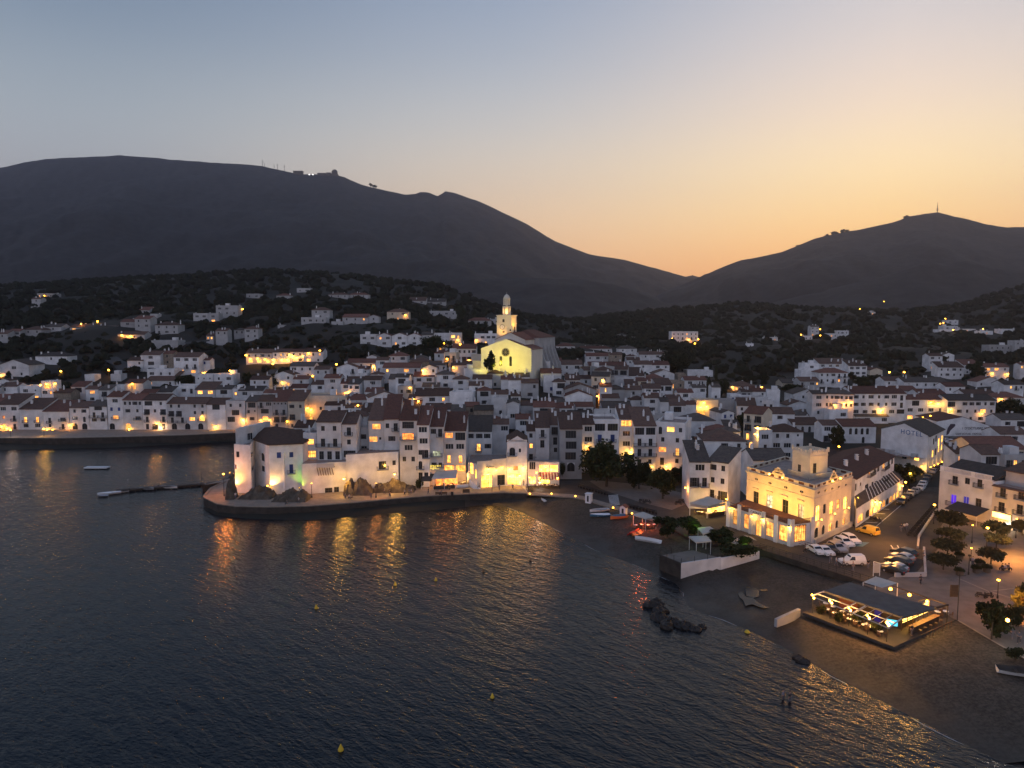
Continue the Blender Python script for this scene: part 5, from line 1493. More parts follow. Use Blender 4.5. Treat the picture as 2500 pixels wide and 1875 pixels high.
    p_ = VL + dd * L * .46; b = MB(); b.prism([tuple(q) for q in (p_ - dd*1.9 + n*.08, p_ + dd*1.9 + n*.08, p_ + dd*1.9 - n*.05, p_ - dd*1.9 - n*.05)], zd - .1, zd + .85); sg = s.part(b, 'name_board', M['white'])
    o = text_on(s, 'CASINO', (p_ - dd*2).to_3d(), (p_ + dd*2).to_3d(), cu(J,637), cv(J,838), .72, M['iron'], off=.14)
    o.location = v3(p_ + n*.14, zd + .36) - s.o
    o = text_on(s, 'CAFÈ  BAR', VC.to_3d(), C0.to_3d(), cu(J,1055), cv(J,970), .6, M['iron'], off=.1); o.location.z = zd - .35 - s.o.z
    for x, y, lab in ((338,800,'far veranda pillar of the society building'),(562,880,'veranda pillar next to the CASINO board'),(668,912,'veranda pillar beyond the arched door'),(935,992,'veranda corner pillar by the CAFÈ BAR lettering')):
        q = plane_hit((VL + n*.5).to_3d(), (VC + n*.5).to_3d(), cu(J,x), cv(J,y)); lantern(q, 130, 'glowing lantern on the ' + lab, YEL, .24, group='veranda lanterns')
    # flood lighting from the veranda and up the street side
    for t_ in (.1, .37, .63, .9):
        p_ = VL.lerp(VC, t_) + n * -.9; q = L0.lerp(C0, t_); spot(v3(p_, zd + .35), v3(q, 10.3), 2700, (1,.47,.045), 120, .8, .3); 
    for x, y in ((1232,900),(1368,840),(1508,780)):
        q = plane_hit(C0.to_3d(), Rr.to_3d(), cu(J,x), cv(J,y)); nn_ = Vector(((Rr-C0).normalized().y, -(Rr-C0).normalized().x, 0)); pt = q + nn_ * .75
        tag(bulbspot(pt, .14), 'uplight on the street wall of the society building, %s from its corner' % {1232:'first',1368:'second',1508:'third'}[x], 'lamp', 'street wall uplights')
        spot(pt, q + Vector((0,0,4)), 260, YEL, 120, .8); spot(pt - Vector((0,0,.3)), q - Vector((0,0,3)), 200, YEL, 120, .8)
    # the low plinth wall by the car park
    b = MB(); e = (Rr - C0).normalized(); n2 = Vector((e.y, -e.x)); b.prism([tuple(q) for q in (C0 + n2*.6, Rr + n2*.6, Rr + n2*.002, C0 + n2*.002)], 1.8, 3.0); s.part(b, 'plinth', M['greyw'])
    return C0, Rr, back, L0
SC, SR, SB, SL = society()

# --- the long street wing with arcade behind it
def street_wing():
    z1 = 12.0; a = SR + Vector((1.5, 1.5)); e = P(2184,1112.7,z1).to_2d(); K = 'K'
    s = Bld('street_wing', (a.x, a.y, 2.1), 'long white building with flowered balconies and glass lean-to arcade along the street', 'building')
    W = lambda x, y0, y1, w, k: (cu(K,x), cv(K,y0), cv(K,y1), w / 4.148, k)
    dd = (e - a).normalized(); n = Vector((-dd.y, dd.x)); b1, b2 = a + n * 12, e + n * 12
    s.wall(a, e, 1, z1, [W(380,840,900,16,'w'), W(425,825,880,16,'w'), W(510,810,870,22,'*Dop'), W(565,790,850,22,'D'), W(600,770,835,22,'D'), W(655,735,805,22,'*Dop'), W(705,720,780,20,'D'), W(740,705,760,18,'D'),
        W(370,960,1030,16,'w'), W(420,945,980,14,'s'), W(480,965,1060,34,'D'), W(540,940,1010,20,'D'), W(575,930,1000,20,'D'), W(650,880,940,22,'Dop'), W(710,850,910,20,'D')])
    s.wall(e, b2, 1, z1); s.wall(b2, b1, 1, z1); s.wall(b1, a, 1, z1)
    b = MB(); m1, m2 = v3(a.lerp(b1, .5), z1 + 2.0), v3(e.lerp(b2, .5), z1 + 2.0)
    slab(b, [v3(a - n*.3, z1), v3(e - n*.3, z1), m2, m1]); slab(b, [m1 + Vector((0,0,.003)), m2 + Vector((0,0,.003)), v3(b2 + n*.3, z1), v3(b1 + n*.3, z1)]); r = s.part(b, 'roof', M['redtile'])
    b = MB(); b.face([v3(a, z1), v3(b1, z1), m1]); b.face([v3(b2, z1), v3(e, z1), m2]); s.part(b, 'gable', M['plaster'])
    for t in (.2, .45, .7): q = a.lerp(e, t) + n * 4; c = link('chimney', chimney_mesh(1), r); c.location = v3(q, z1 + 1.3)
    A0, A1 = P(2089,1284,2.4).to_2d(), P(2203.7,1205.5,2.4).to_2d()
    s.wall(A0, A1, 1, 6.2, [W(420,1265,1345,55,'*a'), W(490,1225,1300,40,'a'), W(528,1205,1280,36,'*a'), W(572,1175,1250,34,'#a'), W(612,1150,1225,30,'*a'), W(655,1125,1195,30,'*a'), W(690,1105,1170,28,'a'), W(725,1085,1150,28,'*a'), W(760,1060,1125,28,'*a'), W(795,1040,1100,26,'*a')], deep=.35)
    s.wall(A1, e, 1, 6.2); s.wall(a, A0, 1, 6.2)
    b = MB(); slab(b, [v3(A0, 6.25), v3(A1, 6.25), v3(e - n*.02, 8.2), v3(a - n*.02, 8.2)], .15); s.part(b, 'lean_to_roof', M['greytile'])
    b = MB(); N = 12
    for i in range(N):
        t = .25 + .73 * i / N; p0, p1 = v3(A0.lerp(A1, t), 6.33), v3(a.lerp(e, t) - n*.03, 8.33); b.bar(p0, p1, .09)
    s.part(b, 'rafter', M['white'])
    for x, y, lab in ((568,1150,'lit arch of the arcade wall'),(615,1155,'next arch of the arcade wall'),(843,985,'far end of the arcade wall')):
        q = plane_hit((A0 + n*-.5).to_3d(), (A1 + n*-.5).to_3d(), cu(K,x), cv(K,y)); lantern(q, 220, 'lantern above the ' + lab, YEL, .25, group='arcade lanterns')
    q = PD(cu(K,385), cv(K,1110), a.y + 1.0); lantern(q, 260, 'lantern on the rounded wall beside the society building', YEL, .25)
street_wing()

# --- building with blue-lit windows on the plaza, and its neighbour
def plaza_buildings():
    K = 'K'; z1 = 11.6; A = P(2290,1246,2.2).to_2d(); B = P(2424,1176,z1).to_2d(); dd = (B - A).normalized(); n = Vector((-dd.y, dd.x)); E = B + dd * 14
    W = lambda x, y0, y1, w, k: (cu(K,x), cv(K,y0), cv(K,y1), w / 4.148, k)
    s = Bld('town_house', (A.x, A.y, 2.1), 'white plaza building with balustraded roof and two windows glowing violet blue', 'building')
    s.wall(A, B, 1, z1, [W(1375,880,965,55,'Do'), W(1500,900,963,50,'w'), W(1625,915,995,50,'Do'), W(1360,1070,1165,60,'-'), W(1487,1090,1185,62,'-'), W(1612,1108,1200,60,'D'), W(1400,1300,1390,60,'#G'), W(1560,1330,1420,60,'#G')])
    M['violet'] = mat('violet_glow', (.05,.02,.2), .5, emit=(.12,.03,1), strength=.75); M['bluelit'] = mat('blue_glow', (.03,.03,.2), .5, emit=(.05,.06,.8), strength=.35)
    for x, y0, y1, w, mm in ((1360,1070,1165,60,'violet'),(1487,1090,1185,62,'bluelit')):
        q0 = plane_hit(A.to_3d(), B.to_3d(), cu(K,x - w/2), cv(K,y1)); q1 = plane_hit(A.to_3d(), B.to_3d(), cu(K,x + w/2), cv(K,y0)); ang = math.atan2(dd.y, dd.x); L = (q1 - q0).to_2d().length; h = q1.z - q0.z + .4
        b = MB(); b.box(.05, L - .05, .1, .14, .05, h - .05, 1); b.box(0, L, .05, .16, h - .05, h); b.box(L/2 - .04, L/2 + .04, .04, .15, 0, h - .05); b.box(0, .06, .05, .16, 0, h - .05); b.box(L - .06, L, .05, .16, 0, h - .05)
        b.build('window', [M['wframe'], M[mm]], s.root, q0 - s.o, ang)
    q = plane_hit(A.to_3d(), B.to_3d(), cu(K,1480), cv(K,1210)); o = link('balcony', balcony_mesh(8.5), s.root); o.location = q - s.o; o.rotation_euler.z = math.atan2(dd.y, dd.x)
    Ab, Bb, Eb = A + n * 13, B + n * 13, E + n * 13
    s.wall(Ab, A, 1, z1); s.wall(B, Bb, 1, z1); s.wall(Bb, Ab, 1, z1)
    b = MB(); slab(b, [v3(A + n*1.2, z1 + .3), v3(B + n*1.2, z1 + .3), v3(B + n*7, z1 + 2.3), v3(A + n*7, z1 + 2.3)]); slab(b, [v3(A + n*7, z1 + 2.303), v3(B + n*7, z1 + 2.303), v3(Bb, z1), v3(Ab, z1)]); s.part(b, 'roof', M['greytile'])
    b = MB(); L = (B - A).length
    b.prism([tuple(p) for p in (A - n*.15, B - n*.15, B + n*.25, A + n*.25)], z1, z1 + .25); b.prism([tuple(p) for p in (A - n*.05, B - n*.05, B + n*.25, A + n*.25)], z1 + 1.1, z1 + 1.25)
    for i in range(int(L / .3)):
        p = A + dd * .3 * i; wd = .3 if int(i / 12) % 2 == 0 and i % 12 < 3 else .14; b.prism([tuple(q) for q in (p, p + dd*wd, p + dd*wd + n*.2, p + n*.2)], z1 + .25, z1 + 1.1)
    s.part(b, 'balustrade', M['plaster'])
    b = MB(); b.face([v3(A, z1 + .02), v3(B, z1 + .02), v3(B + n*1.5, z1 + .02), v3(A + n*1.5, z1 + .02)]); s.part(b, 'gutter', M['terrace'])
    t = Bld('town_house', (B.x, B.y, 2.1), 'cream plaza building with stone framed balcony doors at the picture edge', 'building')
    t.wall(B + dd*.05, E, 1, z1 - .7, [W(1860,1005,1095,58,'Do'), W(2045,1030,1120,60,'Do'), W(1845,1145,1240,62,'Do'), W(2030,1170,1270,62,'Do'), W(2010,1340,1450,100,'a')], 'cream')
    t.wall(E, Eb, 1, z1 - .7, (), 'cream'); t.wall(Bb + dd*.05, B + dd*.05, 1, z1 - .7, (), 'cream')
    b = MB(); b.face([v3(B + dd*.05, z1 - .7), v3(E, z1 - .7), v3(Eb, z1 - .7), v3(Bb + dd*.05, z1 - .7)]); t.part(b, 'roof_terrace', M['terrace'])
    b = MB(); slab(b, [v3(B - n*.4 + dd*.05, z1 - .75), v3(E - n*.4, z1 - .75), v3(E + n*.4, z1 - .5), v3(B + n*.4 + dd*.05, z1 - .5)], .15); t.part(b, 'eaves', M['tile'])
    b = MB(); b.prism([tuple(p) for p in (B + n*3.5 + dd*.4, E + n*3.5, E + n*10, B + n*10 + dd*.4)], z1 - .69, z1 + 2.4); t.part(b, 'attic', M['greyw'])
    b = MB(); slab(b, [v3(B + n*3.1, z1 + 2.4), v3(E + n*3.1, z1 + 2.4), v3(E + n*10.2, z1 + 3.9), v3(B + n*10.2, z1 + 3.9)]); t.part(b, 'roof', M['tile'])
    # bright panel sign on the wall and the dark awning with lit terrace
    q = plane_hit((B - n*.4).to_3d(), (E - n*.4).to_3d(), cu(K,1845), cv(K,1285)); ang = math.atan2(dd.y, dd.x); b = MB(); b.box(-1.9, 1.9, -.12, .12, -.55, .55, 1); b.box(-2.0, 2.0, .12, .3, -.65, .65, 0)
    o = tag(b.build('light_box', [M['iron'], mat('light_box_face', (1,.9,.6), .4, emit=(1,.6,.14), strength=3)], None, q, ang), 'glaring yellow light box on the cream plaza building wall', 'sign'); point(q - n.to_3d() * 1.0, 420, YEL, .6)
    g = empty('awning', v3(A.lerp(B, .5), 2.1)); tag(g, 'dark awning over the lit cafe below the violet windows', 'awning'); b = MB()
    p0, p1 = A.lerp(B, .38) - n*.1, A.lerp(B, .98) - n*.1; slab(b, [v3(p0 - n*4.2, 4.3), v3(p1 - n*4.2, 4.3), v3(p1, 5.5), v3(p0, 5.5)], .06); o = b.build('canopy', M['dkcanvas'], g); o.location = -g.location
    b = MB()
    for q in (p0, p0.lerp(p1, .5), p1): b.bar(v3(q - n*4.1, 2.1), v3(q - n*4.1, 4.3), .05)
    o = b.build('post', M['white'], g); o.location = -g.location
    for t_ in (.15, .5, .85): point(v3(p0.lerp(p1, t_) - n*2.4, 4.0), 90, ORG, .2)
    return A, B, dd, n
PA, PB, PDD, PNN = plaza_buildings()

# --- HOTEL gable and the painted gable behind it
def hotel():
    K = 'K'; z1 = 13.4; C = P(2262,1151,3).to_2d(); L = P(2152,1046,z1).to_2d(); Rr = P(2305,1046,z1).to_2d()
    s = Bld('hotel', (C.x, C.y, 2.5), 'white hotel gable with blue HOTEL lettering and uplit street side', 'hotel'); W = lambda x, y0, y1, w, k: (cu(K,x), cv(K,y0), cv(K,y1), w / 4.148, k)
    s.wall(L, C, 0, z1, [W(860,665,705,48,'w'), W(985,680,725,50,'*W')]); m = L.lerp(C, .5)
    s.wall(C, Rr, 0, z1, [W(1160,500,560,14,'D'), W(1185,470,530,14,'D'), W(1212,500,580,14,'#D'), W(1245,470,540,14,'#D'), W(1150,620,690,16,'#D'), W(1180,600,670,14,'D'), W(1210,580,640,14,'#D'), W(1240,560,620,12,'#D')])
    B = L + (Rr - C); s.wall(Rr, B, 0, z1); s.wall(B, L, 0, z1)
    rz = z1 + 2.6; mb = Rr.lerp(B, .5)
    b = MB(); b.face([v3(L, z1), v3(C, z1), v3(m, rz)]); s.part(b, 'gable', M['plaster']); b = MB(); b.face([v3(Rr, z1), v3(B, z1), v3(mb, rz)]); s.part(b, 'gable', M['plaster'])
    b = MB(); o = (C - L).normalized() * .5; slab(b, [v3(C + o, z1 - .15), v3(Rr + o, z1 - .15), v3(mb, rz + .1), v3(m, rz + .1)]); slab(b, [v3(m, rz + .103), v3(mb, rz + .103), v3(B - o, z1 - .15), v3(L - o, z1 - .15)]); s.part(b, 'roof', M['greytile'])
    M['blueletter'] = mat('blue_lettering', (.03,.12,.3), .6)
    t = text_on(s, 'HOTEL', L.to_3d(), C.to_3d(), cu(K,935), cv(K,446), 1.95, M['blueletter'], .06, spacing=1.25)
    # lower terrace block in front
    F0, F1 = P(cu(K,560), cv(K,735), 3.0).to_2d(), P(cu(K,1082), cv(K,790), 3.0).to_2d()
    t = Bld('terrace_house', (F0.x, F0.y, 2.5), 'low white block with cluttered roof terrace under the HOTEL wall', 'house')
    dn = (C - F1); t.wall(F0, F1, 0, 7.2, [W(860,665,705,48,'W'), W(985,680,725,60,'+W'), W(1010,760,800,40,'*a')]); t.wall(F1, F1 + dn*.95, 0, 7.2); t.wall(F0 + dn*.95, F0, 0, 7.2)
    b = MB(); b.face([v3(q, 6.6) for q in (F0, F1, F1 + dn*.95, F0 + dn*.95)]); b.prism([tuple(q) for q in (F0, F1, F1 + dn*.05, F0 + dn*.05)], 6.601, 7.35); t.part(b, 'roof_terrace', M['terrace'])
    b = MB(); rg = random.Random(3)
    for i in range(7): q = F0.lerp(F1, .25 + .1*i) + dn * rg.uniform(.3, .8); b.box(q.x - .6, q.x + .5, q.y - .4, q.y + .4, 6.61, 6.6 + rg.uniform(.6, 1.6))
    t.part(b, 'roof_clutter', M['greyw'])
    dd = (Rr - C).normalized(); n = Vector((dd.y, -dd.x))
    for t_, h in ((.12, 4), (.35, 3.8), (.6, 3.6), (.85, 3.5)):
        q = C.lerp(Rr, t_) + n * .5; pt = v3(q, h); spot(pt, v3(C.lerp(Rr, t_), h + 6), 380, YEL, 100, .8); tag(bulbspot(pt, .15), 'uplight on the street side of the hotel, %s from the corner' % {.12:'first',.35:'second',.6:'third',.85:'fourth'}[t_], 'lamp', 'hotel uplights')
    d = 257; s2 = Bld('painted_gable', PD(2350,1071,d), 'low white building whose gable carries a painted map and slogan lettering', 'building'); z0 = 2
    pts = [PD(2288,1029,d), PD(2350,1018,d), PD(2440,1047,d)]; a, e = PD(2288,1071,d), PD(2440,1071,d)
    b = MB(); f = [v3(a, 1), v3(e, 1), pts[2], pts[1], pts[0]]; b.face(f); k = Vector((1, 16, 0)); b.face([p + k for p in f][::-1]); b.face([f[1], f[1] + k, f[2] + k, f[2]]); b.face([f[0] + k, f[0], f[4], f[4] + k]); s2.part(b, 'wall', M['plaster'])
    b = MB(); up = Vector((0,0,.12)); slab(b, [pts[2] + up, pts[2] + k + up, pts[1] + k + up, pts[1] + up]); slab(b, [pts[1] + up, pts[1] + k + up, pts[0] + k + up, pts[0] + up]); s2.part(b, 'roof', M['redtile'])
    M['darkletter'] = mat('dark_lettering', (.06,.05,.07), .7); M['redletter'] = mat('red_lettering', (.2,.03,.06), .7)
    for txt, x, y, size, mm in (("1 D'OCTUBRE 2017", 1590, 398, 1.25, 'darkletter'), ('VAM VOTAR, VAM GUANYAR', 1560, 455, 1.0, 'darkletter'), ('INDEPENDÈNCIA', 1530, 497, 1.35, 'redletter')):
        text_on(s2, txt, a, e, cu(K,x), cv(K,y), size, M[mm], .06)
    q = plane_hit(a, e, cu(K,1310), cv(K,400)); prof = [(-.6,-2.2),(.1,-1.7),(.6,-.6),(1.4,.2),(2.1,.9),(2.0,1.5),(.5,1.5),(.2,1.0),(-.3,.2),(-.6,-1)]
    b = MB(); b.face([(x * 1.15, -.05, z * 1.15) for x, z in prof]); b.build('painted_map', M['darkletter'], s2.root, q - s2.o)
hotel()
# ---------------------------------------------------------------- harbour-front restaurants and shops
def g_(x, y, z=2.1, c='G'): return P(cu(c,x), cv(c,y), z)
def harbour_front():
    W = lambda x, y0, y1, w, k: (cu('G',x), cv('G',y0), cv('G',y1), w / 4.148, k)
    # shop building with curved white wall
    w0, w1, w2, w3, w4 = [g_(*q).to_2d() for q in ((1008,975),(1098,1000),(1255,986),(1402,972),(1604,975))]
    s = Bld('shop_building', (w2.x, w2.y, 2), 'white curved shop building with gable and bright yellow lights over its shop fronts', 'building')
    zt = 9.2
    s.wall(w0, w1, 1, zt - .6, [W(1042,738,860,34,'#a'), W(1085,815,905,18,'#A')]); s.wall(w1, w2, 1, zt, [W(1200,872,996,110,'#G')])
    s.wall(w2, w3, 1, zt + .3, [W(1342,868,974,76,'D')]); s.wall(w3, w4, 1, 14.0, [W(1468,858,968,140,'#G'), W(1455,592,675,58,'Ao'), W(1452,474,512,26,'w'), W(1532,602,640,22,'s'), W(1380,622,640,1,'-'), W(1490,780,820,46,'!w')])
    n = Vector((0, 11)); s.wall(w4, w4 + n, 1, 14); s.wall(w3 + n, w3, 8, 14)
    b = MB(); b.face([v3(q, zt - .8) for q in (w0, w1, w2, w3, w3 + n, w0 + n)]); s.part(b, 'roof_terrace', M['terrace'])
    m = w3.lerp(w4, .5); rz = 15.6; b = MB(); b.face([v3(w3, 14), v3(w4, 14), v3(m, rz)]); b.face([v3(w4 + n, 14), v3(w3 + n, 14), v3(m + n, rz)]); s.part(b, 'gable', M['plaster'])
    b = MB(); x = Vector((.3, 0)); slab(b, [v3(m, rz + .1), v3(w4 + x, 13.9), v3(w4 + n + x, 13.9), v3(m + n, rz + .1)]); slab(b, [v3(w3 - x, 13.9), v3(m, rz + .103), v3(m + n, rz + .103), v3(w3 + n - x, 13.9)]); s.part(b, 'roof', M['tile'])
    b = MB(); b.bar((w3.x, w3.y - .1, 2), (w3.x, w3.y - .1, 11.5), .16); s.part(b, 'drainpipe', M['white'])
    b = MB()                                             # outside steps
    for i in range(14):
        t = i / 13; q = g_(1098,1000).lerp(g_(1030,955), t); b.box(q.x - .9, q.x + .9, q.y - .9, q.y - .2, 1.9, 2.1 + .24 * i)
    s.part(b, 'steps', M['plaster'])
    t = text_on(s, 'Meliton', w1.to_3d(), w2.to_3d(), cu('G',1230), cv('G',785), .75, M['iron'], .05)
    for i, (x, y, p_) in enumerate(((1215,812,150),(1293,824,150),(1210,868,200),(1425,812,120),(1562,800,170),(1430,885,180),(1530,880,200),(1350,800,60))):
        a, e = (w1, w2) if x < 1255 else ((w2, w3) if x < 1400 else (w3, w4)); q = plane_hit((a - Vector((0,.5))).to_3d(), (e - Vector((0,.5))).to_3d(), cu('G',x), cv('G',y))
        lantern(q, p_, '%s glaring wall lamp from left on the curved shop building' % ORD[i], YEL, .2, group='shop front lamps')
    # bar with arches and a terrace
    a, e = g_(1612,975).to_2d(), g_(1930,978).to_2d()
    s = Bld('bar_building', (a.x, a.y, 2), 'lit bar with two arched windows and striped terrace awning below white houses', 'building')
    s.wall(a, e, 1, 8.6, [W(1752,694,742,62,'*a'), W(1862,694,742,80,'*a'), W(1658,735,815,64,'W'), W(1775,768,838,96,'#G'), W(1875,768,838,80,'#G'), W(1780,885,960,110,'#G'), W(1660,885,960,60,'#D')])
    n = Vector((0, 3)); s.wall(e, e + n, 1, 8.6); s.wall(a + n, a, 1, 8.6); b = MB(); b.face([v3(q, 8.59) for q in (a, e, e + n, a + n)]); s.part(b, 'roof_terrace', M['terrace'])
    text_on(s, 'Melitón', a.to_3d(), e.to_3d(), cu('G',1660), cv('G',688), .7, M['iron'], .05)
    g = empty('awning', v3(a.lerp(e, .6), 2)); tag(g, 'striped awning over the lit bar terrace', 'awning'); b = MB(); p0, p1 = a.lerp(e, .32), a.lerp(e, .98)
    k = 14
    for i in range(k):
        q0, q1 = p0.lerp(p1, i / k), p0.lerp(p1, (i + 1) / k - .002); f = Vector((0, -3.6)); slab(b, [v3(q0 + f, 4.6), v3(q1 + f, 4.6), v3(q1 - Vector((0,.02)), 5.7), v3(q0 - Vector((0,.02)), 5.7)], .05, i % 2)
    o = b.build('canopy', [M['canvas'], M['redcanvas']], g); o.location = -g.location
    for q in (p0, p0.lerp(p1, .5), p1): b = MB(); b.bar(v3(q - Vector((0,3.5)), 2), v3(q - Vector((0,3.5)), 4.6), .06); o = b.build('post', M['iron'], g); o.location = -g.location
    for i, (x, y) in enumerate(((1630,900),(1700,850),(1732,902),(1795,795),(1915,905),(1732,952))):
        q = PD(cu('G',x), cv('G',y), a.y - (3.8 if y > 840 else .5)); lantern(q, 170, '%s lamp from left at the bar terrace' % ORD[i], WARM if y < 950 else (1,.95,.9), .2, group='bar terrace lamps')
    dining(a.lerp(e, .25) - Vector((0,2.2)), a.lerp(e, .95) - Vector((0,2.2)), 5, 2.05, 'on the bar terrace under the striped awning')
    # orange-lit restaurant under canvas
    f0, f1, f2 = g_(655,1015), g_(878,1003), g_(1010,990); f0, f1, f2 = f0.to_2d(), f1.to_2d(), f2.to_2d(); z = 2.05
    g = empty('restaurant_pavilion', v3(f0.lerp(f1, .5), z)); tag(g, 'restaurant pavilion with dark canvas roof glowing orange inside, on the quay', 'pavilion')
    def gp(b, n_, m): o = b.build(n_, m, g); o.location = -g.location; return o
    up = Vector((.2, 5.2)); b = MB(); slab(b, [v3(f0 - Vector((.4,.5)), 5.0), v3(f1 + Vector((.3,-.5)), 5.0), v3(f1 + up, 6.0), v3(f0 + up, 6.0)], .1); gp(b, 'canopy', M['greyw'])
    l0 = g_(535,1012).to_2d(); b = MB(); slab(b, [v3(l0 - Vector((.2,.4)), 4.4), v3(f0 - Vector((.45,.4)), 4.4), v3(f0 + up - Vector((.45,0)), 5.2), v3(l0 + up, 5.2)], .1); gp(b, 'side_canopy', M['dkcanvas'])
    for q in (l0, f0, f0.lerp(f1, .5), f1): b = MB(); b.bar(v3(q, z), v3(q, 5.0 if q is not l0 else 4.4), .07); gp(b, 'post', M['white'])
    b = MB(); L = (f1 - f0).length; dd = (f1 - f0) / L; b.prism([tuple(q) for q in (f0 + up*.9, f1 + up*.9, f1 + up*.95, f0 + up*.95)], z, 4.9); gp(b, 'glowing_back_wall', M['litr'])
    b = MB(); b.prism([tuple(q) for q in (f0, f1, f1 + Vector((0,.12)), f0 + Vector((0,.12)))], z, z + .8); gp(b, 'front_panel', M['dkcanvas'])
    b = MB(); b.prism([tuple(q) for q in (f1 + dd*.3, f2, f2 + Vector((0,4)), f1 + dd*.3 + Vector((0,4)))], z + .003, z + .35); gp(b, 'deck', M['plaster'])
    b = MB(); b.prism([tuple(q) for q in (f1 + dd*.3, f2, f2 + Vector((0,.1)), f1 + dd*.3 + Vector((0,.1)))], z + .351, z + .85); gp(b, 'deck_panel', M['white'])
    for t in (.15, .5, .85): point(v3(f0.lerp(f1, t) + up*.45, 4.4), 150, (1,.34,.08), .2)
    for t in (.25, .75): point(v3(f1.lerp(f2, t) + Vector((0,2)), 4.6), 240, YEL, .2)
    point(v3(l0.lerp(f0, .6) + Vector((0,1)), 3.6), 70, (1,.6,.4), .2)
    dining(f0 + Vector((.8,1.6)), f1 + Vector((-.8,1.6)), 5, z, 'in the orange restaurant pavilion'); dining(f1 + Vector((1.4,1.8)), f2 + Vector((-.8,1.8)), 3, z + .35, 'on the white deck beside the orange pavilion')
    h = next(i for i in HF if abs(i['u'] - cu('G',684)) < 3)
    for i, (tx, dy) in enumerate((('restaurant', 0), ('la gritta', -.62))):
        cu_ = bpy.data.curves.new('lettering', 'FONT'); cu_.body = tx; cu_.size = .85; cu_.align_x = 'CENTER'; cu_.extrude = .03
        cu_.materials.append(M['signglow']); o = textmesh('lettering', cu_); o.parent = h['root']; o.location = (-.6, -.08, PD(cu('G',640), cv('G',785), h['d']).z - h['root'].location.z + dy); o.rotation_euler = (R(90), 0, 0)
    # the canvas-roofed restaurant by the narrow tall house on the right
    q0, q1, q2 = g_(1385,1275,2.1,'I').to_2d(), g_(1560,1305,2.1,'I').to_2d(), g_(1740,1270,2.1,'I').to_2d(); q3 = q0 + (q2 - q1)
    g = empty('restaurant_canopy', v3(q1, 2.05)); tag(g, 'pale canvas restaurant canopy glowing yellow underneath, below a tall narrow house', 'canopy')
    b = MB(); slab(b, [v3(q0 - Vector((.2,0)), 4.9), v3(q1 - Vector((0,.4)), 4.9), v3(q2, 5.1), v3(q3, 5.8)], .1); gp(b, 'canopy', M['canvas'])
    b = MB()
    for a, e in ((q0, q1), (q1, q2)): b.face([v3(a, 4.2), v3(e, 4.2), v3(e, 4.89), v3(a, 4.89)])
    gp(b, 'valance', M['canvas'])
    for q in (q0, q1, q2): b = MB(); b.bar(v3(q, 2.05), v3(q, 4.9), .09); gp(b, 'post', M['white'])
    b = MB(); b.prism([tuple(q) for q in (q1.lerp(q2, .1), q2, q2 + Vector((0,.15)), q1.lerp(q2, .1) + Vector((0,.15)))], 2.05, 2.95); gp(b, 'railing', M['wood'])
    text_on(type('q', (), dict(root=g, o=g.location)), "L'Estable", q1.to_3d(), q2.to_3d(), cu('I',1625), cv('I',1207), .7, M['iron'], .03)
    c = (q0 + q2) / 2
    for t in ((.25,.3),(.5,.5),(.75,.6),(.6,.25)): q = q0.lerp(q1, t[0]).lerp(q3.lerp(q2, t[0]), t[1]); point(v3(q, 4.3), 190, (1,.6,.14), .2)
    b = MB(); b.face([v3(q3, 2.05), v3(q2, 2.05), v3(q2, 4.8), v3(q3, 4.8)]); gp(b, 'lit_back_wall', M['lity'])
    dining(q0.lerp(q3, .3).lerp(c, .1), q1.lerp(q2, .3), 4, 2.05, 'under the pale restaurant canopy'); dining(q1.lerp(q2, .2) + Vector((.2,1.5)), q2 + Vector((-.8,.2)), 3, 2.05, 'beside the wooden rail of the pale canopy')
M['signglow'] = mat('sign_glow', (.6,.5,.1), .5, emit=(1,.72,.12), strength=1.6)
_tb = {}
def table_set(loc, rz, label, group, dark=False):
    if 't' not in _tb:
        b = MB(); b.lathe([(.42, .7), (.42, .74)], seg=10); _tb['t'] = b.mesh('table_top', M['white']); b = MB(); b.bar((0,0,0),(0,0,.7),.05); b.lathe([(.25,0),(.22,.03)], seg=8); _tb['l'] = b.mesh('leg', M['iron'])
        b = MB(); b.box(-.22,.22,-.22,.22,.42,.47); _tb['s'] = b.mesh('seat', M['wood']); b = MB(); b.box(-.22,.22,.18,.23,.47,.9); _tb['b'] = b.mesh('backrest', M['wood'])
        b = MB()
        for x in (-.19,.19):
            for y in (-.19,.19): b.bar((x,y,0),(x,y,.42),.025)
        _tb['f'] = b.mesh('chair_frame', M['wood'])
    t = empty('cafe_table', loc, rz); link('table_top', _tb['t'], t); link('leg', _tb['l'], t); tag(t, 'round cafe table ' + label, 'table', group)
    for k in (0, 1, 2):
        a = rz + k * 2.1; c = empty('cafe_chair', Vector(loc) + Vector((math.sin(a) * .75, -math.cos(a) * .75, 0)), a + math.pi); link('seat', _tb['s'], c); link('backrest', _tb['b'], c); link('chair_frame', _tb['f'], c)
        tag(c, 'wooden cafe chair at a table ' + label, 'chair', group.replace('tables', 'chairs'))
def dining(a, e, n, z, where):
    for i in range(n):
        q = a.lerp(e, (i + .5) / n); table_set((q.x, q.y + .35 * (i % 2), z), i * .7, where, 'tables ' + where)

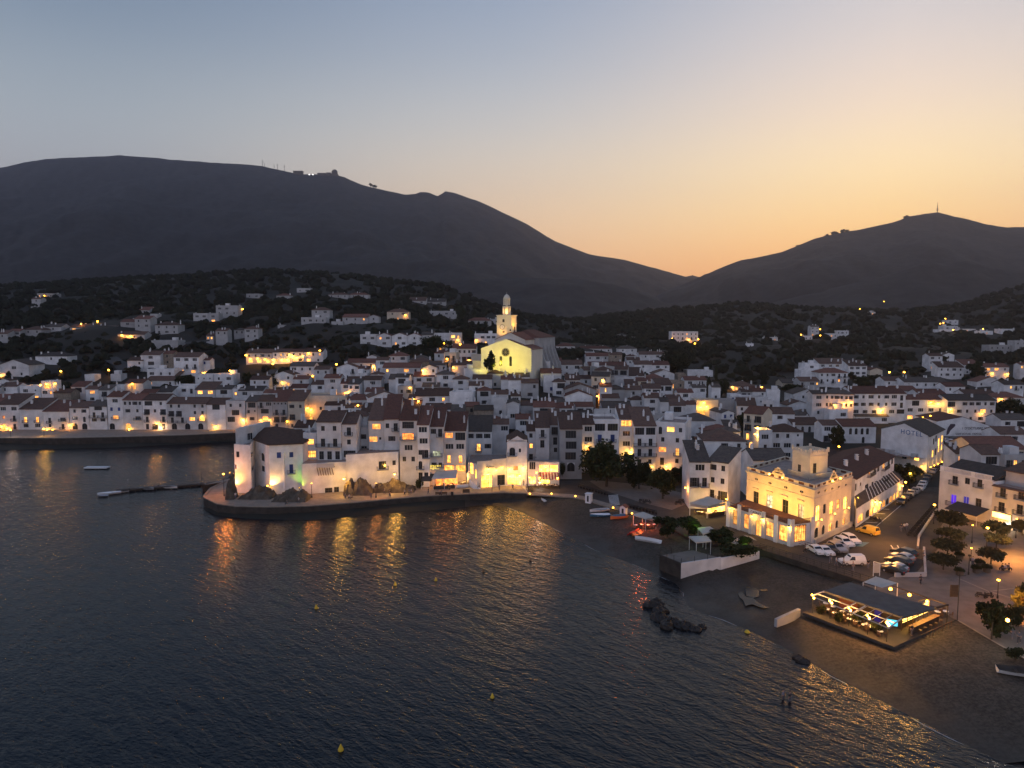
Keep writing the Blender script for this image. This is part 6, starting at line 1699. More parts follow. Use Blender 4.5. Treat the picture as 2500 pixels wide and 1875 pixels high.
# ---------------------------------------------------------------- people
def skinmesh(name, verts, edges, radii, m, sub=1):
    me = bpy.data.meshes.new(name); me.from_pydata(verts, edges, []); o = bpy.data.objects.new('tmp', me); col.objects.link(o)
    md = o.modifiers.new('s', 'SKIN'); md.use_smooth_shade = True; sm = o.modifiers.new('u', 'SUBSURF'); sm.levels = sub; sm.render_levels = sub
    for i, r in enumerate(radii): me.skin_vertices[0].data[i].radius = (r, r)
    me.skin_vertices[0].data[0].use_root = True
    bpy.context.view_layer.update(); res = bpy.data.meshes.new_from_object(o.evaluated_get(bpy.context.evaluated_depsgraph_get())); bpy.data.objects.remove(o)
    res.name = name; res.materials.clear(); res.materials.append(m); return res
_pp = {}
def person_meshes(pose):
    if pose in _pp: return _pp[pose]
    st = {'stand': (0, 0, .06), 'walk': (.24, .2, .1), 'sit': None, 'swim': None}[pose]
    if pose == 'sit':
        hip = .5; kn = [(-.1,-.42,.5),(.1,-.42,.5)]; an = [(-.1,-.44,.09),(.1,-.44,.09)]; hz = hip
    else:
        hip = .92; s_, a_ = (st or (0,0,.06))[0], (st or (0,0,.06))[1]; kn = [(-.1,-s_*.5-.03,.5),(.1,s_*.4,.5)]; an = [(-.11,-s_,.09),(.11,s_*1.1,.1)]; hz = hip
    v = [(0,0,hz),(0,0,hz+.2),(0,.01,hz+.4),(0,0,hz+.52),(0,-.01,hz+.6),(0,-.02,hz+.7),(0,-.02,hz+.8)]; r = [.14,.12,.15,.07,.055,.09,.085]; e = [(i,i+1) for i in range(6)]
    for i, sx in enumerate((-1, 1)):
        k = len(v); sw = (.22 if pose == 'walk' else .06) * (1 if i else -1) * (1 if pose != 'sit' else 0) - (.22 if pose == 'sit' else 0)
        v += [(sx*.19,0,hz+.47),(sx*.24,-sw*.3,hz+.2),(sx*.23,-abs(sw)*.5-sw*.6,hz-.04),(sx*.22,-abs(sw)*.6-sw*.7,hz-.13)]; r += [.06,.045,.035,.03]; e += [(2,k),(k,k+1),(k+1,k+2),(k+2,k+3)]
        k = len(v); v += [(sx*.1,0,hz-.04), kn[i], an[i], (an[i][0], an[i][1]-.14, .04)]; r += [.09,.06,.04,.035]; e += [(0,k),(k,k+1),(k+1,k+2),(k+2,k+3)]
    body = skinmesh('person', v, e, r, M['skin'])
    sh = skinmesh('shirt', [(0,0,hz),(0,0,hz+.2),(0,.01,hz+.4),(0,0,hz+.5)] + v[7:9] + v[15:17], [(0,1),(1,2),(2,3),(2,4),(4,5),(2,6),(6,7)], [.15,.135,.165,.09,.075,.06,.075,.06], M['cloth'])
    i1, i2 = 11, 19
    tr = skinmesh('trousers', [(0,0,hz+.03), v[i1], v[i1+1], v[i1+2], v[i2], v[i2+1], v[i2+2]], [(0,1),(1,2),(2,3),(0,4),(4,5),(5,6)], [.155,.105,.075,.058,.105,.075,.058], M['cloth'])
    b = MB(); b.ball((0,.015,hz+.79), .105, lvl=(5,7)); hr = b.mesh('hair', M['hair'])
    _pp[pose] = (body, sh, tr, hr, hz); return _pp[pose]
def person(loc, rz, pose, label, sc=1.0, light=False, group=None, dz=0):
    bm_, sh, tr, hr, hz = person_meshes(pose); o = link('person', bm_, None, Vector(loc) + Vector((0,0,dz)), rz); o.scale = (sc,)*3
    for n, m in (('shirt', sh), ('trousers', tr), ('hair', hr)):
        c = link(n, m, o)
        if n == 'shirt' and light:
            k = m.name + '_light'
            if k not in _pp: q = m.copy(); q.materials[0] = M['clothl']; _pp[k] = q
            c.data = _pp[k]
    return tag(o, label, 'person', group)

# ---------------------------------------------------------------- vehicles
_vc = {}
def car_meshes(kind):
    if kind in _vc: return _vc[kind]
    L, Wd, Hh = {'car': (4.2,1.75,1.48), 'van': (4.4,1.85,1.85), 'wagon': (4.5,1.8,1.6)}[kind]; w = Wd / 2; f = -L/2
    low = [(f,.35),(f+.02,.72),(f+.25,.86),(f+1.15,.98)]
    if kind == 'car': top = [(f+1.95,Hh-.06),(f+2.5,Hh),(f+3.2,Hh-.05),(f+3.85,1.05)]
    elif kind == 'wagon': top = [(f+1.9,Hh-.06),(f+2.5,Hh),(f+3.9,Hh-.06),(f+4.3,1.05)]
    else: top = [(f+1.75,Hh-.08),(f+2.3,Hh),(L/2-.25,Hh),(L/2-.03,1.1)]
    prof = low + top + [(L/2,.9),(L/2-.02,.35)]; b = MB(); n = len(prof)
    def wd(z): return w if z < 1.0 else w - (z - 1.0) * .32
    for i in range(n):
        (x0, z0), (x1, z1) = prof[i], prof[(i+1) % n]; b.face([(wd(z0), x0, z0), (wd(z1), x1, z1), (-wd(z1), x1, z1), (-wd(z0), x0, z0)])
    belt = [i for i in range(n)]
    for s in (-1, 1):
        lo = [(s*w, x, z) for x, z in ((f,.35),(f+.02,.72),(f+.25,.86),(f+1.15,.98),(top[-1][0],.98 if kind != 'van' else 1.0),(L/2,.9),(L/2-.02,.35))]; b.face(lo if s < 0 else lo[::-1])
        up = [(s*wd(z), x, z) for x, z in ((f+1.15,.98),) + tuple(top)]; up.append((s*w, top[-1][0], .98)); b.face(up if s < 0 else up[::-1])
    body = b
    g = MB(); A, B_ = (f+1.15,.98), top[0]; k = .012
    g.face([(w*.82, A[0]+.1, A[1]+.1+k), (wd(B_[1])*.88, B_[0]-.03, B_[1]-.04+k), (-wd(B_[1])*.88, B_[0]-.03, B_[1]-.04+k), (-w*.82, A[0]+.1, A[1]+.1+k)])
    A, B_ = top[-2], top[-1]; g.face([(wd(A[1])*.85, A[0]+.06, A[1]-.08), (w*.8, B_[0]+.02, B_[1]+.08), (-w*.8, B_[0]+.02, B_[1]+.08), (-wd(A[1])*.85, A[0]+.06, A[1]-.08)][::1])
    side = [(f+1.4,1.03),(f+2.0,Hh-.14),(f+2.5,Hh-.1),(top[2][0]-.1,Hh-.14),(top[3][0]-.3,1.05)] if kind != 'van' else [(f+1.3,1.05),(f+1.85,Hh-.2),(f+2.4,Hh-.2),(f+2.4,1.05)]
    for s in (-1, 1):
        q = [(s*(wd(z)+.012), x, z) for x, z in side]; g.face(q if s < 0 else q[::-1])
    h = MB(); [h.box(s*.62-.18, s*.62+.18, f-.015, f+.1, .6, .74) for s in (1,)]; h2 = MB(); h2.box(-.8, -.44, f-.015, f+.1, .6, .74)
    tl = MB(); tl.box(-.8,-.5,L/2-.05,L/2+.02,.75,.95); tl2 = MB(); tl2.box(.5,.8,L/2-.05,L/2+.02,.75,.95)
    wh = MB(); ring = 12
    for x0, x1, r, m in ((-.1,.1,.32,0),(-.105,.105,.19,1)):
        i0 = len(wh.v)
        for x in (x0, x1):
            for i in range(ring): a = 2*math.pi*i/ring; wh.v.append((x, r*math.cos(a), r*math.sin(a)))
        for i in range(ring): j = (i+1)%ring; wh.f.append((i0+i,i0+j,i0+ring+j,i0+ring+i)); wh.m.append(m)
        wh.f.append(tuple(i0+ring+i for i in range(ring))); wh.f.append(tuple(i0+ring-1-i for i in range(ring))); wh.m += [m, m]
    _vc[kind] = (body, g.mesh('glazing', M['glass']), h.mesh('headlight', M['silver']), h2.mesh('headlight', M['silver']), tl.mesh('tail_light', M['redp']), tl2.mesh('tail_light', M['redp']), wh.mesh('wheel', [M['rubber'], M['silver']]), L, w)
    return _vc[kind]
def car(loc, rz, kind, colour, label, group):
    body, g, h, h2, t, t2, wh, L, w = car_meshes(kind); key = (kind, colour)
    if key not in _vc: _vc[key] = body.mesh('body', M[colour])
    c = empty({'car':'parked_car','van':'parked_van','wagon':'parked_car'}[kind], loc, rz); link('body', _vc[key], c); link('glazing', g, c)
    for n, m in (('headlight', h), ('headlight', h2), ('tail_light', t), ('tail_light', t2)): link(n, m, c)
    for x in (-1, 1):
        for y in (-L/2+.85, L/2-.8): link('wheel', wh, c, (x*(w-.08), y, .32))
    return tag(c, label, 'van' if kind == 'van' else 'car', group)
def heading(crop, x0, y0, x1, y1, z=2.08):
    a, b = g_(x0,y0,z,crop), g_(x1,y1,z,crop); d = b - a; return math.atan2(d.y, d.x) + R(90)
_mb = {}
def motorbike(loc, rz, label, group):
    if not _mb:
        b = MB()
        for y in (-.6, .62):
            n = 12
            for i in range(n):
                a0, a1 = 2*math.pi*i/n, 2*math.pi*(i+1)/n; b.bar((0, y+.27*math.cos(a0), .3+.27*math.sin(a0)), (0, y+.27*math.cos(a1), .3+.27*math.sin(a1)), .055)
        _mb['wheel'] = None; me = MB()
        for i in range(12):
            a0, a1 = 2*math.pi*i/12, 2*math.pi*(i+1)/12; me.bar((0, .27*math.cos(a0), .3+.27*math.sin(a0)), (0, .27*math.cos(a1), .3+.27*math.sin(a1)), .055)
        me.bar((-.05,0,.3),(.05,0,.3),.12,sides=8); _mb['wheel'] = me.mesh('wheel', M['rubber'])
        me = MB(); me.bar((0,-.35,.45),(0,.5,.5),.16,sides=6); me.bar((0,-.6,.3),(0,-.35,.95),.06); me.bar((0,.5,.5),(0,.75,.75),.13,sides=6); me.bar((0,-.4,.95),(0,-.52,.6),.15,sides=6); _mb['body'] = me.mesh('body', M['black'])
        me = MB(); me.box(-.15,.15,-.05,.7,.74,.84); _mb['seat'] = me.mesh('seat', M['rubber']); me = MB(); me.bar((-.34,-.38,1.0),(.34,-.38,1.0),.03); _mb['handlebar'] = me.mesh('handlebar', M['iron'])
    m = empty('motorbike', loc, rz); link('wheel', _mb['wheel'], m, (0,-.6,0)); link('wheel', _mb['wheel'], m, (0,.62,0))
    for k in ('body','seat','handlebar'): link(k, _mb[k], m)
    return tag(m, label, 'motorbike', group)
def hull(L, w, h, cols, name='boat'):
    """an open boat: lofted hull with thwarts"""
    key = ('hull', L, w, h, cols)
    if key not in _vc:
        b = MB(); n = 10; sec = []
        for i in range(n + 1):
            t = i / n; ww = w/2 * (math.sin(min(1, t*1.9 + .02) * math.pi/2) ** .8) * (1 if t < .6 else 1 - .28*((t-.6)/.4)**2); zb = .22*(1-t)**3; zt = h + .25*(1-t)**2
            sec.append([(0,-L/2+L*t,zb),(ww*.6,-L/2+L*t,zb+h*.25),(ww,-L/2+L*t,zt),(ww-.07,-L/2+L*t,zt),(ww*.5,-L/2+L*t,zb+h*.38)])
        for s in (1, -1):
            for i in range(n):
                for j in range(4):
                    q = [sec[i][j], sec[i+1][j], sec[i+1][j+1], sec[i][j+1]]; q = [(s*p[0],p[1],p[2]) for p in q]; b.face(q if s > 0 else q[::-1], 0 if j < 2 else 1)
                q = [sec[i][4], sec[i+1][4]]; b.face([(q[0][0],q[0][1],q[0][2]),(q[1][0],q[1][1],q[1][2]),(-q[1][0],q[1][1],q[1][2]),(-q[0][0],q[0][1],q[0][2])], 1) if s > 0 else None
        b.face([(p[0],p[1],p[2]) for p in sec[n][:3]] + [(-p[0],p[1],p[2]) for p in sec[n][2:0:-1]], 0)
        me = b.mesh('hull', [M[cols[0]], M[cols[1]]]); th = MB(); th.box(-w*.4, w*.4, -.15, .15, h*.65, h*.7); _vc[key] = (me, th.mesh('thwart', M[cols[1]]))
    return _vc[key]
def boat(loc, rz, L, w, h, cols, label, tilt=0, motor=False, group=None, name='rowing_boat'):
    me, th = hull(L, w, h, cols); r = empty(name, loc, rz); r.rotation_euler = (0, tilt, rz); link('hull', me, r); link('thwart', th, r, (0, L*.12, 0)); link('thwart', th, r, (0, -L*.15, 0))
    if motor: b = MB(); b.box(-.15,.15,L/2,L/2+.35,h*.5,h+.5); b.bar((0,L/2+.2,h*.5),(0,L/2+.25,-.4),.06); b.build('outboard_motor', M['black'], r)
    return tag(r, label, 'boat', group)

# ---------------------------------------------------------------- trees
_tr = {}
def crown_mesh(kind, i):
    key = ('crown', kind, i)
    if key in _tr: return _tr[key]
    rg = np.random.RandomState(i * 7 + len(kind)); V = []
    lobes = {'round': 16, 'flat': 14, 'cypress': 14, 'bush': 9, 'big': 26}[kind]; nleaf = {'round': 1700, 'flat': 1500, 'cypress': 1300, 'bush': 1100, 'big': 4200}[kind]
    L = []
    for k in range(lobes):
        d = rg.normal(size=3); d /= np.linalg.norm(d)
        if kind == 'cypress': t = k / lobes; a = rg.uniform(0, 6.28); c = np.array([.05*math.cos(a), .05*math.sin(a), t*.92 + .04]); r = (.17 * (math.sin(math.pi * min(1, t * .85 + .18)) ** .7), .085)
        elif kind == 'flat': c = np.array([d[0]*.36, d[1]*.36, .48 + d[2]*.11]); r = (.15 + rg.uniform(0,.1), .09 + rg.uniform(0,.07))
        elif kind == 'bush': c = np.array([d[0]*.34, d[1]*.28, .4 + d[2]*.2]); r = (.2 + rg.uniform(0,.08), .17)
        else: q_ = rg.uniform(.6, 1.25); c = np.array([d[0]*.34*q_, d[1]*.34*q_, .54 + d[2]*.32*q_]); r = (.1 + rg.uniform(0,.13), .09 + rg.uniform(0,.09))
        L.append((c, r))
    size = {'cypress': .028, 'big': .027}.get(kind, .042)
    per = nleaf // lobes
    for c, r in L:
        d = rg.normal(size=(per, 3)); d /= np.linalg.norm(d, axis=1)[:,None]; q = c + d * np.array([r[0], r[0], r[1]]) * rg.uniform(.45, 1.25, (per, 1))
        a = rg.normal(size=(per, 3)); a /= np.linalg.norm(a, axis=1)[:,None]; b = np.cross(a, rg.normal(size=(per, 3))); b /= np.linalg.norm(b, axis=1)[:,None]
        s = size * rg.uniform(.6, 1.5, (per, 1)); V.append(np.stack([q - a*s - b*s*.6, q + a*s - b*s*.6, q + a*s + b*s*.6, q - a*s + b*s*.6], 1).reshape(-1, 3))
    V = np.concatenate(V); n = len(V) // 4
    me = bpy.data.meshes.new('crown'); me.from_pydata(V.tolist(), [], np.arange(n * 4).reshape(-1, 4).tolist()); me.materials.append(M['leaf2' if kind in ('flat',) else 'leaf']); _tr[key] = me; return me
def trunk_mesh(kind, i):
    key = ('trunk', kind, i)
    if key not in _tr:
        rg = random.Random(i); b = MB(); h = {'cypress': .2, 'bush': .3}.get(kind, .48); r = .028 if kind != 'cypress' else .035
        b.bar((0,0,-.05), (.01,.01,h), r, sides=7, r2=r*.7)
        if kind not in ('cypress', 'bush'):
            for k in range(6):
                a = k * 1.05 + rg.uniform(-.3, .3); e = (math.cos(a)*.26, math.sin(a)*.26, .55 + rg.uniform(0,.2)); b.bar((0,0,h*rg.uniform(.7,.98)), e, r*.5, sides=5, r2=r*.15)
        _tr[key] = b.mesh('trunk', M['bark'])
    return _tr[key]
def tree(loc, w, h, kind, label, group=None, i=0, name='tree', cat='tree'):
    t = empty(name, loc, i * 1.3); t.scale = (w, w, h); link('trunk', trunk_mesh(kind, i % 3), t); link('crown', crown_mesh(kind, i % 3), t); return tag(t, label, cat, group)
def tree_px(crop, x0, x1, ytop, ybase, kind, label, z=None, d=None, i=0, group=None, name='tree', cat='tree', deep=1.0):
    u = (cu(crop,x0) + cu(crop,x1)) / 2; v = cv(crop,ybase)
    if d is None:
        if z is None: d = solve(u, v, 0); p = PD(u, v, d); p.z = T(p.x, p.y)
        else: p = P(u, v, z)
    else: p = PD(u, v, d)
    k = p.y / F; w = (cu(crop,x1) - cu(crop,x0)) * k / {'round': .95, 'flat': 1.1, 'cypress': .42, 'bush': 1.05, 'big': .95}[kind]; h = (v - cv(crop,ytop)) * k / {'cypress': 1.0, 'flat': .82, 'bush': .8}.get(kind, .98)
    return tree(p, w, h, kind, label, group, i, name, cat)
harbour_front()
# ---------------------------------------------------------------- trees one can tell apart
BT = 'dark trees on the harbour square'
tree_px('I', 285, 800, 515, 985, 'big', 'largest dark round tree in front of the harbour square houses', z=2.05, group=BT)
tree_px('I', 740, 1000, 715, 1010, 'big', 'middle dark round tree on the harbour square', z=2.05, i=1, group=BT)
tree_px('I', 950, 1275, 805, 1110, 'big', 'dark round tree nearest the tall narrow house on the square', z=2.05, i=2, group=BT)
tree_px('I', 1190, 1400, 770, 960, 'round', 'smaller dark tree against the white corner house wall', z=2.05, i=1, group=BT)
tree_px('I', 65, 130, 730, 880, 'bush', 'dark creeper bush between bar and scaffolded house', d=194, i=1, name='shrub', cat='shrub')
tree_px('I', 1015, 1300, 1270, 1490, 'round', 'spreading dark tree beside the red-lit beach canopy', z=2.05, i=2)
tree_px('I', 1240, 1500, 1290, 1480, 'round', 'dark tree with green-lit edge behind the beach terrace', z=2.05, i=0)
tree_px('I', 1570, 1850, 1400, 1570, 'round', 'dark leafy tree on the terrace near the zebra crossing', z=2.05, i=1)
tree_px('J', 255, 640, 1140, 1290, 'bush', 'broad dark hedge on the white terrace wall by the bridge', z=2.1, i=0, name='hedge', cat='hedge')
tree_px('J', 420, 560, 1060, 1200, 'bush', 'green-lit bush rising out of the terrace hedge', z=2.1, i=2, name='shrub', cat='shrub')
PT = 'plane trees on the plaza'
tree_px('K', 1160, 1480, 1200, 1440, 'flat', 'flat-topped plaza tree below the violet windows', z=2.1, i=0, group=PT)
tree_px('K', 1185, 1480, 1390, 1540, 'flat', 'low wide plaza tree before the cafe awning', z=2.1, i=1, group=PT)
tree_px('K', 1150, 1450, 1490, 1680, 'flat', 'dark flat plaza tree beside the parking wall', z=2.1, i=2, group=PT)
tree_px('K', 1660, 1930, 1310, 1500, 'flat', 'bright green-lit plaza tree below the light box', z=2.1, i=1, group=PT)
tree_px('K', 1660, 1925, 1440, 1610, 'flat', 'flat plaza tree standing in the orange light', z=2.1, i=0, group=PT)
tree_px('K', 1960, 2150, 1300, 1480, 'flat', 'plaza tree by the arched door of the cream building', z=2.1, i=2, group=PT)
tree_px('L', 1275, 1510, 160, 312, 'flat', 'small dark plaza tree beyond the kiosk pole', z=2.1, i=2, group=PT)
tree_px('L', 1685, 1905, 105, 265, 'flat', 'leaning plaza tree between the planters and the orange glow', z=2.1, i=1, group=PT)
tree_px('L', 1668, 1930, 560, 900, 'round', 'round tree with a glaring white lamp in its crown beside the beach', z=2.1, i=0)
tree_px('L', 1985, 2130, 410, 700, 'round', 'dark tree cut by the picture edge on the plaza', z=2.1, i=1)
tree_px('L', 1860, 2090, 590, 780, 'bush', 'dark shrubs along the plaza path beside the round tree', z=2.1, i=1, name='shrub', cat='shrub')
tree_px('L', 1930, 2074, 950, 1070, 'bush', 'low dark shrub at the sand edge by the walking couple', z=2.1, i=0, name='shrub', cat='shrub')
tree_px('K', 760, 1030, 735, 985, 'round', 'dark street tree at the end of the glass arcade', z=2.3, i=2)
tree_px('C', 632, 700, 845, 1000, 'cypress', 'broad cypress in front of the floodlit church facade', d=276)
tree_px('C', 600, 645, 905, 1000, 'round', 'round dark tree beside the church cypress', d=274, i=1)
tree_px('C', 510, 545, 510, 640, 'cypress', 'thin cypress beside the red-roofed villa near the church', i=1)
tree_px('C', 370, 460, 480, 640, 'round', 'dark tree between the two villas left of the church', i=2)
tree_px('C', 100, 330, 725, 860, 'big', 'dark tree mass below the gabled terrace near the church', i=0)
tree_px('C', 415, 525, 680, 760, 'round', 'dark tree in front of the long white terrace house', i=1)
for k, (x0, x1) in enumerate(((545, 575), (590, 640), (655, 690))): tree_px('C', x0, x1, 610, 690, 'cypress', '%s cypress of three below the red-roofed villa' % ORD[k], i=k)
tree_px('D', 465, 755, 660, 880, 'big', 'big dark round tree behind the stone tower house', i=1)
tree_px('D', 1010, 1046, 790, 980, 'cypress', 'tall thin cypress near the lit flat pavilion', i=1)
tree_px('D', 928, 988, 905, 1100, 'cypress', 'stout cypress between the white town houses', i=0)
tree_px('D', 1060, 1168, 935, 1110, 'round', 'dark round tree beside the stout cypress', i=2)
tree_px('D', 1230, 1355, 1280, 1500, 'round', 'dark purple creeper tree on the lit street corner', i=0)
tree_px('D', 1140, 1230, 870, 940, 'round', 'small dark tree before the lit pavilion', i=1)
tree_px('D', 1450, 1570, 880, 1010, 'round', 'dark tree at the far end of the lit pavilion', i=2)
tree_px('D', 1700, 1900, 980, 1080, 'bush', 'palm-like dark shrub in the courtyard right of the pavilion', i=2, name='shrub', cat='shrub')
tree_px('D', 1300, 1480, 895, 960, 'bush', 'dark hedge in front of the pavilion columns', i=1, name='hedge', cat='hedge')
tree_px('B', 322, 386, 1318, 1478, 'cypress', 'dark oval cypress on the far quay beside a lit lantern', z=3.0, i=2)
tree_px('B', 664, 795, 1290, 1440, 'round', 'dark round tree at the end of the far quay houses', z=4.0, i=1)
tree_px('B', 760, 850, 1095, 1150, 'round', 'small dark tree between old town roofs', i=2)
tree_px('B', 510, 600, 1040, 1150, 'round', 'dark tree beside the small gabled house', i=0)
tree_px('A', 1960, 2040, 1020, 1120, 'round', 'dark tree beside the round-windowed flat house', i=1)
tree_px('A', 45, 95, 1015, 1100, 'cypress', 'small cypress before the hall with grey roof', i=2)
tree_px('A', 1020, 1150, 965, 1050, 'flat', 'palm-shaped dark tree below the small white house', i=0)
tree_px('A', 1420, 1575, 1040, 1150, 'big', 'dark square tree block between flat white houses', i=1)
tree_px('E', 1495, 1680, 765, 945, 'round', 'dark pine standing before the valley villas', i=0)
tree_px('E', 360, 520, 895, 1030, 'round', 'dark tree behind the chimneyed apartment block', i=1)
tree_px('E', 500, 660, 885, 1010, 'round', 'dark tree lit orange from behind near the gable', i=2)
tree_px('E', 265, 375, 865, 960, 'round', 'dark tree between two apartment blocks', i=0)
tree_px('E', 1785, 2100, 1140, 1350, 'big', 'wide dark tree group edge behind the painted gable', i=2)
tree_px('E', 280, 390, 1255, 1370, 'bush', 'dark creeper block between valley houses', i=0, name='shrub', cat='shrub')
tree_px('E', 110, 260, 1390, 1640, 'round', 'bare grey-brown tree beside the arched window house', i=1)
tree_px('E', 1150, 1290, 690, 790, 'round', 'dark tree in front of the upper valley villa', i=2)
tree_px('G', 470, 560, 900, 1010, 'bush', 'dark bush at the steps beside the orange pavilion', z=2.1, i=1, name='shrub', cat='shrub')

# ---------------------------------------------------------------- woods on the hills
def forest():
    rg = np.random.RandomState(5); V, Fc = [], []; base = 0
    hx = np.array([[i['p'].x, i['p'].y + i['dp'] / 2, max(i['w'], i['dp']) * .62 + 2] for i in HOUSES])
    a, b = 5, 7; th = np.linspace(0, 2*np.pi, b, endpoint=False); tmpl = []
    for i in range(a + 1):
        ph = np.pi * i / a
        for t in th: tmpl.append((np.sin(ph)*np.cos(t), np.sin(ph)*np.sin(t), np.cos(ph)))
    tmpl = np.array(tmpl); fc = np.array([(i*b+j, (i+1)*b+j, (i+1)*b+(j+1)%b, i*b+(j+1)%b) for i in range(a) for j in range(b)])
    n = 0
    def zone(count, u0, u1, d0, d1, r0, r1, pw=1.0):
        nonlocal base, n
        us = rg.uniform(u0, u1, count); ds = d0 + (d1 - d0) * rg.uniform(0, 1, count) ** pw
        for u, d in zip(us, ds):
            x = (u - 1250) / F * d; dd = (hx[:,0] - x) ** 2 + (hx[:,1] - d) ** 2
            r = rg.uniform(r0, r1)
            if (dd < (hx[:,2] + r) ** 2).any(): continue
            front = (hx[:,1] > d) & (hx[:,1] < d + 14) & (np.abs(hx[:,0] - x) < hx[:,2])      # keep facades clear
            if front.any() and r > 1.6: r = 1.4
            z = T(x, d)
            for k in range(3 if r > 2 else 2):
                o = rg.normal(size=3) * r * .4; q = tmpl * (1 + rg.uniform(-.28, .28, (len(tmpl), 1))) * r * rg.uniform(.5, .85) * np.array([1, 1, .8]) + np.array([x + o[0], d + o[1], z + r * .55 + o[2] * .4])
                V.append(q); Fc.append(fc + base); base += len(tmpl); n += 1
    zone(1500, -250, 1150, 300, 520, 1.5, 3.4); zone(2300, -300, 1250, 430, 860, 2.2, 4.6, .8)
    zone(700, 1250, 1700, 430, 900, 2.0, 4.2); zone(2300, 1450, 2800, 440, 960, 2.2, 4.6, .8); zone(380, 1500, 2700, 300, 460, 1.3, 2.6); zone(260, 700, 1300, 300, 430, 1.4, 2.8)
    me = bpy.data.meshes.new('forest'); me.from_pydata(np.concatenate(V).tolist(), [], np.concatenate(Fc).tolist()); me.materials.append(M['wood_crown'])
    tag(link('forest', me), kind='stuff')
M['wood_crown'] = mat('wood_foliage', (.024,.027,.016), .95, .12, .5, detail=10, bump=.8, spec=.05)
forest()
def ribbon(name, crop, pts, w, m):            # a hill road following the ground
    P3 = []
    for x, y in pts: u, v = cu(crop,x), cv(crop,y); d = solve(u, v, 0); q = PD(u, v, d); P3.append(q)
    b = MB(); L = []
    for a, e in zip(P3[:-1], P3[1:]):
        for t in (0, .25, .5, .75): L.append(a.lerp(e, t))
    L.append(P3[-1])
    for a, e in zip(L[:-1], L[1:]):
        d = (e - a); n = Vector((-d.y, d.x, 0)).normalized() * w / 2
        if n.y < 0: n = -n
        f = [a - n, e - n, e + n, a + n]; b.face([Vector((q.x, q.y, max(T(q.x, q.y), q.z - .3) + 1.6)) for q in f])
    tag(b.build(name, m), kind='structure')
ribbon('hill_road', 'C', [(1880,765),(1760,745),(1660,728),(1560,708),(1500,692),(1490,685),(1530,678),(1570,675)], 5, M['paving'])
ribbon('hill_road', 'D', [(580,590),(760,598),(1040,605),(1300,612),(1700,620)], 4, M['asphalt'])
ribbon('path', 'A', [(890,930),(930,960),(980,985),(1020,1040)], 7, M['asphalt'])
ribbon('path', 'A', [(1500,812),(1600,800),(1700,790)], 5, M['asphalt'])

# ---------------------------------------------------------------- beach furniture
S_ = lambda x, y, c='I', z=1.2: P(cu(c,x), cv(c,y), z)
def at_beach(c, x, y):
    u, v = cu(c,x), cv(c,y); d = solve(u, v, 0); p = PD(u, v, d); p.z = T(p.x, p.y); return p
def hut(crop, x0, x1, ye, yb, label, gable):
    p0, p1 = g_(x0, yb, 2.1, crop), g_(x1, yb, 2.1, crop); w = (p1 - p0).length * .62; h = (cv(crop,yb) - cv(crop,ye)) / F * p0.y
    t = empty('beach_hut', (p0 + p1) / 2, R(-28)); tag(t, label, 'hut'); b = MB(); wall_holes(b, w, h, -.3, [(0, .1, w*.35, h*.75)], deep=.1)
    x = w/2
    for s in (-1, 1): q = [(s*x,0,-.3),(s*x,w,-.3),(s*x,w,h),(s*x,0,h)]; b.face(q if s > 0 else q[::-1])
    b.face([(x,w,-.3),(-x,w,-.3),(-x,w,h),(x,w,h)])
    if gable:
        b.face([(-x,0,h),(x,0,h),(0,0,h+w*.35)]); b.face([(x,w,h),(-x,w,h),(0,w,h+w*.35)])
    b.build('wall', M['white'], t); b = MB()
    if gable:
        slab(b, [(0,-.2,h+w*.35+.08),(x+.2,-.2,h-.02),(x+.2,w+.2,h-.02),(0,w+.2,h+w*.35+.08)], .08); slab(b, [(-x-.2,-.2,h-.02),(0,-.2,h+w*.35+.083),(0,w+.2,h+w*.35+.083),(-x-.2,w+.2,h-.02)], .08)
    else: b.box(-x-.12,x+.12,-.12,w+.12,h+.003,h+.12)
    b.build('roof', M['redtile'] if gable else M['white'], t); b = MB(); b.box(-w*.17,w*.17,.05,.08,.1,h*.85); b.build('door', M['black'], t)
hut('I', 306, 398, 1062, 1145, 'small white flat-roofed ticket hut on the promenade edge', False)
hut('I', 655, 755, 1195, 1265, 'small white gabled beach hut with red roof', True)
boat(at_beach('I', 468, 1250), R(-65), 5.2, 1.9, .6, ('white','greyw'), 'pale rowing boat drawn up on the sand, upper of two', group='boats on the sand')
boat(at_beach('I', 478, 1300), R(-80), 4.9, 1.8, .6, ('bluep','white'), 'light blue rowing boat on the sand below the pale one', group='boats on the sand')
boat(at_beach('I', 665, 1318), R(-62), 4.6, 1.9, .8, ('orangep','bluep'), 'boat under a dark blue cover beside the gabled beach hut', group='boats on the sand')
boat(at_beach('I', 962, 1560), R(55), 5.6, 1.9, .7, ('white','white'), 'white upturned-looking boat below the kayaks', tilt=R(35), group='boats on the sand')
boat(at_beach('G', 1770, 1140), R(10), 2.6, 1.5, .5, ('white','white'), 'small white dinghy alone on the sand below the promenade', tilt=R(25), group='boats on the sand')
boat(at_beach('L', 2060, 1225), R(70), 5.5, 2.2, .7, ('white','quay'), 'white boat cut by the picture edge on the near sand', group='boats on the sand')
